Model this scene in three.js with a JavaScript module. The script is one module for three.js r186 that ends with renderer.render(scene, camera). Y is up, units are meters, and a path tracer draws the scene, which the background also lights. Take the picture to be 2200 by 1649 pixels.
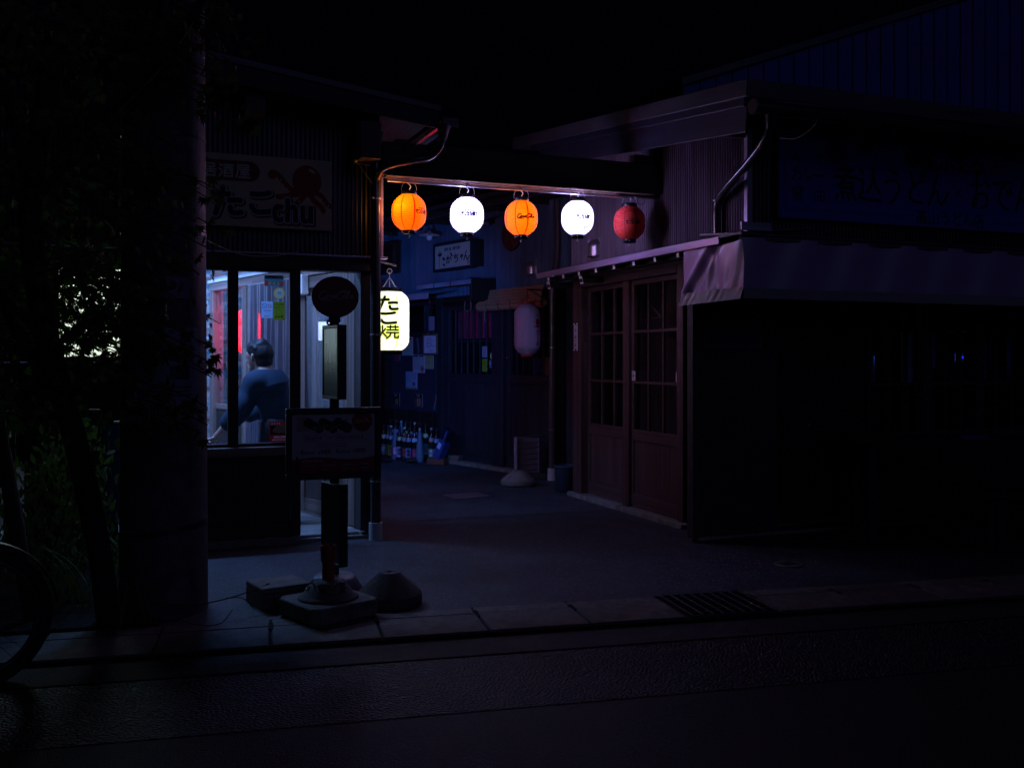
import * as THREE from 'three';
import { RoundedBoxGeometry } from 'three/addons/geometries/RoundedBoxGeometry.js';
import { MarchingCubes } from 'three/addons/objects/MarchingCubes.js';
import { mergeGeometries } from 'three/addons/utils/BufferGeometryUtils.js';
import { RectAreaLightUniformsLib } from 'three/addons/lights/RectAreaLightUniformsLib.js';

// ---------------------------------------------------------------- camera, sky, moon, exposure
const scene = new THREE.Scene();
const camera = new THREE.PerspectiveCamera(42.86, 2200 / 1649, 0.1, 400);
camera.position.set(0, 1.4, 0);
camera.rotation.y = THREE.MathUtils.degToRad(-22);
camera.setViewOffset(2200, 1649, 0, 52.5, 2200, 1649);
const renderer = new THREE.WebGLRenderer({ antialias: true });
renderer.toneMapping = THREE.LinearToneMapping;
renderer.toneMappingExposure = 1;
renderer.shadowMap.enabled = true;
{ // night sky: even, almost black blue
  const W = 64, H = 32, d = new Float32Array(W * H * 4);
  for (let i = 0; i < W * H; i++) { d[i * 4] = 0.00012; d[i * 4 + 1] = 0.00014; d[i * 4 + 2] = 0.0007; d[i * 4 + 3] = 1; }
  const sky = new THREE.DataTexture(d, W, H, THREE.RGBAFormat, THREE.FloatType);
  sky.mapping = THREE.EquirectangularReflectionMapping; sky.magFilter = THREE.LinearFilter; sky.needsUpdate = true;
  scene.background = sky; scene.environment = sky;
}
const moon = new THREE.DirectionalLight(new THREE.Color(0.3, 0.38, 1), 0.065);
moon.position.set(7, 7, 10); moon.target.position.set(2, 0, -7);
moon.shadow.radius = 60; moon.shadow.mapSize.set(2048, 2048);
Object.assign(moon.shadow.camera, { left: -14, right: 14, top: 14, bottom: -14, near: 0.5, far: 50 });
scene.add(moon, moon.target);
RectAreaLightUniformsLib.init();

// ---------------------------------------------------------------- helpers
let seed = 7;
const rnd = () => { seed = (seed + 0x6d2b79f5) | 0; let t = Math.imul(seed ^ (seed >>> 15), 1 | seed); t = (t + Math.imul(t ^ (t >>> 7), 61 | t)) ^ t; return ((t ^ (t >>> 14)) >>> 0) / 4294967296; };
const rr = (a, b) => a + (b - a) * rnd();
const V3 = (x, y, z) => new THREE.Vector3(x, y, z);
const W = (u, y, v) => new THREE.Vector3(u, y, -v);          // u right, v into the picture
const lerp = (a, b, t) => a + (b - a) * t;
const RAD = Math.PI / 180;
const used = {};
function numbered(n) { const k = used[n] = (used[n] ?? -1) + 1; return k ? n + '_' + String(k).padStart(3, '0') : n; }
function thing(name, label, category, pos = V3(0, 0, 0), turn = 0, group) {
  const o = new THREE.Group(); o.name = numbered(name); o.position.copy(pos); o.rotation.y = turn;
  o.userData = { label, category }; if (group) o.userData.group = group;
  scene.add(o); o.updateMatrixWorld(true); return o;
}
function norm(g) {
  if (g.index) g = g.toNonIndexed();
  for (const k of Object.keys(g.attributes)) if (!['position', 'normal', 'uv'].includes(k)) g.deleteAttribute(k);
  if (!g.attributes.normal) g.computeVertexNormals();
  if (!g.attributes.uv) g.setAttribute('uv', new THREE.BufferAttribute(new Float32Array(g.attributes.position.count * 2), 2));
  return g;
}
const merge = (gs) => { gs = [].concat(gs).map(norm); return gs.length > 1 ? mergeGeometries(gs) : gs[0]; };
// geometries come in world coordinates and are moved into the parent's own axes (local: they already are)
function part(parent, name, geoms, material, o = {}) {
  let g = merge(geoms);
  if (!o.local) { parent.updateWorldMatrix(true, false); g = g.clone().applyMatrix4(parent.matrixWorld.clone().invert()); }
  const m = new THREE.Mesh(g, material); m.name = name;
  if (o.label) m.userData.label = o.label;
  if (o.kind) m.userData.kind = o.kind;
  parent.add(m); return m;
}
function struct(name, geoms, material) {
  const m = new THREE.Mesh(merge(geoms), material); m.name = numbered(name); m.userData.kind = 'structure'; scene.add(m); return m;
}
function planar(g, grain) { // uv in metres, v along the grain
  g = norm(g); const p = g.attributes.position, n = g.attributes.normal, uv = g.attributes.uv;
  for (let i = 0; i < p.count; i++) {
    const c = [p.getX(i), p.getY(i), p.getZ(i)], a = [Math.abs(n.getX(i)), Math.abs(n.getY(i)), Math.abs(n.getZ(i))];
    const k = a[0] >= a[1] && a[0] >= a[2] ? 0 : a[1] >= a[2] ? 1 : 2; const r = [0, 1, 2].filter((x) => x !== k);
    const vv = r.includes(grain) ? grain : r[1], uu = r.find((x) => x !== vv);
    uv.setXY(i, c[uu] + 0.37 * c[k], c[vv] + 0.21 * c[k]);
  }
  return g;
}
const bevelOf = (w, h, d) => Math.min(0.006, 0.22 * Math.min(w, h, d));
function box(w, h, d, x, y, z, o = {}) {
  const b = o.bevel ?? bevelOf(w, h, d);
  const g = b > 0 ? new RoundedBoxGeometry(w, h, d, 1, b) : new THREE.BoxGeometry(w, h, d);
  const big = w >= h && w >= d ? 0 : h >= d ? 1 : 2;
  g.translate(o.ox ?? 0, 0, 0);
  const q = planar(g, o.grain ?? big);
  if (o.rot) q.applyMatrix4(new THREE.Matrix4().makeRotationFromEuler(new THREE.Euler(...o.rot)));
  q.translate(x, y, z);
  { const s = rnd() * 3, uv = q.attributes.uv; for (let i = 0; i < uv.count; i++) uv.setXY(i, uv.getX(i) + s, uv.getY(i) + s * 1.7); }
  return q;
}
// extents in u, y, v (world) / in x, y, z (any local frame)
const B = (u0, u1, y0, y1, v0, v1, o) => box(u1 - u0, y1 - y0, v1 - v0, (u0 + u1) / 2, (y0 + y1) / 2, -(v0 + v1) / 2, o);
const L = (x0, x1, y0, y1, z0, z1, o) => box(x1 - x0, y1 - y0, z1 - z0, (x0 + x1) / 2, (y0 + y1) / 2, (z0 + z1) / 2, o);
function tube(pts, r, seg = 24, rad = 8, curve = true) {
  const c = curve ? new THREE.CatmullRomCurve3(pts, false, 'centripetal') : pts;
  return new THREE.TubeGeometry(c, seg, r, rad, false);
}
function rod(a, b, r, rad = 10, r2 = r) {
  const d = b.clone().sub(a), g = new THREE.CylinderGeometry(r2, r, d.length(), rad, 1);
  g.applyQuaternion(new THREE.Quaternion().setFromUnitVectors(V3(0, 1, 0), d.clone().normalize()));
  return g.translate((a.x + b.x) / 2, (a.y + b.y) / 2, (a.z + b.z) / 2);
}
const lathe = (pts, seg = 24) => new THREE.LatheGeometry(pts.map((p) => new THREE.Vector2(p[0], p[1])), seg);
function frame(x, y, z, turn) { const o = new THREE.Object3D(); o.position.set(x, y, z); o.rotation.y = turn; o.updateMatrixWorld(true); return (g) => [].concat(g).map((q) => norm(q).clone().applyMatrix4(o.matrixWorld)); }
// ribbed cladding sheet in the xy plane, facing +z: flat pans with narrow raised ribs
function corr(w, h, pitch, depth, slope = 0) {
  const prof = [[0, 0], [0.52, 0], [0.6, 0.12], [0.66, 0.85], [0.7, 1], [0.82, 1], [0.86, 0.85], [0.92, 0.12]], n = Math.round(w / pitch), P = [], pos = [], nor = [], uv = [], idx = [];
  for (let i = 0; i < n; i++) for (const [a, z] of prof) P.push([(i + a) * w / n, (z - 0.5) * depth]);
  P.push([w, -0.5 * depth]);
  P.forEach(([x, z], i) => {
    const p = P[Math.max(0, i - 1)], q = P[Math.min(P.length - 1, i + 1)], nx = p[1] - q[1], nz = q[0] - p[0], l = Math.hypot(nx, nz);
    for (const y of [0, h + slope * x]) { pos.push(x, y, z); nor.push(nx / l, 0, nz / l); uv.push(x, y); }
    if (i < P.length - 1) { const k = i * 2; idx.push(k, k + 2, k + 1, k + 1, k + 2, k + 3); }
  });
  const g = new THREE.BufferGeometry();
  g.setAttribute('position', new THREE.Float32BufferAttribute(pos, 3)); g.setAttribute('normal', new THREE.Float32BufferAttribute(nor, 3)); g.setAttribute('uv', new THREE.Float32BufferAttribute(uv, 2)); g.setIndex(idx);
  return norm(g);
}
const moved = (g, x, y, z, rx = 0, ry = 0, rz = 0) => norm(g).clone().applyMatrix4(new THREE.Matrix4().compose(V3(x, y, z), new THREE.Quaternion().setFromEuler(new THREE.Euler(rx, ry, rz)), V3(1, 1, 1)));

// ---------------------------------------------------------------- textures
function lattice(n, s) { // periodic value noise
  const t = new Float32Array(n * n); let q = s; for (let i = 0; i < t.length; i++) { q = Math.imul(q ^ (q >>> 15), 0x2c1b3c6d) + 0x9e3779b9 | 0; t[i] = ((Math.imul(q ^ (q >>> 13), 0x297a2d39) >>> 8) & 0xffff) / 65535; }
  return (x, y) => { const xi = Math.floor(x), yi = Math.floor(y), fx = x - xi, fy = y - yi, sx = fx * fx * (3 - 2 * fx), sy = fy * fy * (3 - 2 * fy), a = ((xi % n) + n) % n, b = ((yi % n) + n) % n, a1 = (a + 1) % n, b1 = (b + 1) % n; return lerp(lerp(t[b * n + a], t[b * n + a1], sx), lerp(t[b1 * n + a], t[b1 * n + a1], sx), sy); };
}
function dataTex(n, f, srgb = true, rep = [1, 1]) {
  const d = new Uint8Array(n * n * 4);
  for (let y = 0; y < n; y++) for (let x = 0; x < n; x++) { const c = f(x / n, y / n), i = (y * n + x) * 4; for (let k = 0; k < 3; k++) d[i + k] = Math.max(0, Math.min(255, (Array.isArray(c) ? c[k] : c) * 255)); d[i + 3] = 255; }
  const t = new THREE.DataTexture(d, n, n); t.wrapS = t.wrapT = THREE.RepeatWrapping; t.magFilter = THREE.LinearFilter; t.repeat.set(...rep); if (srgb) t.colorSpace = THREE.SRGBColorSpace; t.needsUpdate = true; return t;
}
const N8 = lattice(8, 3), N16 = lattice(16, 11), N64 = lattice(64, 5), N128 = lattice(128, 9), N256 = lattice(256, 13);
const woodH = (x, y) => 0.5 * N64(x * 64, y * 2 + 3) + 0.3 * N128(x * 128, y * 3) + 0.2 * N16(x * 16 + 2 * N8(x * 8, y * 2), y * 1);
const hash2 = (i, j, k) => { let h = Math.imul(i, 374761393) ^ Math.imul(j, 668265263) ^ Math.imul(k, 2147483647); h = Math.imul(h ^ (h >>> 13), 1274126177); return ((h ^ (h >>> 16)) >>> 0) / 4294967296; };
function stone(x, y, n) { // crushed aggregate: distance to the nearest stone centre and that stone's number
  const a = x * n, b = y * n, ia = Math.floor(a), ib = Math.floor(b); let best = 9, id = 0, second = 9;
  for (let j = -1; j < 2; j++) for (let i = -1; i < 2; i++) { const p = (ia + i + n) % n, q = (ib + j + n) % n, dx = ia + i + hash2(p, q, 1) - a, dy = ib + j + hash2(p, q, 2) - b, d = dx * dx + dy * dy; if (d < best) { second = best; best = d; id = hash2(p, q, 3); } else if (d < second) second = d; }
  return [Math.min(1, Math.sqrt(second) - Math.sqrt(best)), id];
}
const T = {
  wood: dataTex(512, (x, y) => { const h = woodH(x, y), k = 0.5 + 0.5 * h; return [k, k * 0.98, k * 0.96]; }, true, [1.1, 0.43]),
  woodB: dataTex(512, (x, y) => woodH(x, y), false, [1.1, 0.43]),
  asphalt: dataTex(1024, (x, y) => { const [e, id] = stone(x, y, 160), p = N16(x * 16, y * 16) * 0.5 + N8(x * 8, y * 8) * 0.5, k = 0.36 + 0.22 * p + 0.3 * id * Math.min(1, e * 4) + (id > 0.93 ? 0.3 : 0); return [k, k, k * 1.02]; }, true, [0.61, 0.61]),
  asphaltB: dataTex(1024, (x, y) => { const [e, id] = stone(x, y, 160); return Math.min(1, e * 2.2) * (0.45 + 0.55 * id); }, false, [0.61, 0.61]),
  concrete: dataTex(512, (x, y) => { const k = 0.62 + 0.2 * N16(x * 16, y * 16) + 0.12 * N64(x * 64, y * 64) + 0.14 * (N256(x * 256, y * 256) - 0.5) - (N64(x * 64 + 5, y * 64 + 1) > 0.94 ? 0.2 : 0); return [k, k * 0.98, k * 0.95]; }, true, [1.3, 1.3]),
  concreteB: dataTex(512, (x, y) => 0.6 * N256(x * 256, y * 256) + 0.4 * N64(x * 64, y * 64), false, [1.3, 1.3]),
  metal: dataTex(256, (x, y) => { const k = 0.72 + 0.18 * N64(x * 64, y * 4) + 0.12 * N8(x * 8, y * 8); return k; }, true, [0.5, 0.5]),
  fine: dataTex(256, (x, y) => 0.5 * N256(x * 256, y * 256) + 0.5 * N64(x * 64, y * 64), false, [2, 2]),
};
function canvasTex(w, h, draw) {
  const c = document.createElement('canvas'); c.width = w; c.height = h; const x = c.getContext('2d'); x.lineCap = x.lineJoin = 'round'; draw(x, w, h);
  const t = new THREE.CanvasTexture(c); t.colorSpace = THREE.SRGBColorSpace; return t;
}
// brush strokes of the characters, each in a 100 x 100 square
const GLYPH = {
  'た': '8,28 52,26;34,8 26,50 10,92;55,48 75,44 90,46;58,70 58,86 74,90 94,86', 'こ': '22,24 50,28 80,18;20,66 26,84 52,88 86,82',
  'て': '10,22 50,20 90,14;64,20 38,40 36,66 58,86 76,88', 'で': '10,22 50,20 90,14;64,20 38,40 36,66 58,86 76,88;72,38 80,50;86,32 94,44',
  'な': '8,30 46,26;32,10 24,40 10,60;62,22 88,38;64,40 64,78 46,88 36,80 46,70 66,74 88,88', 'る': '26,16 72,14 26,56;26,56 50,42 78,48 82,70 60,90 40,86 42,72 56,76',
  'ち': '14,30 82,24;44,8 28,54;28,54 56,42 80,52 78,76 50,90 36,88', 'ゃ': '24,62 60,44 78,50 76,62 62,66;54,34 62,46;36,42 52,92', 'ん': '50,8 12,90;20,74 36,52 50,56 54,86 72,88 92,58',
  'か': '8,34 50,30 58,40 52,86 40,80;36,10 28,50 10,88;72,22 92,52', 'み': '20,18 50,16 30,60 14,80 10,68 30,58 70,70 90,80;76,46 70,70 54,92', 'そ': '28,14 70,12 26,42 86,38;58,40 38,58 44,82 70,90',
  'う': '34,10 64,18;20,42 56,32 78,44 72,72 40,94', 'ど': '30,10 42,44;78,30 40,46 22,66 32,86 80,88;70,10 78,22;84,6 92,18', 'お': '10,30 58,28;34,8 34,82 20,86 14,76 30,56 62,48 84,60 78,82 58,88;72,18 90,34',
  'ま': '18,26 82,26;22,48 78,48;50,8 50,80 34,88 24,78 38,70 60,76 82,90', 'ぶ': '44,12 56,22;50,40 40,56 56,70 50,88 36,86;22,62 12,82;70,58 88,78;74,16 80,28;86,10 92,22', 'き': '14,26 80,20;12,44 84,38;40,6 66,66;66,66 40,62;24,72 30,90 68,92',
  'よ': '48,28 80,26;50,8 50,78 36,88 22,78 34,68 56,74 82,90', 'さ': '14,32 84,24;44,6 66,62 40,58;24,70 32,90 70,92', 'ぼ': '16,12 14,88;40,20 74,20;40,44 76,44;58,20 58,78 44,88 36,78 48,70 64,76 80,90;80,8 86,18;92,4 98,14', 'コ': '16,20 84,20 84,84;16,84 84,84', 'イ': '80,10 48,38 12,54;54,34 54,92', 'ン': '18,18 38,32;14,84 50,74 90,26',
  'カ': '12,32 82,32 76,84 60,80;44,8 40,50 12,90', 'レ': '26,12 28,84 56,72 88,44', 'ー': '10,50 90,50', '|': '50,10 50,90', 'ビ': '24,14 24,80 34,88 84,86;78,30 24,48;72,8 80,20;86,4 94,16', 'ル': '32,16 30,56 10,88;58,12 58,84 74,74 92,50', 'チ': '70,10 24,24;8,46 92,46;52,20 50,62 26,92', 'ュ': '28,50 68,50 64,82;14,82 88,82', 'テ': '22,18 78,18;10,42 90,42;52,42 48,70 28,92',
  '焼': '#10,36 16,52;38,30 30,46;25,12 25,50 8,90;26,54 42,80;48,18 96,18;62,8 60,28;82,8 84,28;46,38 96,38;44,55 98,55;62,58 58,76 44,92;80,58 80,86 96,88 97,78', '居': '#18,12 84,12 84,32;18,32 84,32;18,12 18,50 6,92;30,50 94,50;60,36 60,66;36,66 86,66 86,92;36,66 36,92;36,90 86,90',
  '酒': '#10,14 22,24;6,40 18,50;8,90 26,60;34,16 96,16;40,32 90,32 90,92;40,32 40,92;40,90 90,90;56,16 56,50 48,58;74,16 74,52 84,54;42,70 88,70', '屋': '#18,10 86,10 86,28;18,28 86,28;18,10 18,50 6,92;30,42 90,42;54,44 38,58 78,56;70,50 82,60;34,72 88,72;60,62 60,92;24,92 96,92',
  '横': '#6,32 42,32;24,8 24,94;24,40 8,70;26,42 40,56;48,20 96,20;60,8 60,30;82,8 82,30;44,32 98,32;52,44 92,44 92,74;52,44 52,74;52,59 92,59;52,74 92,74;72,34 72,74;62,78 48,92;80,78 96,92', '丁': '#8,16 94,16;52,16 52,86 36,80', '生': '#28,10 16,40;24,30 86,30;18,58 84,58;52,8 52,90;8,90 94,90',
  '煮': '#24,20 76,20;50,8 50,36;8,38 92,38;80,14 20,62;34,52 76,52 76,76;34,52 34,76;34,64 76,64;34,76 76,76;20,82 12,94;38,82 42,94;58,82 64,94;78,82 90,94', '込': '#14,14 24,26;8,42 24,42 22,70 8,86;10,84 40,90 96,90;56,12 68,12 60,50 40,72;66,30 74,54 92,72',
  '醤': '#26,8 26,40;10,16 16,24;8,38 24,28;44,10 92,10;50,18 56,26;86,16 78,26;40,32 96,32;78,26 78,42;14,48 90,48;24,58 80,58 80,94;24,58 24,94;24,93 80,93;42,48 42,70;62,48 62,70;26,78 80,78', '油': '#10,14 22,24;6,40 18,50;8,90 26,60;40,30 92,30 92,90;40,30 40,90;40,60 92,60;40,89 92,89;66,10 66,89',
  '高': '#50,4 50,16;8,17 92,17;32,26 68,26 68,42;32,26 32,42;32,42 68,42;14,52 86,52 86,92 76,88;14,52 14,94;36,64 66,64 66,84;36,64 36,84;36,82 66,82', '山': '#50,10 50,84;14,36 14,86 86,86;86,34 86,88', '店': '#52,4 52,16;14,18 92,18;18,18 18,50 6,92;56,28 56,56;58,42 86,42;36,58 82,58 82,92;36,58 36,92;36,90 82,90',
  '注': '#10,14 22,24;6,40 18,50;8,90 26,60;60,6 70,16;40,28 94,28;44,56 90,56;66,28 66,88;36,90 98,90', '意': '#50,2 50,12;20,14 80,14;34,18 38,28;66,18 62,28;8,32 92,32;28,40 72,40 72,62;28,40 28,62;28,51 72,51;28,62 72,62;20,72 12,88;36,70 40,90 70,92 74,82;52,68 58,78;80,70 90,86',
  '鳥': '#52,4 44,14;30,16 72,16 72,42;30,16 30,66;30,29 72,29;30,42 72,42;30,54 88,54;30,66 90,66 84,94 72,90;20,76 12,92;36,76 40,90;54,76 58,88', '豚': '#14,10 40,10 40,88;14,10 14,60 6,92;14,34 40,34;14,56 40,56;48,14 96,14;70,16 50,40;66,28 76,60 68,92 56,88;64,50 46,66;68,62 44,86;90,34 76,48;78,50 96,80',
  '×': '#20,24 80,84;80,24 20,84', '←': '#88,50 14,50;44,20 12,50;44,80 12,50',
};
function brush(x, text, px, py, size, width, color, o = {}) { // one line of characters, left to right (or downwards)
  x.strokeStyle = color; x.lineWidth = width; let cx = px, cy = py;
  for (const ch of text) {
    const g = GLYPH[ch];
    if (g) {
      const hard = g[0] === '#';
      for (const st of g.replace('#', '').split(';')) {
        const p = st.split(' ').map((q) => q.split(',').map(Number)).map(([a, b]) => [cx + (a / 100) * size * (o.sx ?? 1), cy + (b / 100) * size]);
        x.beginPath(); x.moveTo(...p[0]);
        if (hard || p.length === 2) p.slice(1).forEach((q) => x.lineTo(...q));
        else { for (let i = 1; i < p.length - 1; i++) { const e = i === p.length - 2 ? p[i + 1] : [(p[i][0] + p[i + 1][0]) / 2, (p[i][1] + p[i + 1][1]) / 2]; x.quadraticCurveTo(p[i][0], p[i][1], e[0], e[1]); } }
        x.stroke();
      }
    }
    if (o.down) cy += size * (o.gap ?? 1.05); else cx += size * (o.sx ?? 1) * (o.gap ?? 1.05);
  }
}
function cola(x, px, py, s, color, w = 7) { // flowing script, 300 x 100 units times s
  x.save(); x.translate(px, py); x.scale(s, s); x.strokeStyle = color; x.lineWidth = w;
  for (const d of ['M74 22 C52 2 6 46 18 74 C28 90 54 74 64 60', 'M80 46 C62 56 66 78 78 70 C92 60 90 44 78 48', 'M112 48 C98 44 92 74 104 72 C112 70 116 64 120 58', 'M142 48 C126 44 118 72 128 72 C136 72 142 58 144 48 C142 60 142 74 152 66', 'M154 50 L164 48', 'M222 24 C196 -6 148 42 160 74 C172 92 196 72 208 60', 'M196 24 C206 8 232 2 226 22 C232 34 250 20 262 18', 'M222 46 C206 56 210 78 222 70 C236 60 232 44 222 48', 'M238 64 C254 40 262 12 252 14 C242 20 238 72 252 68', 'M284 48 C268 44 260 72 270 72 C278 72 284 58 286 48 C284 60 284 74 296 64', 'M18 74 C36 94 70 80 108 92']) x.stroke(new Path2D(d));
  x.restore();
}
function textLines(x, px, py, w, n, gap, color, h = 2) { x.fillStyle = color; for (let i = 0; i < n; i++) { let a = px; while (a < px + w - 4) { const b = rr(2, 9); if (a + b > px + w) break; x.fillRect(a, py + i * gap, b, h); a += b + rr(1, 3); } } }

// ---------------------------------------------------------------- materials
const C = (r, g, b) => new THREE.Color().setRGB(r, g, b);
const std = (c, o = {}) => new THREE.MeshStandardMaterial({ color: c, roughness: 0.7, ...o });
const phy = (c, o = {}) => new THREE.MeshPhysicalMaterial({ color: c, roughness: 0.7, ...o });
const woodM = (c, o = {}) => std(c, { map: T.wood, bumpMap: T.woodB, bumpScale: 0.002, roughness: 0.6, ...o });
const M = {
  darkWood: woodM(C(0.045, 0.032, 0.026)), blackWood: woodM(C(0.022, 0.018, 0.017)), navyWood: woodM(C(0.03, 0.034, 0.055)), brownWood: woodM(C(0.12, 0.062, 0.058)), shopWood: woodM(C(0.34, 0.24, 0.21)), rawWood: woodM(C(0.3, 0.2, 0.13)),
  beamWood: woodM(C(0.03, 0.02, 0.018), { roughness: 0.7 }),
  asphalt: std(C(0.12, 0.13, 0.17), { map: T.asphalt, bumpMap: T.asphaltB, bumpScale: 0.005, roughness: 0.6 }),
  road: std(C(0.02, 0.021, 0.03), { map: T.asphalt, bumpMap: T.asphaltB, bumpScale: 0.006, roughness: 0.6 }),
  slab: std(C(0.2, 0.18, 0.17), { map: T.concrete, bumpMap: T.concreteB, bumpScale: 0.004, roughness: 0.75 }),
  stone: std(C(0.3, 0.29, 0.28), { map: T.concrete, bumpMap: T.concreteB, bumpScale: 0.004, roughness: 0.8 }),
  block: std(C(0.24, 0.21, 0.2), { map: T.concrete, bumpMap: T.concreteB, bumpScale: 0.003, roughness: 0.8 }),
  soil: std(C(0.03, 0.026, 0.02), { map: T.concrete, bumpMap: T.concreteB, bumpScale: 0.03, roughness: 0.95 }),
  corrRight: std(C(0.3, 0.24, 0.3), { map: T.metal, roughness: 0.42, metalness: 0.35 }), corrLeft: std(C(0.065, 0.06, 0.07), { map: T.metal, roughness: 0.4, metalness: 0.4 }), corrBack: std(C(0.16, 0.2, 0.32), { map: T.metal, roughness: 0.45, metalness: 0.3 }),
  fascia: std(C(0.032, 0.033, 0.06), { map: T.metal, roughness: 0.5, metalness: 0.2 }), roofEdge: std(C(0.08, 0.08, 0.1), { map: T.metal, roughness: 0.5 }), flashing: std(C(0.46, 0.36, 0.52), { map: T.metal, roughness: 0.4, metalness: 0.3 }),
  blueWall: std(C(0.05, 0.07, 0.5), { map: T.metal, roughness: 0.6 }), plaster: std(C(0.55, 0.53, 0.5), { bumpMap: T.concreteB, bumpScale: 0.002, roughness: 0.9 }), darkWall: std(C(0.04, 0.037, 0.04), { map: T.concrete, roughness: 0.9 }),
  ceiling: std(C(0.6, 0.6, 0.6), { roughness: 0.9 }), shopFloor: std(C(0.42, 0.42, 0.44), { map: T.concrete, roughness: 0.45 }),
  black: std(C(0.012, 0.012, 0.014), { roughness: 0.45 }), blackGloss: std(C(0.012, 0.012, 0.015), { roughness: 0.25 }), iron: std(C(0.06, 0.06, 0.065), { roughness: 0.45, metalness: 0.7 }), steel: std(C(0.5, 0.5, 0.52), { roughness: 0.28, metalness: 0.9 }), chrome: std(C(0.7, 0.7, 0.72), { roughness: 0.2, metalness: 1 }),
  pipe: phy(C(0.09, 0.06, 0.06), { roughness: 0.28, clearcoat: 0.4, clearcoatRoughness: 0.25 }), pipeDark: phy(C(0.04, 0.035, 0.04), { roughness: 0.22, clearcoat: 0.6, clearcoatRoughness: 0.15 }), pvc: std(C(0.42, 0.42, 0.44), { roughness: 0.5 }), white: std(C(0.72, 0.7, 0.72), { roughness: 0.6 }), wire: std(C(0.5, 0.48, 0.5), { roughness: 0.4, metalness: 0.4 }), rope: std(C(0.3, 0.34, 0.26), { roughness: 0.8 }),
  glass: phy(C(0.96, 0.98, 1), { roughness: 0.03, transmission: 1, thickness: 0, ior: 1.5 }), vinyl: phy(C(0.42, 0.38, 0.5), { roughness: 0.42, transmission: 0.9, thickness: 0, side: THREE.DoubleSide }),
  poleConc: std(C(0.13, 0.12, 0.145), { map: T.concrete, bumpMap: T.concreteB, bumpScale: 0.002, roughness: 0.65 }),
  rubber: std(C(0.01, 0.01, 0.011), { roughness: 0.95 }), redPlastic: phy(C(0.3, 0.03, 0.02), { roughness: 0.35 }), cardBlue: std(C(0.03, 0.06, 0.25), { roughness: 0.5 }), brick: std(C(0.28, 0.09, 0.06), { map: T.concrete, bumpMap: T.concreteB, bumpScale: 0.003, roughness: 0.85 }),
  leaf: phy(C(0.055, 0.12, 0.02), { roughness: 0.8, specularIntensity: 0.35, transmission: 0.35, thickness: 0, side: THREE.DoubleSide }), leafWarm: phy(C(0.1, 0.06, 0.018), { roughness: 0.8, specularIntensity: 0.3, transmission: 0.3, thickness: 0, side: THREE.DoubleSide }), bark: woodM(C(0.05, 0.04, 0.032), { bumpScale: 0.01, roughness: 0.9 }),
};

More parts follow.
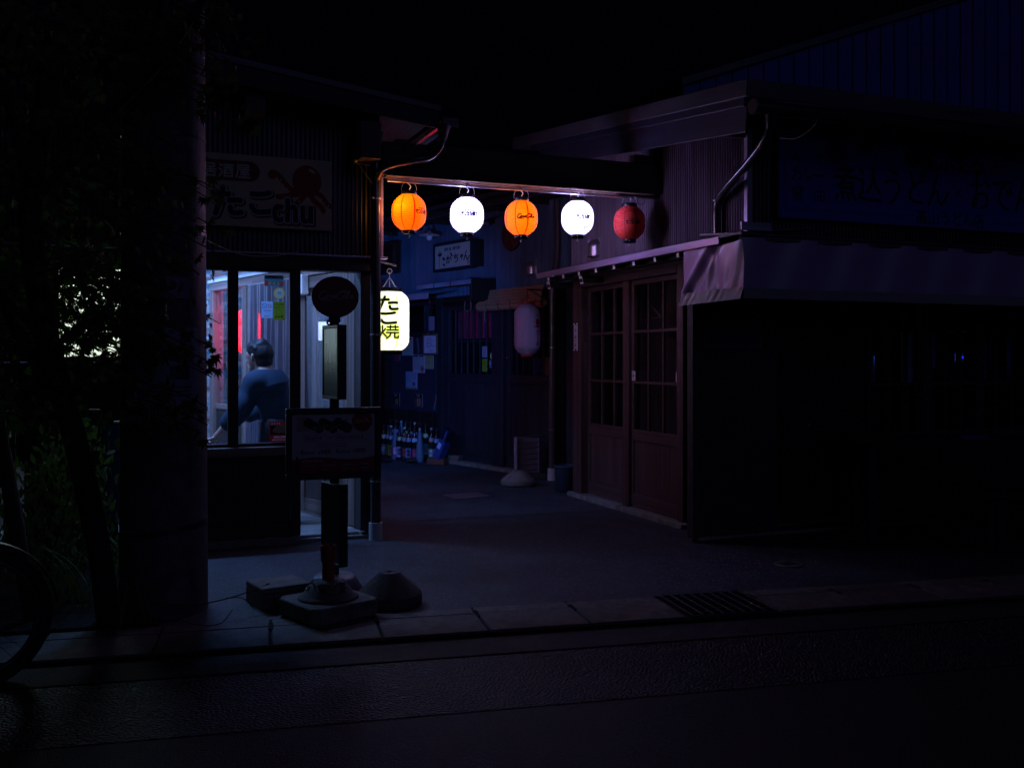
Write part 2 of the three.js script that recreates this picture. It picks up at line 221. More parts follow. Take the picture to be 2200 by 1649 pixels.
// ---------------------------------------------------------------- ground, road, pavement
function structGroup(name, pos = V3(0, 0, 0), turn = 0) { const o = new THREE.Group(); o.name = numbered(name); o.position.copy(pos); o.rotation.y = turn; o.userData.kind = 'structure'; scene.add(o); o.updateMatrixWorld(true); return o; }
const ROADTURN = -8.4 * RAD;
const FR = frame(1.415, 0, -4.758, ROADTURN);
{
  const flat = (x0, x1, z0, z1, y) => { const g = new THREE.PlaneGeometry(x1 - x0, z1 - z0); g.rotateX(-Math.PI / 2); g.translate((x0 + x1) / 2, y, (z0 + z1) / 2); const q = norm(g), p = q.attributes.position; for (let i = 0; i < p.count; i++) q.attributes.uv.setXY(i, p.getX(i), p.getZ(i)); return q; };
  struct('ground', flat(-150, 150, -150, 150, -0.075), M.soil);
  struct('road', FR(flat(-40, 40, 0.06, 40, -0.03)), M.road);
  struct('gutter', FR(flat(-12, 14, -0.005, 0.30, -0.022)), M.slab.clone());
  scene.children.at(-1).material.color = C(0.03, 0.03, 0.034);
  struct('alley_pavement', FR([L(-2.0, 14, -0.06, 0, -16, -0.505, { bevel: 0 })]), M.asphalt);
  struct('planting_bed', FR([L(-10, -1.3, -0.06, 0.02, -3.2, -0.51, { bevel: 0.015 })]), M.soil);
  // resurfaced strip along the kerb: the older, coarser asphalt ends in a cut line
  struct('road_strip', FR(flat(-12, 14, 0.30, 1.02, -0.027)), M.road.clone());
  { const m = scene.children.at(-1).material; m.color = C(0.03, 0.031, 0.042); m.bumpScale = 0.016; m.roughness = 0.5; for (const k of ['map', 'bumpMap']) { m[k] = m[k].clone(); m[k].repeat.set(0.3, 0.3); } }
  // row of kerb slabs, each a stone of its own
  const pv = structGroup('pavement', W(1.415, 0, 4.758), ROADTURN);
  part(pv, 'mortar_bed', L(-9, 12, -0.07, -0.006, -0.5, 0, { bevel: 0 }), M.soil, { local: true });
  const tones = [0.17, 0.2, 0.23, 0.26].map((k) => { const m = M.slab.clone(); m.color = C(k, k * 0.92, k * 0.9); return m; });
  for (let k = -11; k < 13; k++) {
    const s0 = 0.37 + k * 0.55; if (k === 2) continue;                       // the grate lies here
    const g = L(s0 + 0.004, s0 + 0.546, -0.05, 0.005, -0.36, -0.012, { bevel: 0.009 }); g.translate(0, rr(-0.003, 0.003), rr(-0.003, 0.003));
    const h = L(s0 + 0.004, s0 + 0.546, -0.05, 0.003, -0.498, -0.372, { bevel: 0.006 });
    // a handle notch in the joint
    const n = L(s0 - 0.012, s0 + 0.014, -0.01, 0.0065, -0.42, -0.3, { bevel: 0 });
    part(pv, 'slab', [g, h], tones[Math.floor(rnd() * 4)], { local: true });
    if (k > -3) part(pv, 'lifting_notch', n, M.soil, { local: true });
  }
  const pc = thing('floor_hatch', 'flat rectangular metal hatch set in the alley asphalt before the barred doors', 'hatch', W(3.33, 0.001, 9.48), 8 * RAD);
  part(pc, 'plate', L(-0.2, 0.2, -0.01, 0.006, -0.17, 0.17), std(C(0.2, 0.15, 0.2), { map: T.metal, roughness: 0.5, metalness: 0.3 }), { local: true });
  part(pc, 'frame', [L(-0.225, 0.225, -0.01, 0.004, 0.172, 0.195), L(-0.225, 0.225, -0.01, 0.004, -0.195, -0.172), L(-0.225, -0.202, -0.01, 0.004, -0.171, 0.171), L(0.202, 0.225, -0.01, 0.004, -0.171, 0.171)], M.iron, { local: true });
  const gr = thing('drain_grate', 'black steel drain grate set among the kerb slabs', 'drain grate', W(1.415, 0, 4.758).add(V3(1.75, 0, 0.02).applyAxisAngle(V3(0, 1, 0), ROADTURN)), ROADTURN);
  const bars = [], cross = [];
  for (let i = 0; i < 9; i++) bars.push(L(-0.25 + i * 0.0625 - 0.006, -0.25 + i * 0.0625 + 0.006, -0.03, 0.014, -0.5, -0.04));
  part(gr, 'pit', L(-0.27, 0.27, -0.072, -0.068, -0.5, -0.03, { bevel: 0 }), M.black, { local: true });
  bars.forEach((b) => part(gr, 'bar', b, M.iron, { local: true }));
  for (let j = 0; j < 8; j++) cross.push(L(-0.256, 0.256, -0.015, 0.011, -0.5 + j * 0.0655 - 0.004, -0.5 + j * 0.0655 + 0.004));
  cross.forEach((b) => part(gr, 'cross_bar', b, M.iron, { local: true }));
  const mh = thing('manhole_cover', 'small round iron manhole cover in the asphalt near the dark shopfront', 'manhole cover', W(4.245, 0.002, 5.47));
  part(mh, 'cover', moved(lathe([[0, 0.008], [0.07, 0.008], [0.075, 0.006], [0.08, 0.008], [0.092, 0.008], [0.096, 0.004]], 32), 0, 0, 0), std(C(0.16, 0.15, 0.12), { roughness: 0.5, metalness: 0.4 }), { local: true });
  part(mh, 'rib', [0, 1, 2, 3].flatMap((i) => moved(L(-0.06, 0.06, 0.008, 0.0105, -0.004, 0.004), 0, 0, (i - 1.5) * 0.026)), M.iron, { local: true });
}

// ---------------------------------------------------------------- left shop: walls, window, door gap, roof
const shop = thing('shop_building', 'dark corrugated snack shop with lit window and open doorway left of the alley', 'building', W(-1, 0, 7.55));
{
  const V = 7.55, p = (n, g, m, o) => part(shop, n, g, m, o);
  // corrugated upper front, in a frame facing the street
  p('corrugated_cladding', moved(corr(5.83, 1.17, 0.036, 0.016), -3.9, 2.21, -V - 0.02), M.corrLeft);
  p('wall', [B(-3.9, 1.91, 2.21, 3.36, V + 0.04, V + 0.14, { bevel: 0 }), B(-4.0, -3.9, 0, 3.4, V, 13, { bevel: 0 }), B(-4, 1.0, 0, 3.4, 11.35, 11.47, { bevel: 0 })], M.darkWall);
  p('corner_trim', B(1.905, 1.945, 2.2, 3.2, V - 0.03, V + 0.05), M.flashing);
  p('header_beam', B(-3.9, 1.9, 2.085, 2.19, V - 0.03, V + 0.12), M.darkWood);
  p('cladding_sill', B(-3.9, 1.98, 2.192, 2.208, V - 0.045, V + 0.03), M.flashing);
  p('window_head', B(0.1, 1.3, 2.066, 2.084, V - 0.01, V + 0.1), M.darkWood);
  p('post', B(1.234, 1.301, 0.06, 2.083, V - 0.02, V + 0.11), M.darkWood);
  p('post', B(1.765, 1.90, 0.06, 2.083, V - 0.02, V + 0.13), M.darkWood);
  p('post', B(0.07, 0.16, 0.06, 2.083, V - 0.02, V + 0.11), M.darkWood);
  const win = p('window', [B(0.16, 1.234, 0.745, 0.77, V - 0.005, V + 0.06), B(0.16, 0.2, 0.771, 2.064, V - 0.003, V + 0.06)], M.darkWood);
  part(win, 'mullion', B(0.777, 0.841, 0.77, 2.064, V - 0.012, V + 0.07), M.darkWood);
  part(win, 'pull_handle', B(0.785, 0.815, 0.97, 1.0, V - 0.018, V - 0.012), M.iron);
  part(win, 'pane', B(0.2, 0.777, 0.77, 2.064, V + 0.02, V + 0.024, { bevel: 0 }), M.glass);
  part(win, 'pane', B(0.841, 1.234, 0.77, 2.064, V + 0.034, V + 0.038, { bevel: 0 }), M.glass);
  part(win, 'stop_bead', [B(1.219, 1.2335, 0.771, 2.06, V - 0.009, V + 0.02), B(0.762, 0.7765, 0.771, 2.06, V - 0.009, V + 0.02)], M.rawWood);
  p('sill', B(0.06, 1.234, 0.675, 0.744, V - 0.06, V + 0.11), M.shopWood);
  for (let i = 0; i < 6; i++) { const a = -0.6 + i * 0.305; p('wall_board', B(a + 0.002, Math.min(a + 0.303, 1.233), 0.16, 0.675, V - 0.008 + (i % 2) * 0.003, V + 0.05), i % 2 ? M.darkWood : M.blackWood); }
  p('base_rail', B(-3.9, 1.233, 0.058, 0.159, V - 0.02, V + 0.09), M.darkWood);
  p('stone_base', [B(-3.9, 1.30, -0.02, 0.055, V - 0.035, V + 0.15, { bevel: 0.008 }), B(1.301, 1.9, -0.02, 0.03, V - 0.03, V + 0.12, { bevel: 0.008 })], M.stone);
  p('threshold_rail', B(1.302, 1.764, 0.031, 0.04, V + 0.02, V + 0.08), M.iron);
  // front wall to the left of the window, round the frosted window behind the maple
  p('wall', [B(-3.9, -1.0, 0.16, 2.083, V + 0.002, V + 0.1, { bevel: 0 }), B(-0.999, 0.068, 0.6755, 1.38, V + 0.002, V + 0.1, { bevel: 0 })], M.darkWall);
  // roof, falling to the right
  const sl = Math.atan2(-0.174, 1.35), roofAt = (u) => 3.184 + (2.297 - u) * 0.129;
  p('roof', [moved(L(-7.2, 0, 0, 0.05, -5.2, 0), 2.32, roofAt(2.32) + 0.13, -7.2, 0, 0, sl)], M.roofEdge);
  p('verge_board', [moved(L(-7.2, 0, 0, 0.128, -0.03, 0), 2.3, roofAt(2.3), -7.2 - 0.012, 0, 0, sl)], M.blackWood);
  p('soffit', [moved(L(-7.2, -0.03, 0.09, 0.125, -0.33, -0.035), 2.3, roofAt(2.3), -7.2, 0, 0, sl)], M.darkWood);
  for (const b of [B(0.86, 1.0, 3.18, 3.3, 7.26, 7.5), B(1.7, 1.86, 2.92, 3.2, 7.25, 7.53), B(2.02, 2.12, 2.98, 3.12, 7.4, 7.53)]) p('rafter_end', b, M.brownWood);
  p('eaves_board', moved(L(-0.42, 0, -0.03, -0.004, -4.6, -0.03), 2.318, roofAt(2.32) + 0.128, -7.2, 0, 0, sl), M.blackWood);
  // eaves gutter along the alley and its downpipe
  const gut = [];
  for (let i = 0; i <= 10; i++) { const a = Math.PI * (i / 10); gut.push([Math.cos(a) * 0.06, -Math.sin(a) * 0.055]); }
  const gs = new THREE.Shape(gut.map((q) => new THREE.Vector2(...q)).concat(gut.slice().reverse().map((q) => new THREE.Vector2(q[0] * 0.92, q[1] * 0.92 + 0.001))));
  const gg = new THREE.ExtrudeGeometry(gs, { depth: 3.4, bevelEnabled: false }); gg.translate(2.38, 3.25, -10.55);
  const gutter = p('gutter', gg, M.pipeDark);
  part(gutter, 'gutter_end', B(2.315, 2.445, 3.19, 3.26, 7.145, 7.152), M.black);
  part(gutter, 'gutter_hook', [tube([W(2.12, 3.12, 7.45), W(2.2, 3.05, 7.4), W(2.33, 3.13, 7.38), W(2.37, 3.19, 7.36)], 0.007, 20, 6)], M.flashing);
  part(gutter, 'alley_gutter', [rod(W(1.87, 2.97, 7.42), W(2.3, 3.14, 8.4), 0.045, 16)], M.pipe);
  const pipe = p('downpipe', [tube([W(2.335, 3.2, 7.2), W(2.325, 3.09, 7.2), W(2.3, 3.02, 7.22), W(2.24, 2.965, 7.24), W(2.1, 2.93, 7.26), W(1.94, 2.89, 7.3), W(1.885, 2.86, 7.36), W(1.866, 2.79, 7.44)], 0.029, 70, 14), rod(W(1.862, 0.13, 7.44), W(1.862, 3.03, 7.44), 0.041, 18)], M.pipeDark);
  part(pipe, 'hopper', rod(W(2.33, 3.1, 7.2), W(2.335, 3.21, 7.18), 0.032, 16, 0.056), M.pipe);
  part(pipe, 'ground_collar', [rod(W(1.862, 0, 7.44), W(1.862, 0.135, 7.44), 0.052, 20)], M.pvc);
  for (const y of [0.45, 1.585, 2.64]) part(pipe, 'pipe_clip', [rod(W(1.862, y, 7.44), W(1.862, y + 0.014, 7.44), 0.0455, 18), B(1.82, 1.832, y, y + 0.014, 7.38, 7.41)], M.steel);
  part(pipe, 'pipe_cap', rod(W(1.862, 3.03, 7.44), W(1.862, 3.045, 7.44), 0.075, 24), M.pipe);
  part(pipe, 'cap_lug', B(1.93, 1.965, 3.015, 3.055, 7.36, 7.40), M.white);
  // inside: floor, ceiling, counter
  { const s = new THREE.Shape([[-3.89, 7.7], [1.86, 7.7], [0.93, 11.34], [-3.89, 11.34]].map((q) => new THREE.Vector2(...q))); const g = new THREE.ExtrudeGeometry(s, { depth: 0.03, bevelEnabled: false }); g.rotateX(-Math.PI / 2); g.translate(0, -0.008, 0); p('floor', planar(g), M.shopFloor); }
  { const s = new THREE.Shape([[-3.89, 7.69], [1.9, 7.69], [0.95, 11.35], [-3.89, 11.35]].map((q) => new THREE.Vector2(...q))); const g = new THREE.ExtrudeGeometry(s, { depth: 0.06, bevelEnabled: false }); g.rotateX(-Math.PI / 2); g.translate(0, 2.66, 0); p('ceiling', planar(g), M.ceiling); }
  p('inner_front_wall', B(-3.89, 1.7, 2.19, 2.655, V + 0.121, V + 0.14, { bevel: 0 }), M.plaster);
  p('counter', [B(-1.6, 0.55, 0.03, 0.72, 8.85, 9.3), B(-1.65, 0.6, 0.721, 0.76, 8.8, 9.35)], M.rawWood);
}
// the shop's wall along the alley, seen from inside; local x runs towards the street, z into the room
const AW = [W(1.93, 0, 7.6), -75.43 * RAD];
const sideWall = thing('glazed_side_wall', 'inner side wall of the lit shop with mosaic band, wooden frames and sliding doors', 'wall', ...AW);
const mosaicMats = [C(0.62, 0.62, 0.62), C(0.5, 0.48, 0.47), C(0.1, 0.36, 0.52), C(0.4, 0.17, 0.14), C(0.2, 0.18, 0.2), C(0.36, 0.28, 0.24), C(0.3, 0.45, 0.55)].map((c) => std(c, { roughness: 0.45, map: T.wood }));
{
  const p = (n, g, m, o = {}) => part(sideWall, n, g, m, { ...o, local: true });
  const band = p('mosaic_band', L(-3.8, -0.36, 2.27, 2.70, -0.05, 0.012, { bevel: 0 }), std(C(0.3, 0.28, 0.28)));
  let y = 2.305;
  const tileRun = (parent, x0, x1, y0, put) => { let x = x0; while (x < x1) { const w = [0.12, 0.2, 0.3, 0.16][Math.floor(rnd() * 4)]; const k = rnd(), m = mosaicMats[k < 0.36 ? 0 : k < 0.58 ? 1 : k < 0.68 ? 2 : k < 0.76 ? 3 : k < 0.84 ? 4 : k < 0.93 ? 5 : 6]; put(x, Math.min(x + w, x1), y0, m); x += w; } };
  for (let r = 0; r < 8; r++, y += 0.043) tileRun(band, -3.75, -0.4, y, (a, b, q, m) => part(band, 'tile', L(a + 0.0015, b - 0.0015, q, q + 0.0405, 0.012, 0.02 + rnd() * 0.005, { bevel: 0.002 }), m, { local: true }));
  p('head_ledge', L(-3.8, -0.36, 2.235, 2.268, -0.05, 0.05), M.ceiling);
  p('head_rail', L(-3.8, -0.36, 2.15, 2.234, -0.05, 0.03), M.shopWood);
  for (const [a, b] of [[-3.8, -3.7], [-2.85, -2.72], [-2.70, -2.6], [-0.48, -0.32]]) p('post', L(a, b, 0.02, 2.149, -0.05, 0.03), M.shopWood);
  p('post', L(-0.318, -0.1, 0.02, 2.6, 0.02, 0.06), M.darkWood);
  p('rail', L(-2.599, -1.42, 1.19, 1.25, -0.03, 0.0), M.shopWood);
  p('lower_panel', L(-2.599, -1.42, 0.02, 1.19, -0.03, -0.01, { grain: 1 }), M.darkWood);
  p('rail', L(-3.699, -2.851, 0.86, 0.92, -0.03, 0.0), M.shopWood);
  p('lower_panel', L(-3.699, -2.851, 0.02, 0.859, -0.03, -0.01, { grain: 1 }), M.darkWood);
  p('pane', L(-3.7, -2.85, 0.921, 2.149, -0.02, -0.016, { bevel: 0 }), M.glass);
  // sliding doors near the street, standing one behind the other
  for (const [x0, x1, z] of [[-1.42, -0.485, 0.0], [-1.28, -0.6, -0.045]]) {
    const d = p('sliding_door', [L(x0, x0 + 0.085, 0.025, 2.14, z, z + 0.03), L(x1 - 0.085, x1, 0.025, 2.14, z, z + 0.03), L(x0 + 0.085, x1 - 0.085, 2.04, 2.14, z, z + 0.03), L(x0 + 0.085, x1 - 0.085, 0.68, 0.76, z, z + 0.03), L(x0 + 0.085, x1 - 0.085, 0.025, 0.16, z, z + 0.03)], M.shopWood);
    part(d, 'door_panel', L(x0 + 0.085, x1 - 0.085, 0.16, 0.68, z + 0.008, z + 0.022, { grain: 1 }), M.brownWood, { local: true });
    part(d, 'pane', L(x0 + 0.085, x1 - 0.085, 0.76, 2.04, z + 0.013, z + 0.017, { bevel: 0 }), M.glass, { local: true });
    part(d, 'stile_strip', L((x0 + x1) / 2 - 0.02, (x0 + x1) / 2 + 0.02, 0.16, 0.68, z + 0.022, z + 0.03), M.shopWood, { local: true });
  }
  p('door_closer', L(-1.4, -1.22, 1.98, 2.16, 0.036, 0.11, { bevel: 0.012 }), M.white);
  p('floor_track', L(-1.45, -0.32, 0.022, 0.034, -0.05, 0.03), M.steel);
}
{ // far wall of the room in mosaic
  const far = thing('mosaic_wall', 'far wall of the lit shop covered in white, blue and brown mosaic strips', 'wall', W(0.2, 0, 11.34));
  const bed = part(far, 'backing', L(-1.3, 0.9, 0.02, 2.65, 0, 0.012, { bevel: 0 }), std(C(0.3, 0.28, 0.28)), { local: true });
  for (let r = 0, y = 0.62; y < 2.63; r++, y += 0.0435) { let x = 0.1 - rnd() * 0.12; while (x < 0.86) { const w = [0.1, 0.17, 0.26, 0.34][Math.floor(rnd() * 4)], k = rnd(), m = mosaicMats[k < 0.36 ? 0 : k < 0.58 ? 1 : k < 0.68 ? 2 : k < 0.76 ? 3 : k < 0.84 ? 4 : k < 0.93 ? 5 : 6]; part(bed, 'tile', L(x + 0.0015, Math.min(x + w, 0.88) - 0.0015, y, y + 0.041, 0.012, 0.02 + rnd() * 0.006, { bevel: 0 }), m, { local: true }); x += w; } }
}
{ // two ceiling fittings of the shop
  const lamp = std(C(0.8, 0.85, 0.9), { emissive: C(0.5, 0.7, 1), emissiveIntensity: 2.2 });
  const spots = [[0.4, 8.35, 'cool white ceiling lamp inside the shop nearer the window'], [0.1, 9.9, 'cool white ceiling lamp in the middle of the shop'], [0.05, 10.75, 'cool white ceiling lamp inside the shop by the far wall']];
  for (const [u, v, label] of spots) {
    const t = thing('ceiling_lamp', label, 'lamp', W(u, 2.655, v), 0, 'ceiling lamps in the shop');
    part(t, 'housing', L(-0.62, 0.62, -0.035, 0, -0.08, 0.08), M.white, { local: true });
    if (v > 9) part(t, 'added_spill_board', L(-0.64, 0.64, -0.18, 0, 0.085, 0.097), M.white, { local: true });  // unseen board, added to stop lamp light spilling onto the road
    part(t, 'diffuser', L(-0.6, 0.6, -0.05, -0.036, -0.06, 0.06), lamp, { local: true });
    const l = new THREE.RectAreaLight(C(0.2, 0.4, 1), v > 9 ? 110 : 130, 1.2, 0.12); l.position.set(u, 2.6, -v); l.rotation.x = -Math.PI / 2; l.name = 'ceiling_lamp_light'; scene.add(l);
  }
}
{ // clear vinyl sheet hung in the side wall, gathered in folds
  const t = thing('vinyl_curtain', 'clear vinyl curtain hanging in folds behind the shop window', 'curtain', ...AW);
  const g = new THREE.PlaneGeometry(1.16, 1.86, 120, 24), p = g.attributes.position;
  for (let i = 0; i < p.count; i++) { const x = p.getX(i), y = p.getY(i), k = (0.93 - y) / 1.86; p.setZ(i, (0.016 * Math.sin(x * 37 + 1.3 * Math.sin(x * 9)) + 0.01 * Math.sin(x * 71 + y * 1.5)) * (0.35 + k) + 0.05 * k * k); }
  g.computeVertexNormals(); g.translate(-2.01, 1.21, 0.055);
  part(t, 'sheet', g, M.vinyl, { local: true });
  part(t, 'curtain_rail', rod(V3(-2.6, 2.145, 0.055), V3(-1.42, 2.145, 0.055), 0.007, 8), M.steel, { local: true });
}
{ // frosted window behind the maple
  const t = thing('frosted_window', 'bright frosted window glowing white behind the maple leaves', 'window', W(-0.1, 1.38, 7.55));
  const f = part(t, 'frame', [B(-0.999, -0.96, 1.381, 2.083, 7.54, 7.62), B(0.03, 0.068, 1.381, 2.083, 7.54, 7.62), B(-0.96, 0.03, 1.381, 1.42, 7.54, 7.62), B(-0.96, 0.03, 2.045, 2.083, 7.54, 7.62), B(-0.42, -0.38, 1.421, 2.044, 7.545, 7.615)], M.darkWood);
  const lit = std(C(0.8, 0.8, 0.72), { emissive: C(0.88, 1, 0.84), emissiveIntensity: 1.1, roughness: 0.6 });
  part(t, 'pane', B(-0.38, 0.03, 1.42, 2.045, 7.57, 7.576, { bevel: 0 }), lit);
  part(t, 'pane', B(-0.96, -0.42, 1.42, 2.045, 7.57, 7.576, { bevel: 0 }), std(C(0.12, 0.14, 0.1), { roughness: 0.4 }), { label: 'dark pane' });
  part(t, 'blind_slat', [0, 1].map((k) => B(-0.379, 0.029, 1.93 + k * 0.06, 1.975 + k * 0.06, 7.562, 7.566)), std(C(0.3, 0.36, 0.24)));
  const l = new THREE.RectAreaLight(C(0.55, 0.85, 1), 3.4, 0.4, 0.6); l.position.copy(W(-0.17, 1.73, 7.53)); l.lookAt(W(-0.17, 1.73, 0)); l.name = 'frosted_window_light'; scene.add(l);
}

// ---------------------------------------------------------------- right: udon shop with reddish sliding doors
const udon = thing('udon_building', 'dark corrugated noodle shop on the right with wooden sliding doors along the alley', 'building', W(4.4, 0, 6.3));
{
  const p = (n, g, m, o) => part(udon, n, g, m, o), U = 4.4;
  // alley side, upper cladding: local x towards the street
  const sideF = frame(U - 0.012, 2.24, -9.2, -Math.PI / 2), frontF = frame(U, 2.3, -6.15, 0);
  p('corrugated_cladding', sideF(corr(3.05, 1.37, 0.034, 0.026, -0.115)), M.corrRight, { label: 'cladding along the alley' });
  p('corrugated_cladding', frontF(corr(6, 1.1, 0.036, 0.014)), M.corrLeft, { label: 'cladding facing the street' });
  p('wall', [B(U + 0.01, U + 0.12, 2.2, 3.4, 6.27, 9.19, { bevel: 0 }), B(U + 0.01, 12, 2.2, 3.35, 6.17, 6.265, { bevel: 0 }), B(U + 0.02, 12, 0, 3.4, 9.1, 9.19, { bevel: 0 }), B(8.6, 8.7, 0, 3.3, 6.6, 9.09, { bevel: 0 })], M.darkWall);
  p('corner_trim', B(U - 0.03, U + 0.015, 2.33, 3.2, 6.115, 6.165), M.flashing);
  // door opening
  p('post', B(U - 0.05, U + 0.06, 0.045, 2.2, 8.912, 9.1), M.brownWood);
  p('post', B(U - 0.03, U + 0.09, 0.045, 2.128, 7.95, 8.065), M.brownWood);
  p('post', B(U - 0.04, U + 0.09, 0.05, 2.2, 7.0, 7.1), M.brownWood);
  p('lintel', B(U - 0.045, U + 0.09, 2.13, 2.198, 7.1, 8.912), M.brownWood);
  p('lintel_board', B(U - 0.02, U + 0.09, 2.2, 2.3, 6.2, 9.19), M.darkWood);
  p('sill_stone', B(U - 0.09, U + 0.25, -0.02, 0.042, 6.95, 9.16, { bevel: 0.012 }), M.stone);
  p('floor', B(U + 0.251, 8.6, 0.0, 0.04, 6.6, 9.09, { bevel: 0 }), M.darkWall);
  for (const [v0, v1, lab, du] of [[8.065, 8.912, 'far sliding door', 0.03], [7.1, 7.95, 'near sliding door', 0.0]]) {
    const x0 = U + du, x1 = x0 + 0.035;
    const d = p('sliding_door', [B(x0, x1, 0.044, 2.128, v0, v0 + 0.04), B(x0, x1, 0.044, 2.128, v1 - 0.04, v1), B(x0, x1, 2.082, 2.128, v0 + 0.04, v1 - 0.04), B(x0, x1, 0.655, 0.76, v0 + 0.04, v1 - 0.04), B(x0, x1, 0.044, 0.175, v0 + 0.04, v1 - 0.04)], M.brownWood, { label: lab });
    part(d, 'door_panel', B(x0 + 0.012, x1 - 0.006, 0.175, 0.655, v0 + 0.04, v1 - 0.04, { grain: 1 }), M.brownWood);
    part(d, 'pane', B(x0 + 0.018, x0 + 0.022, 0.76, 2.082, v0 + 0.04, v1 - 0.04, { bevel: 0 }), M.glass);
    const w = (v1 - v0 - 0.08) / 3;
    for (const k of [1, 2]) part(d, 'muntin', B(x0 + 0.004, x1 - 0.004, 0.761, 2.081, v0 + 0.04 + w * k - 0.012, v0 + 0.04 + w * k + 0.012), M.brownWood);
    for (const y of [1.19, 1.655]) part(d, 'cross_rail', B(x0 + 0.002, x1 - 0.002, y - 0.014, y + 0.014, v0 + 0.04, v1 - 0.04), M.brownWood);
  }
  for (let k = 0; k < 9; k++) p('inner_board', B(U + 0.62, U + 0.64 + (k % 2) * 0.004, 0.041, 2.3, 7.0 + k * 0.22, 7.217 + k * 0.22, { grain: 1 }), M.brownWood);
  p('floor_rail', B(U - 0.012, U + 0.1, 0.042, 0.046, 7.1, 8.9, { bevel: 0 }), M.steel);
  // small canopy roof running round the corner
  const canopy = p('canopy', [moved(L(0, 0.62, 0, 0.02, -9.3, -5.715), 4.035, 2.275, 0, 0, 0, 0.1), moved(L(-0.62, 4, 0, 0.02, -0.55, 0), 4.66, 2.268, -5.715, 0.1, 0, 0)], M.roofEdge);
  part(canopy, 'canopy_fascia', B(4.03, 4.046, 2.235, 2.29, 5.99, 9.3), M.flashing);
  part(canopy, 'corner_flashing', B(4.02, 4.27, 2.30, 2.36, 5.69, 5.71), M.flashing);
  part(canopy, 'canopy_fascia', B(4.2, 8.6, 2.235, 2.285, 5.725, 5.74), M.roofEdge);
  for (const v of [9.064, 8.711, 8.358, 8.005, 7.652, 7.299, 6.946, 6.593, 6.24]) { const r = part(canopy, 'rafter', moved(L(0, 0.36, -0.036, 0, -0.018, 0.018), 4.062, 2.234, -v, 0, 0, 0.1), M.darkWood); part(r, 'white_rafter_tip', moved(L(-0.004, 0.0, -0.036, 0, -0.018, 0.018, { bevel: 0 }), 4.062, 2.234, -v, 0, 0, 0.1), M.white); }
  for (let k = 0; k < 12; k++) { const r = part(canopy, 'rafter', L(4.367 + k * 0.335 - 0.018, 4.367 + k * 0.335 + 0.018, 2.195, 2.233, -6.1, -5.75), M.darkWood); part(r, 'white_rafter_tip', L(4.367 + k * 0.335 - 0.018, 4.367 + k * 0.335 + 0.018, 2.195, 2.233, -5.75, -5.746, { bevel: 0 }), M.white); }
  for (const v of [9.2, 8.44]) { const r = p('bracket', L(4.12, 4.45, 2.14, 2.2, -v - 0.03, -v + 0.03), M.darkWood); part(r, 'white_bracket_tip', moved(L(-0.004, 0, -0.075, 0, -0.03, 0.03, { bevel: 0 }), 4.118, 2.2, -v, 0, 0, 0.25), M.white); }
  p('eaves_beam', L(4.16, 4.25, 2.205, 2.235, -9.2, -6.2), M.darkWood);
  // main roof with its fascia rising away from the street
  const sl = 0.1145;
  p('roof', moved(L(-0.06, 8, 0, 0.12, -4.3, 0), 4.05, 3.2, -5.6, sl, 0, 0), M.roofEdge);
  p('barge_board', moved(L(-0.045, -0.005, -0.055, 0.122, -3.78, 0.0), 4.05, 3.2, -5.64, sl, 0, 0), M.fascia, { label: 'upper barge board' });
  p('barge_board', moved(L(-0.004, 0.02, -0.225, -0.05, -3.62, 0.0), 4.05, 3.2, -5.66, sl, 0, 0), M.fascia, { label: 'lower barge board' });
  for (const b of [moved(L(0.1, 0.38, -0.16, -0.05, -0.12, 0.0), 4.05, 3.22, -6.12, sl, 0, 0), moved(L(0.1, 0.38, -0.16, -0.05, -0.12, 0.0), 4.05, 3.22, -7.42, sl, 0, 0), moved(L(0.1, 0.38, -0.16, -0.05, -0.12, 0.0), 4.05, 3.22, -8.6, sl, 0, 0)]) p('rafter_end', b, M.brownWood);
  // gutter, hopper and downpipe at the corner
  const gut = p('gutter', [rod(W(4.0, 3.11, 5.52), W(9, 3.11, 5.52), 0.05, 14)], M.pipeDark);
  part(gut, 'gutter_end', rod(W(3.985, 3.11, 5.52), W(4.0, 3.11, 5.52), 0.055, 14), M.pipe);
  for (const u of [4.5, 5.2, 5.9, 6.6]) part(gut, 'gutter_hook', tube([W(u, 3.02, 5.9), W(u, 2.98, 5.7), W(u, 3.04, 5.5), W(u, 3.12, 5.46)], 0.005, 16, 6), M.iron);
  const pipe = p('downpipe', [tube([W(4.14, 3.06, 5.52), W(4.135, 2.96, 5.54), W(4.14, 2.89, 5.62), W(4.2, 2.82, 5.85), W(4.31, 2.67, 6.36), W(4.335, 2.62, 6.45), W(4.335, 2.54, 6.46), W(4.335, 2.33, 6.46)], 0.03, 70, 14)], M.pipeDark);
  part(pipe, 'hopper', rod(W(4.14, 2.97, 5.53), W(4.135, 3.08, 5.51), 0.033, 14, 0.05), M.pipeDark);
  part(pipe, 'pipe_clip', [rod(W(4.335, 2.63, 6.46), W(4.335, 2.642, 6.46), 0.034, 14), B(4.36, 4.39, 2.63, 2.64, 6.45, 6.47)], M.steel);
  // two round vent hoods
  // front at street level: end screen, shutter, lattice window
  p('end_screen', [B(4.085, 4.125, 0.03, 2.16, 6.42, 6.5), B(4.127, 4.9, 0.03, 2.16, 6.45, 6.485, { grain: 1 })], M.blackWood);
  part(udon.children.at(-1), 'screen_post', B(4.075, 4.126, 0.006, 2.16, 6.4, 6.418), M.darkWood);
  const sh = p('shutter', B(4.9, 5.80, 0.1, 2.0, 6.475, 6.5, { bevel: 0 }), M.black);
  for (let k = 0; k < 24; k++) part(sh, 'slat', B(4.91, 5.79, 0.12 + k * 0.077, 0.19 + k * 0.077, 6.462, 6.4745, { bevel: 0.005 }), M.blackGloss);
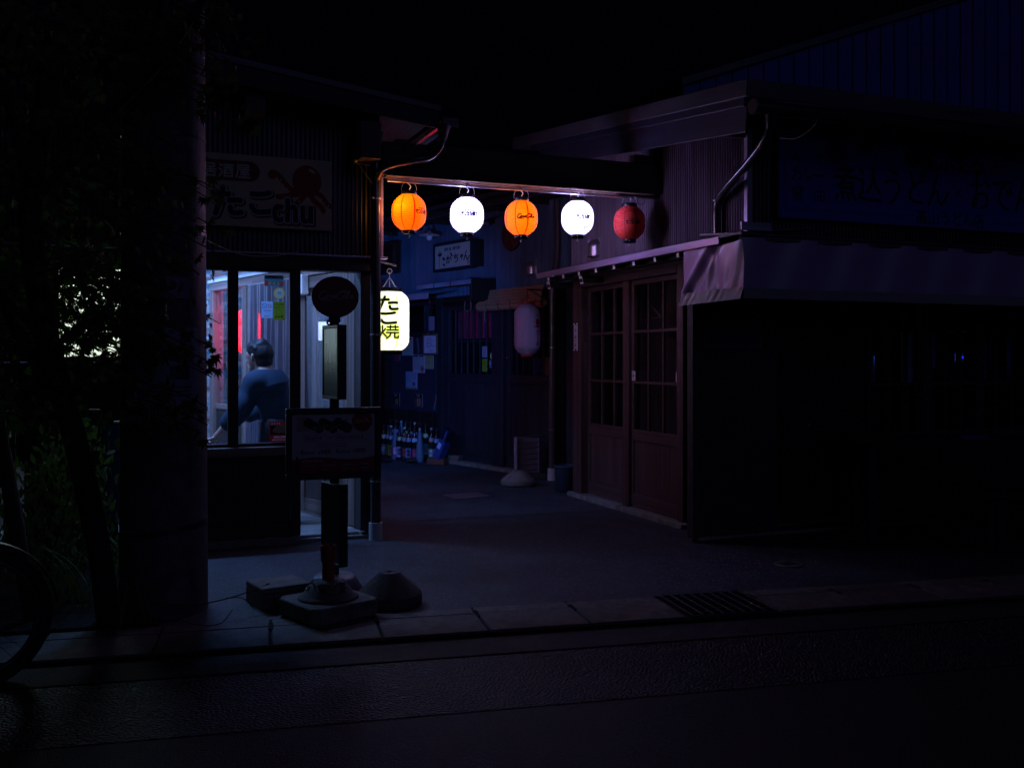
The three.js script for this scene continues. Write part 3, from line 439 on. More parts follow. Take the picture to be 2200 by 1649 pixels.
  part(sh, 'lock', rod(W(5.2, 0.87, 6.445), W(5.2, 0.87, 6.462), 0.012, 12), M.steel);
  const lw = p('lattice_window', [B(5.8, 8.6, 0.7, 0.79, 6.44, 6.52), B(5.8, 8.6, 2.0, 2.1, 6.44, 6.52), B(5.8, 5.845, 0.79, 2.0, 6.44, 6.52), B(6.39, 6.5, 0.79, 2.0, 6.43, 6.52), B(7.0, 7.11, 0.79, 2.0, 6.44, 6.52)], M.blackWood);
  for (const u of [6.045, 6.235, 6.66, 6.84, 7.25, 7.45, 7.7, 7.95]) part(lw, 'muntin', B(u - 0.014, u + 0.014, 0.79, 2.0, 6.45, 6.5), M.blackWood);
  for (const y of [1.19, 1.66]) part(lw, 'cross_rail', B(5.846, 8.6, y - 0.016, y + 0.016, 6.452, 6.498), M.blackWood);
  part(lw, 'pane', B(5.846, 8.6, 0.79, 2.0, 6.505, 6.509, { bevel: 0 }), M.glass);
  for (let k = 0; k < 14; k++) p('wall_board', B(5.81 + k * 0.2, 6.007 + k * 0.2, 0.06, 0.7, 6.46 + (k % 2) * 0.003, 6.5), M.blackWood);
  p('inner_shelf', B(5.85, 8.5, 1.16, 1.19, 6.75, 7.0), M.darkWood);
}
for (const [u, v, y, s, turn, lab] of [[4.385, 8.62, 2.425, 1, -90, 'steel dome vent hood on the corrugated wall above the near canopy'], [4.66, 10.87, 2.44, 0.9, -75.69, 'steel dome vent hood farther back at the end of the canopy']]) {
  const t = thing('vent_hood', lab, 'vent hood', W(u, y, v), turn * RAD, 'steel vent hoods');
  const g = new THREE.SphereGeometry(0.075 * s, 24, 12, 0, Math.PI, 0, Math.PI / 2); g.scale(1, 1.1, 1.25); g.translate(0, 0.08 * s, 0);
  const c = new THREE.CylinderGeometry(0.075 * s, 0.075 * s, 0.09 * s, 24, 1, true, -Math.PI / 2, Math.PI); c.scale(1, 1, 1.25); c.translate(0, 0.035 * s, 0);
  const hoodM = std(C(0.5, 0.47, 0.5), { roughness: 0.3, metalness: 0.85, side: THREE.DoubleSide });
  part(t, 'hood', [norm(g), norm(c)], hoodM, { local: true });
  part(t, 'flange', L(-0.085 * s, 0.085 * s, -0.02 * s, 0.175 * s, -0.006, 0.0), M.steel, { local: true });
  part(t, 'rim', moved(new THREE.TorusGeometry(0.076 * s, 0.004, 6, 24, Math.PI).scale(1, 1.25, 1), 0, -0.01 * s, 0, Math.PI / 2, 0, 0), M.steel, { local: true });
}
{ // beam across the alley, with the steel rail under it
  const t = thing('alley_beam', 'dark timber beam spanning the alley above the row of paper lanterns', 'beam', W(3.1, 2.85, 7.4));
  part(t, 'timber', moved(B(1.90, 4.39, 2.83, 3.085, 7.36, 7.48), 0, 0, 0), M.beamWood);
  part(t, 'edge_strip', B(1.93, 4.3, 2.819, 2.829, 7.345, 7.48), M.rawWood);
  part(t, 'rail', rod(W(1.95, 2.795, 7.42), W(4.12, 2.795, 7.42), 0.013, 12), M.steel);
  part(t, 'end_plate', [B(3.98, 4.38, 2.80, 2.818, 7.4, 7.47)], M.iron);
  part(t, 'cable_loop', moved(new THREE.TorusGeometry(0.034, 0.003, 6, 32), 4.19, 2.77, -7.4), M.black);
}
{ // side curtain flap and front valance of the awning
  const canvas = std(C(0.42, 0.26, 0.46), { roughness: 0.36, side: THREE.DoubleSide }), hemM = std(C(0.42, 0.38, 0.38), { roughness: 0.55, side: THREE.DoubleSide, bumpMap: T.fine, bumpScale: 0.004 });
  const cloth = (w, h, nx, ny, f) => { const g = new THREE.PlaneGeometry(w, h, nx, ny), p = g.attributes.position; for (let i = 0; i < p.count; i++) { const a = p.getX(i) / w + 0.5, b = 0.5 - p.getY(i) / h; const q = f(a, b); p.setXYZ(i, p.getX(i) + q[0], p.getY(i) + q[1], q[2]); } g.computeVertexNormals(); return g; };
  const t = thing('awning_flap', 'shiny purple side flap of the awning with pale hem and slanting creases', 'awning flap', W(4.05, 1.83, 6.1), -Math.PI / 2);
  const ridge = (a, b, x0, x1, s) => { const c = lerp(x0, x1, b); return Math.exp(-(((a - c) / s) ** 2)); };
  const f = (a, b) => [0, 0.012 * Math.sin(a * Math.PI) * -1 * (1 - b), 0.032 * ridge(a, b, 0.46, 0.02, 0.075) - 0.026 * ridge(a, b, 0.56, 0.12, 0.08) + 0.018 * ridge(a, b, 0.5, 0.42, 0.05) * (1 - b * 0.5) - 0.012 * ridge(a, b, 0.52, 0.56, 0.06) + 0.02 * ridge(a, b, 0.97, 0.8, 0.06) * (1 - b) + 0.014 * ridge(a, b, 0.62, 0.78, 0.09) * b + 0.004 * Math.sin(a * 40 + b * 6) * b];
  part(t, 'canvas', moved(cloth(0.78, 0.33, 90, 50, f), 0, 0.243, 0), canvas, { local: true });
  part(t, 'hem', moved(cloth(0.80, 0.085, 90, 10, (a, b) => [-0.01 * b, -0.01 * b * (1 - a), 0.006 + 0.006 * Math.sin(a * 55 + 4 * b) * (0.4 + Math.sin(a * 13) * 0.5) + 0.012 * b]), -0.006, 0.036, 0.003), hemM, { local: true });
  part(t, 'eyelet', [-0.37, -0.02, 0.36].map((x) => moved(new THREE.TorusGeometry(0.012, 0.003, 6, 16), x, 0.415, 0.008)), M.iron, { local: true });
  const r = thing('awning_valance', 'shaded front awning cloth with a pale hem strip over the right shopfront', 'awning', W(6.3, 1.83, 5.73));
  const dark = canvas;
  part(r, 'canvas', moved(cloth(4.5, 0.36, 160, 12, (a, b) => [0, 0, 0.014 * Math.sin(a * 29) * b + 0.01 * Math.sin(a * 61 + 2 * b)]), 0, 0.245, 0), dark, { local: true });
  part(r, 'hem', moved(cloth(4.5, 0.072, 160, 4, (a, b) => [0, 0, 0.008 + 0.014 * Math.sin(a * 29) + 0.01 * Math.sin(a * 61 + 2)]), 0, 0.034, 0), hemM, { local: true });
}
{ // big shop sign facing the street
  const t = thing('udon_sign', 'long dark blue signboard with black Japanese noodle lettering on the right shop', 'sign', W(6.25, 2.47, 6.1));
  const tex = canvasTex(2048, 448, (x, w, h) => {
    x.fillStyle = '#eef0ff'; x.fillRect(0, 0, w, h); const ink = '#05050c';
    x.strokeStyle = '#5a5c80'; x.lineWidth = 3; for (const k of [26, 36]) { x.strokeRect(k, k + 14, w - 2 * k, h - 2 * k - 28); }
    x.fillStyle = '#eef0ff'; x.fillRect(740, 20, 720, 60); x.fillRect(820, 370, 540, 60);
    brush(x, 'みそ', 64, 100, 80, 8, ink, { gap: 1.62 }); brush(x, 'カレー', 64, 188, 80, 9, ink, { gap: 0.84 }); brush(x, '醤油', 64, 284, 80, 6, ink, { gap: 1.62 });
    brush(x, '煮込うどん', 318, 146, 205, 17, ink, { gap: 0.93, sx: 0.79 }); brush(x, '×', 1098, 210, 84, 5, ink); brush(x, 'おでん', 1218, 146, 205, 17, ink, { gap: 0.98, sx: 0.79 });
    brush(x, 'てぶまる', 900, 34, 124, 17, ink, { gap: 0.84 }); x.fillStyle = ink; x.beginPath(); x.arc(830, 94, 52, 0, 7); x.fill(); brush(x, 'テ', 802, 66, 56, 7, '#b8bce0'); x.strokeStyle = ink; x.lineWidth = 4; x.strokeRect(1372, 78, 50, 60); brush(x, '店', 1378, 88, 38, 4, ink);
    brush(x, '高山うどん店', 852, 356, 84, 8, ink, { gap: 0.94 });
  });
  part(t, 'board', L(-1.62, 1.62, 0, 0.705, -0.03, 0), M.roofEdge, { local: true });
  part(t, 'face', moved(new THREE.PlaneGeometry(3.2, 0.69), 0, 0.3525, 0.003), std(C(0.045, 0.055, 0.42), { map: tex, roughness: 0.6 }), { local: true });
  for (const [u, lab] of [[5.2, 'black spotlight over the left end of the long blue signboard'], [6.1, 'black spotlight over the middle of the long blue signboard']]) {
    const s = thing('sign_spotlight', lab, 'spotlight', W(u, 3.12, 5.85), 0, 'spotlights over the blue signboard');
    part(s, 'arm', rod(V3(0, 0.1, -0.3), V3(0, 0.02, 0), 0.012, 8), M.black, { local: true });
    part(s, 'head', moved(new THREE.CylinderGeometry(0.05, 0.062, 0.16, 18), 0.05, -0.05, 0, 0.5, 0, 0.7), M.black, { local: true });
    part(s, 'head_cap', moved(new THREE.CylinderGeometry(0.03, 0.05, 0.03, 18), -0.012, 0.03, -0.035, 0.5, 0, 0.7), M.iron, { local: true });
  }
}
{ // tall gabled building behind
  const t = thing('warehouse', 'tall blue ribbed building rising behind the right shop roof', 'building', W(14, 0, 14));
  const s = new THREE.Shape([[8.7, 0], [24, 0], [24, 11.4], [15.2, 8.32], [8.7, 5.93]].map((q) => new THREE.Vector2(...q)));
  part(t, 'wall', moved(new THREE.ExtrudeGeometry(s, { depth: 6, bevelEnabled: false }), 0, 0, -20), M.blueWall);
  const ribs = []; for (let k = 0; k < 48; k++) { const u = 8.75 + k * 0.32, h = u < 15.2 ? 5.93 + (u - 8.7) * 0.3677 : 8.32 + (u - 15.2) * 0.35; ribs.push(B(u - 0.015, u + 0.015, 0.1, h - 0.02, 13.975, 13.999, { bevel: 0 })); }
  ribs.forEach((g) => part(t, 'rib', g, M.blueWall));
  part(t, 'roof_edge', [moved(L(0, 6.95, 0, 0.12, -6.1, 0.12), 8.65, 5.92, -14, 0, 0, Math.atan(0.3677)), B(8.66, 8.7, 0, 5.9, 13.9, 14.05)], M.roofEdge);
  part(t, 'window', B(16.5, 17.8, 3.2, 4.4, 13.95, 13.99), M.blackGloss);
}
{ // table and bench in front of the right shop
  const t = thing('long_table', 'long dark wooden table outside the right shopfront window', 'table', W(6.4, 0, 5.6), -27 * RAD);
  part(t, 'tabletop', [L(-1.2, 1.3, 0.77, 0.8, -0.32, -0.005), L(-1.2, 1.3, 0.77, 0.8, 0.005, 0.32)], M.blackWood, { local: true });
  for (const x of [-1.08, 1.15]) for (const z of [-0.26, 0.26]) part(t, 'leg', L(x - 0.03, x + 0.03, 0, 0.769, z - 0.03, z + 0.03), M.blackWood, { local: true });
  part(t, 'stretcher', L(-1.05, 1.12, 0.25, 0.31, -0.02, 0.02), M.blackWood, { local: true });
  const b = thing('bench', 'low dark bench standing on the street side of the long table', 'bench', W(6.75, 0, 4.95), -27 * RAD);
  part(b, 'seat', L(-1, 1, 0.4, 0.44, -0.16, 0.16), M.blackWood, { local: true });
  for (const x of [-0.85, 0.85]) part(b, 'leg', [L(x - 0.03, x + 0.03, 0, 0.399, -0.13, -0.07), L(x - 0.03, x + 0.03, 0, 0.399, 0.07, 0.13)], M.blackWood, { local: true });
}
{ // things behind the screen and in the window
  for (const [u, v, m, lab] of [[4.32, 6.72, std(C(0.1, 0.2, 0.22)), 'small dark canister whose foot shows under the end screen'], [4.47, 6.75, std(C(0.45, 0.3, 0.32)), 'small pinkish canister whose foot shows under the end screen']]) {
    const t = thing('canister', lab, 'canister', W(u, 0, v));
    part(t, 'body', lathe([[0, 0], [0.06, 0], [0.065, 0.008], [0.065, 0.3], [0.05, 0.34], [0, 0.34]], 20), m, { local: true });
    part(t, 'cap', lathe([[0, 0.34], [0.02, 0.34], [0.02, 0.38], [0, 0.38]], 12), M.black, { local: true });
  }
  const paper = (name, lab, u0, u1, y0, y1, v, draw, cat = 'poster') => { const t = thing(name, lab, cat, W((u0 + u1) / 2, y0, v)); part(t, 'sheet', L((u0 - u1) / 2, (u1 - u0) / 2, 0, y1 - y0, -0.002, 0, { bevel: 0 }), M.white, { local: true }); part(t, 'print', moved(new THREE.PlaneGeometry((u1 - u0) * 0.99, (y1 - y0) * 0.99), 0, (y1 - y0) / 2, 0.001), std(C(0.4, 0.42, 0.6), { map: canvasTex(128, 192, draw) }), { local: true }); };
  const lines = (bg, ink) => (x, w, h) => { x.fillStyle = bg; x.fillRect(0, 0, w, h); textLines(x, 10, 14, w - 20, 15, 11, ink); };
  paper('menu_poster', 'pale menu sheet behind the second column of lattice panes', 6.25, 6.385, 1.2, 1.64, 6.53, lines('#b9c0d8', '#303448'));
  paper('menu_poster', 'bluish menu sheet right of the wide lattice post', 6.5, 6.645, 1.32, 1.64, 6.53, lines('#a4b4d8', '#2a3048'));
  paper('menu_poster', 'narrow price strip in the far right lattice pane', 7.13, 7.23, 1.22, 1.56, 6.53, lines('#b4b4c8', '#303448'));
  paper('notice_poster', 'dark grey blank poster high on the end screen', 4.215, 4.73, 1.5, 1.84, 6.442, (x, w, h) => { x.fillStyle = '#5c5466'; x.fillRect(0, 0, w, h); x.fillStyle = '#3c4450'; x.fillRect(0, 0, w, 34); });
  for (const [u, lab] of [[5.92, 'large steel stock pot on the window shelf, nearest the shutter'], [6.14, 'large steel stock pot on the window shelf, second from the shutter']]) {
    const t = thing('stock_pot', lab, 'pot', W(u, 1.19, 6.86), 0, 'stock pots on the window shelf');
    part(t, 'pot', lathe([[0, 0], [0.085, 0], [0.09, 0.006], [0.09, 0.24], [0.094, 0.244], [0.086, 0.244], [0.085, 0.02], [0, 0.018]], 28), M.steel, { local: true });
    part(t, 'handle', [-1, 1].map((s) => moved(new THREE.TorusGeometry(0.02, 0.004, 6, 12, Math.PI), s * 0.09, 0.19, 0, 0, 0, -s * Math.PI / 2)), M.steel, { local: true });
  }
  const led = std(C(0.02, 0.03, 0.3), { emissive: C(0.01, 0.03, 1), emissiveIntensity: 0.5 });
  const t = thing('pilot_light', 'two tiny blue pilot lights glowing inside the right shop window', 'pilot light', W(7.19, 1.42, 6.8));
  part(t, 'case', L(-0.06, 0.06, -0.05, 0.05, -0.06, 0), M.black, { local: true }); part(t, 'lamp', [L(-0.05, -0.005, -0.012, 0.012, 0, 0.004), L(0.005, 0.05, -0.012, 0.012, 0, 0.004)], led, { local: true });
  const l = new THREE.PointLight(C(0.08, 0.16, 1), 0.02); l.position.set(0, 0, 0.03); l.name = 'pilot_light_lamp'; t.add(l);
}

// ---------------------------------------------------------------- back of the alley: grill restaurant; local x runs towards the street, z into the alley
const BK = [W(4.85, 0, 10.2), -75.69 * RAD], FB = frame(BK[0].x, 0, BK[0].z, BK[1]);
const atB = (x, y, z) => V3(x, y, z).applyAxisAngle(V3(0, 1, 0), BK[1]).add(BK[0]);
const grill = thing('grill_building', 'dark timber restaurant at the bend of the alley with barred sliding doors', 'building', ...BK);
{
  const p = (n, g, m, o = {}) => part(grill, n, g, m, { ...o, local: true });
  p('corrugated_cladding', moved(corr(7.5, 1.05, 0.034, 0.022), -6.6, 2.25, 0.01), M.corrBack);
  p('wall', [L(-6.6, 0.9, 2.25, 3.7, -0.12, -0.01, { bevel: 0 }), L(0.131, 0.9, 0, 2.249, -0.12, -0.01, { bevel: 0 }), L(-6.6, 0.6, 0, 3.6, -2.6, -2.5, { bevel: 0 }), L(-6.7, -6.601, 0, 3.6, -2.5, 0.0, { bevel: 0 })], M.darkWall);
  p('roof', [moved(L(-6.8, 0.7, 0, 0.1, -3, 0.42), 0, 3.36, 0, 0.08, 0, 0)], M.roofEdge);
  p('soffit', L(-6.7, 0.6, 3.29, 3.32, -0.1, 0.38), M.darkWood);
  for (let k = 0; k < 9; k++) p('rafter', L(-6.2 + k * 0.72, -6.14 + k * 0.72, 3.235, 3.288, -0.02, 0.38), M.darkWood);
  p('eaves_gutter', moved(rod(V3(-6.8, 3.3, 0.45), V3(0.7, 3.3, 0.45), 0.05, 12), 0, 0, 0), M.pipeDark);
  // posts and sliding doors
  for (const [a, b] of [[-2.83, -2.70], [-1.52, -1.28], [-0.34, -0.22]]) p('post', L(a, b, 0.05, 2.25, -0.1, 0.05), M.navyWood);
  p('post', L(-0.05, 0.13, 0.06, 2.3, -0.1, 0.03), M.navyWood);
  p('lintel', L(-2.7, -0.22, 2.12, 2.25, -0.1, 0.04), M.blackWood);
  p('sill_stone', [L(-2.84, -0.24, -0.02, 0.048, -0.15, 0.1, { bevel: 0.01 }), L(-0.1, 0.3, -0.02, 0.06, -0.15, 0.06, { bevel: 0.012 })], M.stone);
  for (const [x0, x1, lab, n] of [[-2.69, -1.525, 'far barred door', 7], [-1.275, -0.345, 'near barred door', 6]]) {
    const d = p('sliding_door', [L(x0, x0 + 0.08, 0.05, 2.12, -0.05, -0.005), L(x1 - 0.06, x1, 0.05, 2.12, -0.05, -0.005), L(x0 + 0.08, x1 - 0.06, 2.06, 2.12, -0.05, -0.005), L(x0 + 0.08, x1 - 0.06, 1.09, 1.21, -0.05, -0.005), L(x0 + 0.08, x1 - 0.06, 0.05, 0.19, -0.05, -0.005)], M.navyWood, { label: lab });
    const w = (x1 - x0 - 0.14) / n;
    for (let k = 1; k < n; k++) part(d, 'bar', L(x0 + 0.08 + w * k - 0.014, x0 + 0.08 + w * k + 0.014, 1.211, 2.06, -0.035, -0.008), M.navyWood, { local: true });
    part(d, 'cross_rail', L(x0 + 0.08, x1 - 0.06, 1.625, 1.655, -0.0345, -0.012), M.navyWood, { local: true });
    part(d, 'pane', L(x0 + 0.08, x1 - 0.06, 1.21, 2.06, -0.042, -0.039, { bevel: 0 }), M.glass, { local: true });
    for (let k = 0; k < 5; k++) { const q = (x1 - x0 - 0.14) / 5; part(d, 'door_board', L(x0 + 0.081 + q * k, x0 + 0.079 + q * (k + 1), 0.19, 1.09, -0.034 + (k % 2) * 0.003, -0.02 + (k % 2) * 0.003, { grain: 1 }), M.navyWood, { local: true }); }
    part(d, 'door_pull', moved(new THREE.SphereGeometry(0.018, 14, 10), x0 + 0.04, 1.42, 0.006), M.chrome, { local: true });
  }
  p('floor', L(-6.5, 0.2, 0, 0.03, -2.5, -0.12, { bevel: 0 }), M.darkWall);
  p('inner_counter', L(-2.7, -0.3, 0.03, 1.25, -1.2, -0.8), M.darkWood);
  // board wall with service window to the left of the doors
  p('window_frame', [L(-4.4, -2.84, 2.17, 2.25, -0.08, 0.03), L(-4.4, -2.84, 1.73, 1.79, -0.08, 0.05), L(-4.4, -4.34, 1.79, 2.17, -0.08, 0.03), L(-2.9, -2.84, 1.79, 2.17, -0.08, 0.03), L(-3.24, -3.21, 1.79, 2.17, -0.07, 0.02)], M.navyWood);
  p('pane', L(-4.34, -2.9, 1.79, 2.17, -0.05, -0.046, { bevel: 0 }), M.glass);
  p('wall', L(-6.6, -2.84, 0, 1.729, -0.1, -0.005, { bevel: 0 }), M.darkWall);
  p('wall', L(-6.6, -4.41, 1.73, 2.25, -0.1, -0.005, { bevel: 0 }), M.darkWall);
  for (let k = 0; k < 9; k++) p('wall_board', L(-4.4 + k * 0.174, -4.228 + k * 0.174, 0.05, 0.66, -0.004, 0.012 + (k % 2) * 0.004, { grain: 1 }), M.blackWood);
  p('notice_panel', L(-4.13, -2.88, 0.66, 1.72, 0.0, 0.035), std(C(0.02, 0.025, 0.05), { roughness: 0.6, bumpMap: T.fine, bumpScale: 0.001 }));
  // two small canopies over window and doors
  const c1 = p('canopy', moved(L(-3.95, -2.33, 0, 0.02, 0, 0.5), 0, 2.33, 0, 0.14, 0, 0), M.corrBack, { label: 'lower canopy over the service window' });
  part(c1, 'canopy_fascia', L(-3.95, -2.33, 2.2, 2.285, 0.49, 0.505), std(C(0.34, 0.4, 0.55), { roughness: 0.4, map: T.metal }), { local: true });  // paler than its canopy: light falling on the edge is put into the colour
  part(c1, 'canopy_bracket', [tube([V3(-2.7, 2.25, 0.04), V3(-2.7, 2.12, 0.1), V3(-2.7, 2.12, 0.22), V3(-2.7, 2.26, 0.26)], 0.008, 16, 6)], M.iron, { local: true });
  const c2 = p('canopy', moved(L(-2.75, -1.45, 0, 0.02, 0, 0.42), 0, 2.44, 0, 0.12, 0, 0), M.corrBack, { label: 'upper canopy over the far barred door' });
  part(c2, 'canopy_fascia', L(-2.75, -1.45, 2.345, 2.4, 0.41, 0.425), std(C(0.34, 0.4, 0.55), { roughness: 0.4, map: T.metal }), { local: true });  // same pale tone, with the light on this edge put into the colour
  part(c2, 'cheek_board', [L(-1.49, -1.45, 2.15, 2.43, 0.0, 0.405), L(-2.3, -1.5, 2.14, 2.17, 0.0, 0.4)], M.blackWood, { local: true });
  part(c2, 'seam', [-2.3, -1.9].map((x) => L(x - 0.008, x + 0.008, 2.345, 2.402, 0.425, 0.43)), M.iron, { local: true });
  part(c2, 'pull_handle', tube([V3(-1.75, 2.14, 0.3), V3(-1.75, 2.03, 0.3), V3(-1.62, 2.03, 0.3), V3(-1.62, 2.14, 0.3)], 0.008, 20, 6), M.rawWood, { local: true });
  // downpipe at the near corner
  const dp = p('downpipe', [rod(V3(-0.18, 0.12, 0.13), V3(-0.18, 2.15, 0.13), 0.038, 16), tube([V3(-0.18, 2.15, 0.13), V3(-0.18, 2.3, 0.12), V3(-0.17, 2.6, 0.06), V3(-0.17, 3.25, 0.06)], 0.036, 24, 12)], M.pipe);
  part(dp, 'ground_collar', rod(V3(-0.18, 0, 0.13), V3(-0.18, 0.14, 0.13), 0.052, 18), M.pvc, { local: true });
  for (const y of [0.58, 1.53, 2.35]) part(dp, 'pipe_clip', rod(V3(-0.18, y, y > 2 ? 0.115 : 0.13), V3(-0.18, y + 0.014, y > 2 ? 0.115 : 0.13), 0.042, 16), M.steel, { local: true });
}
const onB = (name, label, cat, x, y, z, group) => thing(name, label, cat, atB(x, y, z), BK[1], group);
{ // red half curtain behind the bars
  const t = onB('noren_curtain', 'red half curtain hanging behind the bars of the far sliding door', 'curtain', -2.03, 1.68, -0.1);
  const red = std(C(0.5, 0.03, 0.12), { roughness: 0.8, side: THREE.DoubleSide });
  for (let k = 0; k < 4; k++) { const g = new THREE.PlaneGeometry(0.225, 0.4, 14, 6), p = g.attributes.position; for (let i = 0; i < p.count; i++) p.setZ(i, 0.01 * Math.sin(p.getX(i) * 38 + k) * (0.4 - p.getY(i))); g.computeVertexNormals(); part(t, 'panel', moved(g, -0.36 + k * 0.23, 0.2, 0), red, { local: true }); }
  part(t, 'rod', rod(V3(-0.5, 0.41, 0), V3(0.5, 0.41, 0), 0.008, 8), M.darkWood, { local: true });
}
{ // rolled reed blind
  const t = onB('reed_blind', 'rolled brown reed blind tied under the eaves above the near barred door', 'blind', -1.0, 2.03, 0.12);
  const reed = [C(0.34, 0.2, 0.11), C(0.4, 0.25, 0.15), C(0.28, 0.16, 0.09)].map((c) => std(c, { roughness: 0.55 }));
  for (let k = 0; k < 15; k++) { const a = -0.7 + k * 0.42; part(t, 'reed', rod(V3(-0.68 + rr(-0.01, 0.01), 0.045 + Math.sin(a) * 0.05, Math.cos(a) * 0.05), V3(0.64 + rr(-0.01, 0.01), 0.045 + Math.sin(a) * 0.05, Math.cos(a) * 0.05), 0.011, 7), reed[k % 3], { local: true }); }
  for (let k = 0; k < 13; k++) part(t, 'reed', rod(V3(-0.63 + rr(-0.01, 0.01), 0.09 + k * 0.0125, 0.045 - k * 0.004), V3(0.65, 0.095 + k * 0.0125, 0.045 - k * 0.004), 0.0065, 6), reed[(k * 2) % 3], { local: true });
  part(t, 'tie_cord', [-0.45, -0.2, 0.05, 0.3, 0.55].map((x) => moved(new THREE.TorusGeometry(0.064, 0.0035, 5, 20), x, 0.045, 0, 0, Math.PI / 2, 0)), M.black, { local: true });
  part(t, 'hanging_cord', tube([V3(-0.45, 0.0, 0.07), V3(-0.46, -0.08, 0.075), V3(-0.45, -0.16, 0.07)], 0.004, 10, 5), M.rope, { local: true });
}
{ // framed shop sign on the cladding
  const t = onB('tulip_sign', 'pale framed signboard with brushed lettering and a red seal on the corrugated wall', 'sign', -2.255, 2.59, 0.16);
  const tex = canvasTex(512, 208, (x, w, h) => {
    x.fillStyle = '#cdd3c4'; x.fillRect(0, 0, w, h); const ink = '#14182c';
    brush(x, '焼き鳥', 132, 22, 34, 4, ink, { gap: 1.02 }); brush(x, '焼き豚', 256, 22, 34, 4, ink, { gap: 1.02 });
    x.fillStyle = ink; x.beginPath(); x.moveTo(40, 60); x.bezierCurveTo(34, 90, 60, 104, 70, 92); x.bezierCurveTo(92, 104, 104, 84, 96, 58); x.lineTo(84, 74); x.lineTo(70, 34); x.lineTo(58, 74); x.fill();
    x.strokeStyle = ink; x.lineWidth = 6; x.beginPath(); x.moveTo(70, 92); x.quadraticCurveTo(56, 140, 66, 194); x.stroke();
    x.fillStyle = ink; for (const [a, b, c, d, e] of [[126, 122, 24, 13, 0.6], [130, 176, 20, 10, 0.7], [238, 92, 24, 11, 0.9]]) { x.save(); x.translate(a, b); x.rotate(e); x.beginPath(); x.ellipse(0, 0, c, d, 0, 0, 7); x.fill(); x.restore(); }
    brush(x, 'か', 158, 92, 86, 13, ink); brush(x, 'ち', 262, 84, 88, 11, ink); brush(x, 'ゃ', 348, 78, 72, 11, ink); brush(x, 'ん', 404, 70, 96, 12, ink);
    x.strokeStyle = '#a03028'; x.lineWidth = 4; x.strokeRect(462, 160, 30, 34); brush(x, '生', 466, 166, 22, 3, '#a03028');
  });
  part(t, 'frame', [L(-0.47, 0.47, 0, 0.035, -0.07, 0.02), L(-0.47, 0.47, 0.345, 0.38, -0.07, 0.02), L(-0.47, -0.435, 0.035, 0.345, -0.07, 0.02), L(0.435, 0.47, 0.035, 0.345, -0.07, 0.02), L(-0.434, 0.434, 0.036, 0.344, -0.065, 0)], M.navyWood, { local: true });
  part(t, 'face', moved(new THREE.PlaneGeometry(0.868, 0.308), 0, 0.19, 0.003), std(C(0.75, 0.78, 0.8), { map: tex, roughness: 0.6 }), { local: true });
  part(t, 'side_bracket', [L(0.472, 0.53, 0.02, 0.36, -0.15, -0.05)], M.blackWood, { local: true });
}
{ // dark hanging board, enamel lamp, round plaque
  const t = onB('hanging_board', 'plain dark wooden signboard hung under the eaves left of the framed sign', 'sign', -3.62, 2.62, 0.52);
  part(t, 'board', [L(-0.75, 0.45, 0, 0.36, -0.03, 0.03)], M.blackWood, { local: true }); part(t, 'batten', [L(-0.76, 0.46, 0.361, 0.385, -0.04, 0.04), L(-0.76, 0.46, -0.022, -0.001, -0.04, 0.04)], M.darkWood, { local: true });
  part(t, 'chain', [-0.5, 0.25].map((x) => rod(V3(x, 0.386, 0), V3(x, 0.67, -0.1), 0.006, 6)), M.iron, { local: true });
  const e = onB('enamel_lamp', 'unlit white bulb under a flat enamel shade below the back eaves', 'lamp', -2.62, 3.08, 0.3);
  part(e, 'shade', lathe([[0.02, 0.05], [0.04, 0.03], [0.14, 0.0], [0.145, -0.006], [0.135, -0.003], [0.03, 0.02], [0, 0.02]], 32), M.white, { local: true });
  part(e, 'bulb', moved(new THREE.SphereGeometry(0.04, 20, 14), 0, -0.035, 0), M.white, { local: true }); part(e, 'neck', lathe([[0, 0.045], [0.018, 0.045], [0.018, 0.1], [0, 0.1]], 12), M.black, { local: true });
  part(e, 'stem', rod(V3(0, 0.1, 0), V3(0, 0.22, 0), 0.008, 8), M.iron, { local: true });
  const q = onB('round_plaque', 'large round dark red plaque on the corrugated wall behind the second orange lantern', 'plaque', -1.09, 2.95, 0.03);
  part(q, 'disc', moved(lathe([[0, 0.03], [0.17, 0.03], [0.19, 0.02], [0.2, 0.0], [0, 0]], 40), 0, 0, 0, Math.PI / 2, 0, 0), std(C(0.14, 0.05, 0.04), { roughness: 0.7, map: T.concrete }), { local: true });
  part(q, 'rim', moved(new THREE.TorusGeometry(0.19, 0.008, 8, 40), 0, 0, 0.02), M.blackWood, { local: true });
  const wv = onB('wall_light', 'small dark floodlight high on the wall behind the lanterns', 'floodlight', -1.35, 3.12, 0.2);
  part(wv, 'head', moved(L(-0.05, 0.05, -0.035, 0.035, -0.05, 0.05, { bevel: 0.01 }), 0, 0, 0, 0.5, 0, 0), M.iron, { local: true }); part(wv, 'lens', moved(L(-0.04, 0.04, -0.025, 0.025, 0.0505, 0.054), 0, 0, 0, 0.5, 0, 0), std(C(0.1, 0.13, 0.3), { roughness: 0.1 }), { local: true }); part(wv, 'bracket', rod(V3(0, 0.03, -0.04), V3(0, 0.1, -0.18), 0.008, 8), M.iron, { local: true });
}
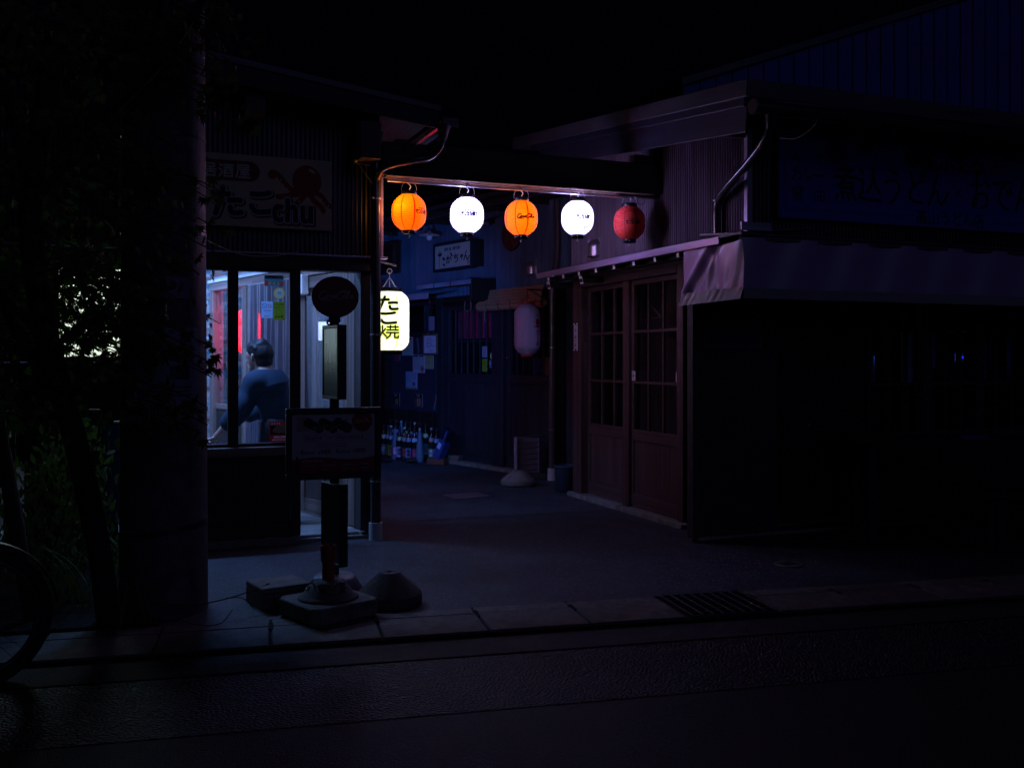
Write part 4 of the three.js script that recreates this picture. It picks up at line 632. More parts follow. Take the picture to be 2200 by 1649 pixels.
{ // papers pinned to the panel
  const sheet = (name, label, cat, x0, x1, y0, y1, draw, tint = C(0.6, 0.66, 0.75), o = {}) => {
    const t = onB(name, label, cat, (x0 + x1) / 2, y0, o.z ?? 0.037, o.group); if (o.tilt) t.rotateZ(o.tilt);
    const w = x1 - x0, h = y1 - y0;
    part(t, 'sheet', L(-w / 2, w / 2, 0, h, 0, 0.0022, { bevel: 0 }), M.white, { local: true });
    part(t, 'print', moved(new THREE.PlaneGeometry(w * 0.985, h * 0.985), 0, h / 2, 0.0034), std(tint, { map: canvasTex(128, Math.round(128 * h / w), draw), roughness: 0.7 }), { local: true });
    return t;
  };
  const menu = (bg, extra) => (x, w, h) => { x.fillStyle = bg; x.fillRect(0, 0, w, h); textLines(x, 8, 14, w * 0.62, Math.floor(h / 10) - 2, 9, '#303848'); textLines(x, w * 0.78, 14, 20, Math.floor(h / 10) - 2, 9, '#303848'); extra?.(x, w, h); };
  const dish = (x, w, h, a, b, r) => { x.fillStyle = '#c8c0b0'; x.beginPath(); x.arc(a, b, r, 0, 7); x.fill(); x.fillStyle = '#7a3418'; for (let k = 0; k < 5; k++) { x.save(); x.translate(a, b); x.rotate(0.7); x.fillRect(-r * 0.7, -r * 0.7 + k * r * 0.3, r * 1.4, r * 0.18); x.restore(); } };
  sheet('menu_sheet', 'menu sheet with a dark heading right beside the glowing cylinder lantern', 'menu', -3.82, -3.5, 1.46, 1.725, menu('#c4d4c0', (x, w) => { x.fillStyle = '#402a2a'; x.fillRect(20, 4, w - 40, 12); }));
  sheet('menu_sheet', 'menu sheet with a photo of skewers at its lower corner', 'menu', -3.5, -3.17, 1.21, 1.47, menu('#c8d8dc', (x, w, h) => { x.fillStyle = '#242c38'; x.fillRect(6, 2, 50, 9); x.fillRect(66, 2, 50, 9); dish(x, w, h, w * 0.8, h * 0.78, 20); }));
  sheet('menu_sheet', 'long yellowish menu strip hanging below the framed whiteboard', 'menu', -3.16, -2.93, 1.27, 1.62, menu('#c8d4a8'), C(0.55, 0.62, 0.55), { z: 0.039 });
  sheet('menu_sheet', 'pale blue sheet with a yellow and red foot, lowest of the pinned menus', 'menu', -3.7, -3.38, 0.975, 1.225, (x, w, h) => { x.fillStyle = '#a8c8e8'; x.fillRect(0, 0, w, h); textLines(x, 8, 8, 50, 6, 9, '#4a5a78'); textLines(x, 66, 8, 54, 5, 9, '#a04848'); x.strokeStyle = '#5a6a90'; x.strokeRect(8, h * 0.55, 50, 30); x.fillStyle = '#5a6a90'; x.fillRect(76, h * 0.6, 30, 22); x.fillStyle = '#a8a040'; x.fillRect(0, h - 8, w, 8); x.fillStyle = '#b04038'; x.fillRect(w - 24, h - 8, 20, 8); });
  sheet('food_photo', 'small food photo with a black heading at the lower left of the notice panel', 'photo', -4.09, -3.88, 0.72, 0.90, (x, w, h) => { x.fillStyle = '#0c0c14'; x.fillRect(0, 0, w, h * 0.3); x.fillStyle = '#d0d4e0'; x.font = 'bold 26px sans-serif'; x.fillText('Stve', 30, 24); x.fillStyle = '#4a2a20'; x.fillRect(0, h * 0.3, w, h); dish(x, w, h, w * 0.6, h * 0.68, 26); });
  sheet('food_photo', 'small skewer photo with a black heading at the lower middle of the notice panel', 'photo', -3.44, -3.23, 0.73, 0.91, (x, w, h) => { x.fillStyle = '#0c0c14'; x.fillRect(0, 0, w, h * 0.3); x.fillStyle = '#d0d4e0'; x.font = 'bold 26px sans-serif'; x.fillText('Stve', 30, 24); x.fillStyle = '#8a4a30'; x.fillRect(0, h * 0.3, w, h); dish(x, w, h, w * 0.5, h * 0.66, 32); });
  sheet('picture_card', 'small red picture card under the glowing cylinder lantern', 'card', -4.03, -3.87, 1.38, 1.53, (x, w, h) => { x.fillStyle = '#6a4a78'; x.fillRect(0, 0, w, h); x.fillStyle = '#c02848'; x.fillRect(4, h * 0.5, w - 8, h * 0.46); });
  sheet('striped_leaflet', 'red and white striped leaflet in the corner of the service window', 'leaflet', -3.07, -2.92, 1.81, 2.0, (x, w, h) => { x.fillStyle = '#b8c4dc'; x.fillRect(0, 0, w, h); x.strokeStyle = '#b03848'; x.lineWidth = 9; for (let k = -3; k < 9; k++) { x.beginPath(); x.moveTo(0, k * 28); x.lineTo(w, k * 28 + 60); x.stroke(); } }, undefined, { z: 0.034 });
  sheet('no_smoking_notice', 'white notice with a small red mark on the bars of the far door', 'notice', -1.80, -1.69, 1.43, 1.57, (x, w, h) => { x.fillStyle = '#b4bccc'; x.fillRect(0, 0, w, h); x.strokeStyle = '#38486a'; x.lineWidth = 5; x.strokeRect(16, 16, 40, 40); x.strokeStyle = '#b83030'; x.beginPath(); x.arc(92, 36, 20, 0, 7); x.stroke(); textLines(x, 20, 80, 90, 5, 14, '#404858', 4); }, undefined, { z: -0.004 });
  sheet('lime_notice', 'lime green paper strip under the white notice on the far door', 'notice', -1.80, -1.69, 1.245, 1.405, (x, w, h) => { x.fillStyle = '#a8c838'; x.fillRect(0, 0, w, h); textLines(x, 14, 14, 100, 8, 18, '#40501c', 6); }, C(0.6, 0.7, 0.3), { z: -0.004 });
  sheet('card_notice', 'white card with red and blue print beside the middle post', 'notice', -1.64, -1.535, 1.295, 1.385, (x, w, h) => { x.fillStyle = '#b8b8cc'; x.fillRect(0, 0, w, h); x.fillStyle = '#b83038'; x.fillRect(0, h * 0.6, 18, 40); for (let k = 0; k < 6; k++) { x.fillStyle = k % 2 ? '#b83038' : '#3848a0'; x.fillRect(26 + k * 16, h * 0.62, 9, h * 0.3); } x.fillStyle = '#a04858'; x.beginPath(); x.arc(64, 26, 14, 0, 7); x.fill(); }, undefined, { z: -0.004 });
  { const t = onB('round_sticker', 'round yellow and white sticker beside the middle post of the barred doors', 'sticker', -1.575, 1.445, -0.004); part(t, 'disc', moved(new THREE.CylinderGeometry(0.048, 0.048, 0.002, 32), 0, 0, 0, Math.PI / 2, 0, 0), std(C(0.7, 0.6, 0.2)), { local: true }); part(t, 'centre', moved(new THREE.CylinderGeometry(0.028, 0.028, 0.002, 24), 0, 0, 0.002, Math.PI / 2, 0, 0), std(C(0.5, 0.58, 0.8)), { local: true }); }
  for (const [x, y, a, lab] of [[-3.35, 1.6, 0.22, 'thin speckled sticker strip slanting above the pinned menus'], [-2.94, 0.8, -0.3, 'thin speckled sticker strip at the lower right edge of the notice panel']]) sheet('sticker_strip', lab, 'sticker', x - 0.022, x + 0.022, y - 0.1, y + 0.11, (q, w, h) => { q.fillStyle = '#20263c'; q.fillRect(0, 0, w, h); for (let k = 0; k < 40; k++) { q.fillStyle = ['#c06038', '#5888b0', '#b8c0d0', '#708040'][k % 4]; q.fillRect(rr(10, 90), (k / 40) * h, 40, h / 44); } }, undefined, { tilt: a });
  // framed whiteboard on a string
  const t = onB('framed_whiteboard', 'small wood framed whiteboard with handwritten lines hanging at the post', 'whiteboard', -2.94, 1.465, 0.075);
  part(t, 'frame', [L(-0.185, 0.185, 0, 0.025, 0, 0.025), L(-0.185, 0.185, 0.265, 0.29, 0, 0.025), L(-0.185, -0.16, 0.025, 0.265, 0, 0.025), L(0.16, 0.185, 0.025, 0.265, 0, 0.025)], M.rawWood, { local: true });
  part(t, 'board', L(-0.159, 0.159, 0.026, 0.264, 0.004, 0.012, { bevel: 0 }), M.white, { local: true });
  part(t, 'handwriting', moved(new THREE.PlaneGeometry(0.31, 0.23), 0, 0.145, 0.0135), std(C(0.75, 0.78, 0.85), { map: canvasTex(160, 120, (x, w, h) => { x.fillStyle = '#dfe8f8'; x.fillRect(0, 0, w, h); brush(x, 'コイコ', 24, 8, 22, 3, '#283048', { gap: 1.2 }); brush(x, 'おてん', 30, 42, 22, 3, '#283048', { gap: 1.2 }); x.strokeStyle = '#c04858'; x.lineWidth = 3; x.beginPath(); x.moveTo(20, 36); x.lineTo(136, 34); x.moveTo(20, 70); x.lineTo(140, 70); x.stroke(); textLines(x, 30, 80, 60, 1, 8, '#384058', 4); textLines(x, 70, 102, 50, 1, 8, '#384058', 5); }) }), { local: true });
  part(t, 'string', tube([V3(-0.1, 0.29, 0.01), V3(0.0, 0.345, -0.01), V3(0.1, 0.29, 0.01)], 0.003, 12, 5, true), M.wire, { local: true });
}
{ // papers low in the near door's panes
  const t = onB('paper_bag', 'brown paper bag standing on the ledge behind the near barred door', 'bag', -0.52, 1.21, -0.12); part(t, 'bag', L(-0.09, 0.09, 0, 0.2, -0.03, 0.03, { bevel: 0.008 }), std(C(0.25, 0.14, 0.09), { roughness: 0.8 }), { local: true }); part(t, 'fold', L(-0.088, 0.088, 0.2, 0.215, -0.01, 0.012), std(C(0.28, 0.16, 0.1)), { local: true });
  const b = onB('blue_box', 'dark blue box standing on the ledge behind the near barred door', 'box', -0.76, 1.21, -0.12); part(b, 'box', L(-0.07, 0.07, 0, 0.19, -0.04, 0.04), std(C(0.05, 0.06, 0.25)), { local: true }); part(b, 'lid', L(-0.072, 0.072, 0.19, 0.21, -0.042, 0.042), std(C(0.08, 0.08, 0.2)), { local: true });
}
{ // outdoor unit and banner pole at the far left
  const t = onB('air_conditioner', 'pale outdoor air conditioner unit on feet partly behind the banner pole', 'air conditioner', -4.75, 0, 0.45);
  part(t, 'cabinet', L(-0.38, 0.38, 0.42, 1.28, -0.15, 0.15, { bevel: 0.015 }), std(C(0.35, 0.34, 0.36), { roughness: 0.5 }), { local: true });
  for (let k = 0; k < 10; k++) part(t, 'grille_bar', L(-0.3, 0.34, 0.55 + k * 0.06, 0.562 + k * 0.06, 0.151, 0.158), std(C(0.25, 0.22, 0.25)), { local: true });
  part(t, 'top_panel', L(-0.39, 0.39, 1.281, 1.3, -0.16, 0.16), M.white, { local: true });
  for (const x of [-0.3, 0.3]) part(t, 'foot', L(x - 0.05, x + 0.05, 0, 0.419, -0.14, 0.14), M.block, { local: true });
  const f = thing('banner_pole', 'thin black banner pole with a white joint beside the glowing cylinder lantern', 'banner pole', W(3.32, 0, 13.1));
  part(f, 'pole', rod(V3(0, 0.05, 0), V3(0, 2.5, 0), 0.02, 10), M.black, { local: true }); part(f, 'joint', rod(V3(0, 0.83, 0), V3(0, 0.87, 0), 0.03, 12), M.white, { local: true }); part(f, 'base', lathe([[0, 0.06], [0.05, 0.06], [0.18, 0.02], [0.18, 0], [0, 0]], 24), M.black, { local: true });
}
{ // sake bottles along the wall, two ranks, each with its own glass and label
  const dark = phy(C(0.012, 0.012, 0.012), { roughness: 0.08, clearcoat: 0.6 }), green = phy(C(0.01, 0.03, 0.015), { roughness: 0.1, clearcoat: 0.5 }), frost = phy(C(0.1, 0.17, 0.25), { roughness: 0.5 });
  const prof = [[0, 0], [0.05, 0], [0.054, 0.008], [0.054, 0.24], [0.05, 0.275], [0.034, 0.325], [0.02, 0.365], [0.0155, 0.41], [0.0155, 0.44], [0, 0.44]], profSlim = [[0, 0], [0.05, 0], [0.054, 0.01], [0.052, 0.17], [0.042, 0.27], [0.028, 0.35], [0.018, 0.41], [0.015, 0.44], [0, 0.44]];
  const G = lathe(prof, 22), GS = lathe(profSlim, 22), cap = lathe([[0, 0.436], [0.018, 0.436], [0.019, 0.44], [0.018, 0.462], [0, 0.464]], 14);
  const lab = new THREE.CylinderGeometry(0.0552, 0.0552, 0.14, 22, 1, true, -1.15, 2.3); lab.translate(0, 0.115, 0); const nlab = new THREE.CylinderGeometry(0.037, 0.0505, 0.055, 18, 1, true, -0.9, 1.8); nlab.translate(0, 0.298, 0);
  const kanji = '生山高酒店油注意';
  const list = [ // u, v, glass, label colours, ink, words
    [3.50, 13.86, green, '#b8b428', '#303818', 'bottle with yellow label beside the downpipe edge'], [3.565, 13.76, dark, '#7a5878', '#c8d4f0', 'dark bottle with a round blue moon on a mauve label'], [3.60, 13.64, dark, '#6a5a1c', '#302808', 'dark bottle with an ochre label'], [3.61, 13.52, green, '#7a8838', '#28340c', 'dark bottle with an olive green label'],
    [3.63, 13.38, frost, '#c03878', '#f0d8e8', 'blue frosted bottle with a pink label'], [3.66, 13.25, dark, '#a8b0e0', '#101020', 'dark bottle with a pale label and red stamp'], [3.69, 13.12, dark, '#2a1a20', '#c04030', 'dark bottle with a dark pictured label'], [3.715, 12.98, dark, '#8890c8', '#0c0c18', 'dark bottle with a lilac label nearest the brick'],
    [3.78, 12.93, dark, '#701838', '#c05070', 'dark bottle with a narrow red label edge'], [3.83, 12.84, frost, null, '', 'plain blue frosted bottle beside the leaning box'],
    [3.72, 13.95, dark, '#505868', '#202028', 'dark bottle at the left end of the rear rank'], [3.76, 13.8, dark, '#484f60', '#202028', 'second dark bottle of the rear rank'], [3.785, 13.62, frost, null, '', 'frosted bottle standing taller in the rear rank'], [3.81, 13.48, dark, '#505868', '#202028', 'rear dark bottle behind the pink labelled one'], [3.84, 13.34, dark, '#404858', '#202028', 'rear dark bottle behind the red stamp one'], [3.865, 13.2, dark, '#505868', '#202028', 'rear dark bottle behind the pictured label'], [3.9, 13.06, dark, '#485060', '#202028', 'rear dark bottle behind the lilac label'], [3.93, 12.9, dark, '#485060', '#202028', 'rear dark bottle behind the red label edge'],
    [4.0, 12.86, green, '#386848', '#c8d8e0', 'dark bottle with a red and green neck band near the leaning box'], [4.03, 12.72, dark, '#7890c0', '#182040', 'dark bottle with a white neck band nearest the leaning box'],
  ];
  list.forEach(([u, v, m, c, ink, words], i) => {
    const back = i > 9, t = thing('sake_bottle', 'large ' + words, 'bottle', W(u, 0, v), Math.atan2(-u, v) + 0.12, 'sake bottles lined up along the wall');
    part(t, 'glass', m === frost ? GS : G, m, { local: true }); part(t, 'cap', cap, i % 3 ? M.black : M.wire, { local: true });
    if (c) part(t, 'label', lab, std(C(0.75, 0.75, 0.8), { roughness: 0.6, side: THREE.DoubleSide, map: canvasTex(64, 80, (x, w, h) => { x.fillStyle = c; x.fillRect(0, 0, w, h); if (i === 1) { x.fillStyle = ink; x.beginPath(); x.arc(26, 42, 22, 0, 7); x.fill(); } brush(x, kanji[i % 8] + kanji[(i + 3) % 8], 12, 8, 28, 5, i === 1 ? '#303050' : ink, { down: true }); if (i === 5) { x.fillStyle = '#c05070'; x.fillRect(38, 34, 10, 26); } }) }), { local: true });
    if (m !== frost) part(t, 'neck_band', nlab, std([C(0.35, 0.5, 0.7), C(0.3, 0.5, 0.3), C(0.45, 0.25, 0.3), C(0.2, 0.3, 0.5)][i % 4], { side: THREE.DoubleSide }), { local: true });
    if (back && i < 18) t.position.y = 0.06;
  });
  const st = thing('bottle_step', 'low dark plank that lifts the rear rank of bottles', 'plank', W(3.84, 0, 13.4), Math.atan2(-0.25, 1) + Math.PI / 2);
  part(st, 'plank', L(-0.68, 0.66, 0.02, 0.06, -0.07, 0.07), M.blackWood, { local: true }); part(st, 'runner', [L(-0.6, -0.5, 0, 0.019, -0.06, 0.06), L(0.5, 0.6, 0, 0.019, -0.06, 0.06)], M.blackWood, { local: true });
  st.rotation.y = Math.atan2(1.05, 0.25) ;
  const bx = thing('gift_box', 'tall dark blue bottle box leaning against the post on a brick', 'box', W(3.98, 0.085, 12.48), -64 * RAD);
  const lean = (g) => moved(g, 0, 0, 0, 0, 0, -0.5);
  part(bx, 'box', lean(L(-0.06, 0.06, 0, 0.28, -0.06, 0.06)), M.cardBlue, { local: true }); part(bx, 'lid', lean(L(-0.062, 0.062, 0.281, 0.44, -0.062, 0.062)), std(C(0.012, 0.014, 0.04), { roughness: 0.35 }), { local: true }); part(bx, 'label', lean(moved(new THREE.PlaneGeometry(0.06, 0.085), -0.01, 0.19, 0.063)), std(C(0.45, 0.6, 0.9)), { local: true }); part(bx, 'ribbon', lean(L(0.02, 0.028, 0.28, 0.441, 0.0625, 0.065)), std(C(0.1, 0.2, 0.6)), { local: true });
  const br = thing('red_brick', 'single red brick under the leaning blue box', 'brick', W(3.98, 0, 12.5), -45 * RAD); part(br, 'brick', L(-0.13, 0.13, 0, 0.08, -0.08, 0.08, { bevel: 0.008 }), M.brick, { local: true }); part(br, 'frog', L(-0.07, 0.07, 0.0795, 0.083, -0.03, 0.03), M.brick, { local: true });
  const wb = thing('wood_blocks', 'two stacked offcuts of weathered wood beside the red brick', 'wood blocks', W(4.2, 0, 12.42), -60 * RAD); part(wb, 'block', L(-0.09, 0.09, 0, 0.075, -0.06, 0.06), M.shopWood, { local: true }); part(wb, 'block', L(-0.1, 0.1, 0.076, 0.12, -0.05, 0.05), M.shopWood, { local: true });
}
{ // umbrella rack, concrete weight, bucket by the back building
  const t = thing('umbrella_rack', 'narrow rusty umbrella rack with mesh side and wire rungs by the downpipe', 'rack', W(4.5, 0.03, 10.62), -30 * RAD);
  part(t, 'mesh_side', L(-0.16, -0.13, 0.0, 0.46, -0.02, 0.1), std(C(0.3, 0.24, 0.3), { roughness: 0.6, metalness: 0.2 }), { local: true });
  part(t, 'back_mesh', L(-0.13, 0.12, 0.02, 0.45, -0.035, -0.028), std(C(0.14, 0.1, 0.12), { roughness: 0.7, bumpMap: T.fine, bumpScale: 0.006 }), { local: true });
  part(t, 'edge_strip', [L(-0.132, -0.118, 0, 0.46, 0.09, 0.105), L(0.11, 0.125, 0.02, 0.46, -0.03, -0.015)], M.flashing, { local: true });
  for (let k = 0; k < 6; k++) { part(t, 'rung', tube([V3(-0.12, 0.07 + k * 0.065, 0.09), V3(0.0, 0.068 + k * 0.065, 0.1), V3(0.12, 0.075 + k * 0.065, -0.02), V3(0.2, 0.072 + k * 0.065, -0.05)], 0.0035, 14, 5), M.iron, { local: true }); }
  part(t, 'top_ring', moved(new THREE.TorusGeometry(0.15, 0.008, 8, 36).scale(1.15, 0.7, 1), 0.02, 0.465, 0.03, Math.PI / 2, 0, 0), M.iron, { local: true });
  part(t, 'foot_block', L(-0.1, 0.24, -0.03, 0.035, -0.1, 0.08, { bevel: 0.012 }), M.blackWood, { local: true });
  const c = thing('concrete_weight', 'pale worn concrete cone weight on the ground before the umbrella rack', 'concrete weight', W(4.14, 0, 10.06));
  part(c, 'cone', lathe([[0, 0.0], [0.185, 0], [0.195, 0.02], [0.195, 0.055], [0.185, 0.07], [0.075, 0.16], [0.06, 0.165], [0.022, 0.165], [0.02, 0.12], [0, 0.12]], 40), M.stone, { local: true });
  part(c, 'chipped_foot', [0.5, 2.2, 4.0].map((a) => moved(L(-0.035, 0.035, 0.0, 0.012, -0.012, 0.012), Math.sin(a) * 0.193, 0, Math.cos(a) * 0.193, 0, a, 0)), M.black, { local: true });
  const b = thing('dark_bucket', 'dark plastic bucket tucked beside the door post in the gap', 'bucket', W(4.42, 0, 9.42));
  part(b, 'bucket', lathe([[0, 0.01], [0.1, 0.01], [0.12, 0.26], [0.127, 0.26], [0.127, 0.275], [0.115, 0.275], [0.095, 0.02], [0, 0.02]], 24), std(C(0.02, 0.03, 0.05), { roughness: 0.35 }), { local: true }); part(b, 'rim', moved(new THREE.TorusGeometry(0.124, 0.006, 6, 28), 0, 0.272, 0, Math.PI / 2, 0, 0), std(C(0.05, 0.12, 0.2), { roughness: 0.3 }), { local: true });
}
// ---------------------------------------------------------------- small things on the right shop's doors
{
  const t = thing('name_plate', 'narrow white vertical plate with grey print on the post left of the sliding doors', 'plate', W(4.345, 1.51, 9.02), -Math.PI / 2);
  part(t, 'plate', L(-0.042, 0.042, 0, 0.24, -0.004, 0), M.white, { local: true }); part(t, 'print', moved(new THREE.PlaneGeometry(0.078, 0.235), 0, 0.12, 0.0015), std(C(0.7, 0.66, 0.75), { map: canvasTex(64, 192, (x, w, h) => { x.fillStyle = '#d8d2dc'; x.fillRect(0, 0, w, h); for (const [a, b, c] of [[30, 22, 20], [60, 10, 10], [84, 26, 26], [124, 10, 18], [150, 24, 22]]) { x.fillStyle = '#6a6070'; x.fillRect(32 - c / 2, a, c, b); } }) }), { local: true });
  part(t, 'corner_hook', [-1, 1].flatMap((s) => [-0.012, 0.252].map((y) => moved(new THREE.SphereGeometry(0.009, 10, 8), s * 0.036, y, 0))), M.white, { local: true });
  for (const [v, y, s, lab] of [[7.9, 1.25, 1, 'white sticker with a red left arrow on the near sliding door, beside the middle post'], [8.1, 1.275, 0.9, 'white sticker with a red arrow on the far sliding door, beside the middle post'], [7.135, 1.25, 1, 'white sticker with a red arrow at the right edge of the near sliding door']]) {
    const q = thing('arrow_sticker', lab, 'sticker', W(v > 8 ? 4.427 : 4.397, y - 0.045, v), -Math.PI / 2, 'red arrow stickers on the sliding doors');
    part(q, 'card', L(-0.034 * s, 0.034 * s, 0, 0.09, -0.001, 0.0, { bevel: 0 }), M.white, { local: true }); part(q, 'arrow', moved(new THREE.PlaneGeometry(0.066 * s, 0.088), 0, 0.045, 0.001), std(C(0.7, 0.62, 0.7), { map: canvasTex(48, 64, (x, w, h) => { x.fillStyle = '#dcd6dc'; x.fillRect(0, 0, w, h); brush(x, '←', 7, 14, 34, 6, '#b02018'); }) }), { local: true });
  }
  const h = thing('coat_hanger', 'pale wooden coat hanger hanging inside the sliding doors', 'coat hanger', W(4.62, 1.78, 8.0), -Math.PI / 2);
  part(h, 'bar', tube([V3(-0.24, 0, 0), V3(-0.2, 0.02, 0), V3(0, 0.12, 0), V3(0.2, 0.02, 0), V3(0.24, 0, 0)], 0.011, 30, 8), M.rawWood, { local: true }); part(h, 'cross_bar', rod(V3(-0.22, 0.005, 0), V3(0.22, 0.005, 0), 0.007, 8), M.rawWood, { local: true }); part(h, 'hook', tube([V3(0, 0.12, 0), V3(0, 0.16, 0), V3(0.02, 0.19, 0), V3(0, 0.21, 0), V3(-0.02, 0.19, 0)], 0.0035, 16, 6), M.wire, { local: true });
}

// ---------------------------------------------------------------- paper lanterns
function lanternPaper(o) { // ribbed profile of revolution; o.r(t) for t from -1 (bottom) to 1 (top)
  const pts = [], n = o.ribs * 4;
  for (let i = 0; i <= n; i++) { const t = -1 + (2 * i) / n; pts.push([o.r(t) - 0.005 * (1 - Math.cos((i / 4) * Math.PI * 2)) * 0.5, t * o.h]); }
  return lathe(pts, 64);
}
const yokocho = (ink) => (x, cx, cy) => { x.save(); x.translate(cx, cy); x.scale(1, 1.5); brush(x, 'でこなる横丁', -88, -14, 44, 7.5, ink, { gap: 0.95, sx: 0.68 }); brush(x, '高山高山山山', -50, -30, 14, 2.6, ink, { gap: 1.15 }); x.restore(); };
function lanternTex(paper, seam, seams, phase, write, label) {
  return canvasTex(1024, 512, (x, w, h) => {
    x.fillStyle = paper; x.fillRect(0, 0, w, h);
    for (let i = 0; i < 900; i++) { x.fillStyle = i % 2 ? 'rgba(255,255,255,0.05)' : 'rgba(120,90,60,0.05)'; x.fillRect(rnd() * w, rnd() * h, rr(4, 30), 1.5); }
    for (let i = 0; i < seams; i++) { x.fillStyle = seam; const a = ((i + phase) / seams) * w; x.fillRect(a - (i % 2 ? 4 : 7), 0, i % 2 ? 8 : 14, h); }
    write(x, w, h);
  });
}
const bulbMat = (c, e) => std(C(0.9, 0.9, 0.9), { emissive: c, emissiveIntensity: e });
function hangLantern(o) {
  const t = thing('paper_lantern', o.label, 'lantern', o.pos, o.turn, o.group);
  const g = lanternPaper(o);
  const mat = phy(C(...o.color), { map: o.tex, side: THREE.DoubleSide, roughness: o.lit ? 0.93 : 0.75, transmission: o.lit ? o.through ?? 0.55 : 0.12, thickness: 0, specularIntensity: o.lit ? 0.4 : 1, ...(o.lit ? { emissive: C(...o.glow), emissiveMap: o.tex, emissiveIntensity: 1 } : {}) });
  part(t, 'paper_shade', g, mat, { local: true });
  const rt = o.r(1), rb = o.r(-1);
  part(t, 'top_ring', moved(lathe([[rt - 0.012, 0], [rt + 0.003, 0], [rt + 0.004, o.cap], [rt - 0.006, o.cap], [rt - 0.008, 0.006]], 36), 0, o.h - 0.003, 0), o.capMat ?? M.blackGloss, { local: true });
  part(t, 'bottom_ring', moved(lathe([[rb - 0.008, o.cap], [rb + 0.003, o.cap], [rb + 0.004, 0], [0, 0], [0, 0.004], [rb - 0.01, 0.004]], 36), 0, -o.h - o.cap + 0.003, 0), o.capMat ?? M.blackGloss, { local: true });
  if (o.hoop) {
    const y0 = o.h + o.cap * 0.6; part(t, 'wire_handle', tube([V3(-rt, y0, 0), V3(-rt * 0.92, y0 + 0.045, 0), V3(-rt * 0.45, y0 + 0.085, 0), V3(0, y0 + 0.096, 0), V3(rt * 0.45, y0 + 0.085, 0), V3(rt * 0.92, y0 + 0.045, 0), V3(rt, y0, 0)], 0.0023, 36, 6), M.wire, { local: true });
    part(t, 'cord', tube([V3(0, y0 + 0.1, 0), V3(-0.012, y0 + 0.075, 0.01), V3(0.014, y0 + 0.045, 0.006), V3(0.002, y0 + 0.02, 0), V3(-0.004, y0 - 0.01, 0)], 0.0036, 24, 6), M.white, { local: true });
    part(t, 'hook', tube([V3(0, y0 + 0.135, 0), V3(0.012, y0 + 0.12, 0), V3(0.008, y0 + 0.095, 0), V3(-0.01, y0 + 0.09, 0), V3(-0.014, y0 + 0.105, 0)], 0.004, 16, 6), M.steel, { local: true });
    part(t, 'bottom_knob', [lathe([[0, -0.028], [0.008, -0.026], [0.008, -0.01], [0.004, -0.008], [0.004, 0], [0, 0]], 10)].map((q) => moved(q, 0, -o.h - o.cap + 0.002, 0)), M.wire, { local: true });
    part(t, 'rivet', [-1, 0, 1].map((s) => moved(new THREE.SphereGeometry(0.004, 8, 6), Math.sin(s * 1.1) * (rb + 0.004), -o.h - o.cap * 0.5, Math.cos(s * 1.1) * (rb + 0.004))), M.wire, { local: true });
  }
  if (o.lit) {
    part(t, 'bulb', moved(new THREE.SphereGeometry(0.028, 20, 14), ...(o.bulb ?? [0, 0.03, 0])), bulbMat(C(...o.light), 6), { local: true });
    const l = new THREE.PointLight(C(...o.light), o.power); l.position.set(...(o.bulb ?? [0, 0.03, 0])); l.shadow.radius = o.soft ?? 3.4; l.castShadow = true; l.name = 'paper_lantern_light'; t.add(l);
  }
  return t;
}
const roundR = (t) => { const k = Math.abs(t); return 0.137 * (1 - 0.62 * Math.pow(k, 3.0)) + (t > 0 ? 0.009 * k ** 3 : 0); };
const uAt = (deg) => 512 * 0 + ((deg % 360) + 360) % 360 / 360 * 1024; // picture column of an azimuth
const W1 = [0.4, 0.32, 1.0];
const orangeSet = { color: [1, 0.52, 0.02], glow: [0.4, 0.03, 0.0], light: [1, 0.4, 0.06], power: 0.135, lit: true };
const whiteSet = { color: [0.95, 0.95, 1], glow: [0.75, 0.8, 0.95], light: W1, power: 0.66, lit: true, through: 0.28 };
const row = 'round paper lanterns hanging in a row from the beam';
const mk = (i, u, y, extra) => hangLantern({ r: roundR, h: 0.142, ribs: 18, cap: 0.03, hoop: true, pos: W(u, y, 7.42), turn: Math.atan2(-u, 7.42), group: row, ...extra });
mk(0, 2.125, 2.552, { ...orangeSet, soft: 1.2, bulb: [-0.045, 0.045, 0.06], label: 'glowing orange lantern with dark lettering at its right edge, nearest the downpipe', tex: lanternTex('#ffd9a0', '#ff2400', 8, 0.42, (x, w) => { for (const k of [0, w]) yokocho('#1a0c04')(x, uAt(52) - 0 + k * 0, 250); }) });
mk(1, 2.607, 2.557, { ...whiteSet, label: 'glowing white lantern between the two orange ones', tex: lanternTex('#ffffff', '#dcdce8', 8, 0.3, (x, w) => { for (const k of [0, w]) yokocho('#0c0c18')(x, 26 + k, 250); }) });
mk(2, 3.08, 2.56, { ...orangeSet, soft: 1.2, bulb: [0.025, 0.01, 0.075], label: 'glowing orange lantern with flowing soft drink script', tex: lanternTex('#ffdca4', '#ff2800', 8, 0.53, (x, w) => { for (const k of [0, w]) { x.save(); x.translate(-48 + k, 206); x.scale(1, 1.5); cola(x, 0, 0, 0.64, '#1c0a02', 15); x.restore(); }; }) });
mk(3, 3.593, 2.588, { ...whiteSet, label: 'glowing white lantern with torn paper at its foot, beside the unlit red one', tex: lanternTex('#ffffff', '#d8d8e4', 8, 0.68, (x, w) => { for (const k of [0, w]) yokocho('#0c0c18')(x, 72 + k, 250); x.strokeStyle = '#5a5a66'; x.lineWidth = 3; for (let i = 0; i < 9; i++) { x.beginPath(); x.moveTo(60 + rr(0, 20), 418 + i * 5); x.quadraticCurveTo(110, 395 + i * 7, 150 + rr(0, 20), 380 + i * 6); x.stroke(); } }) });
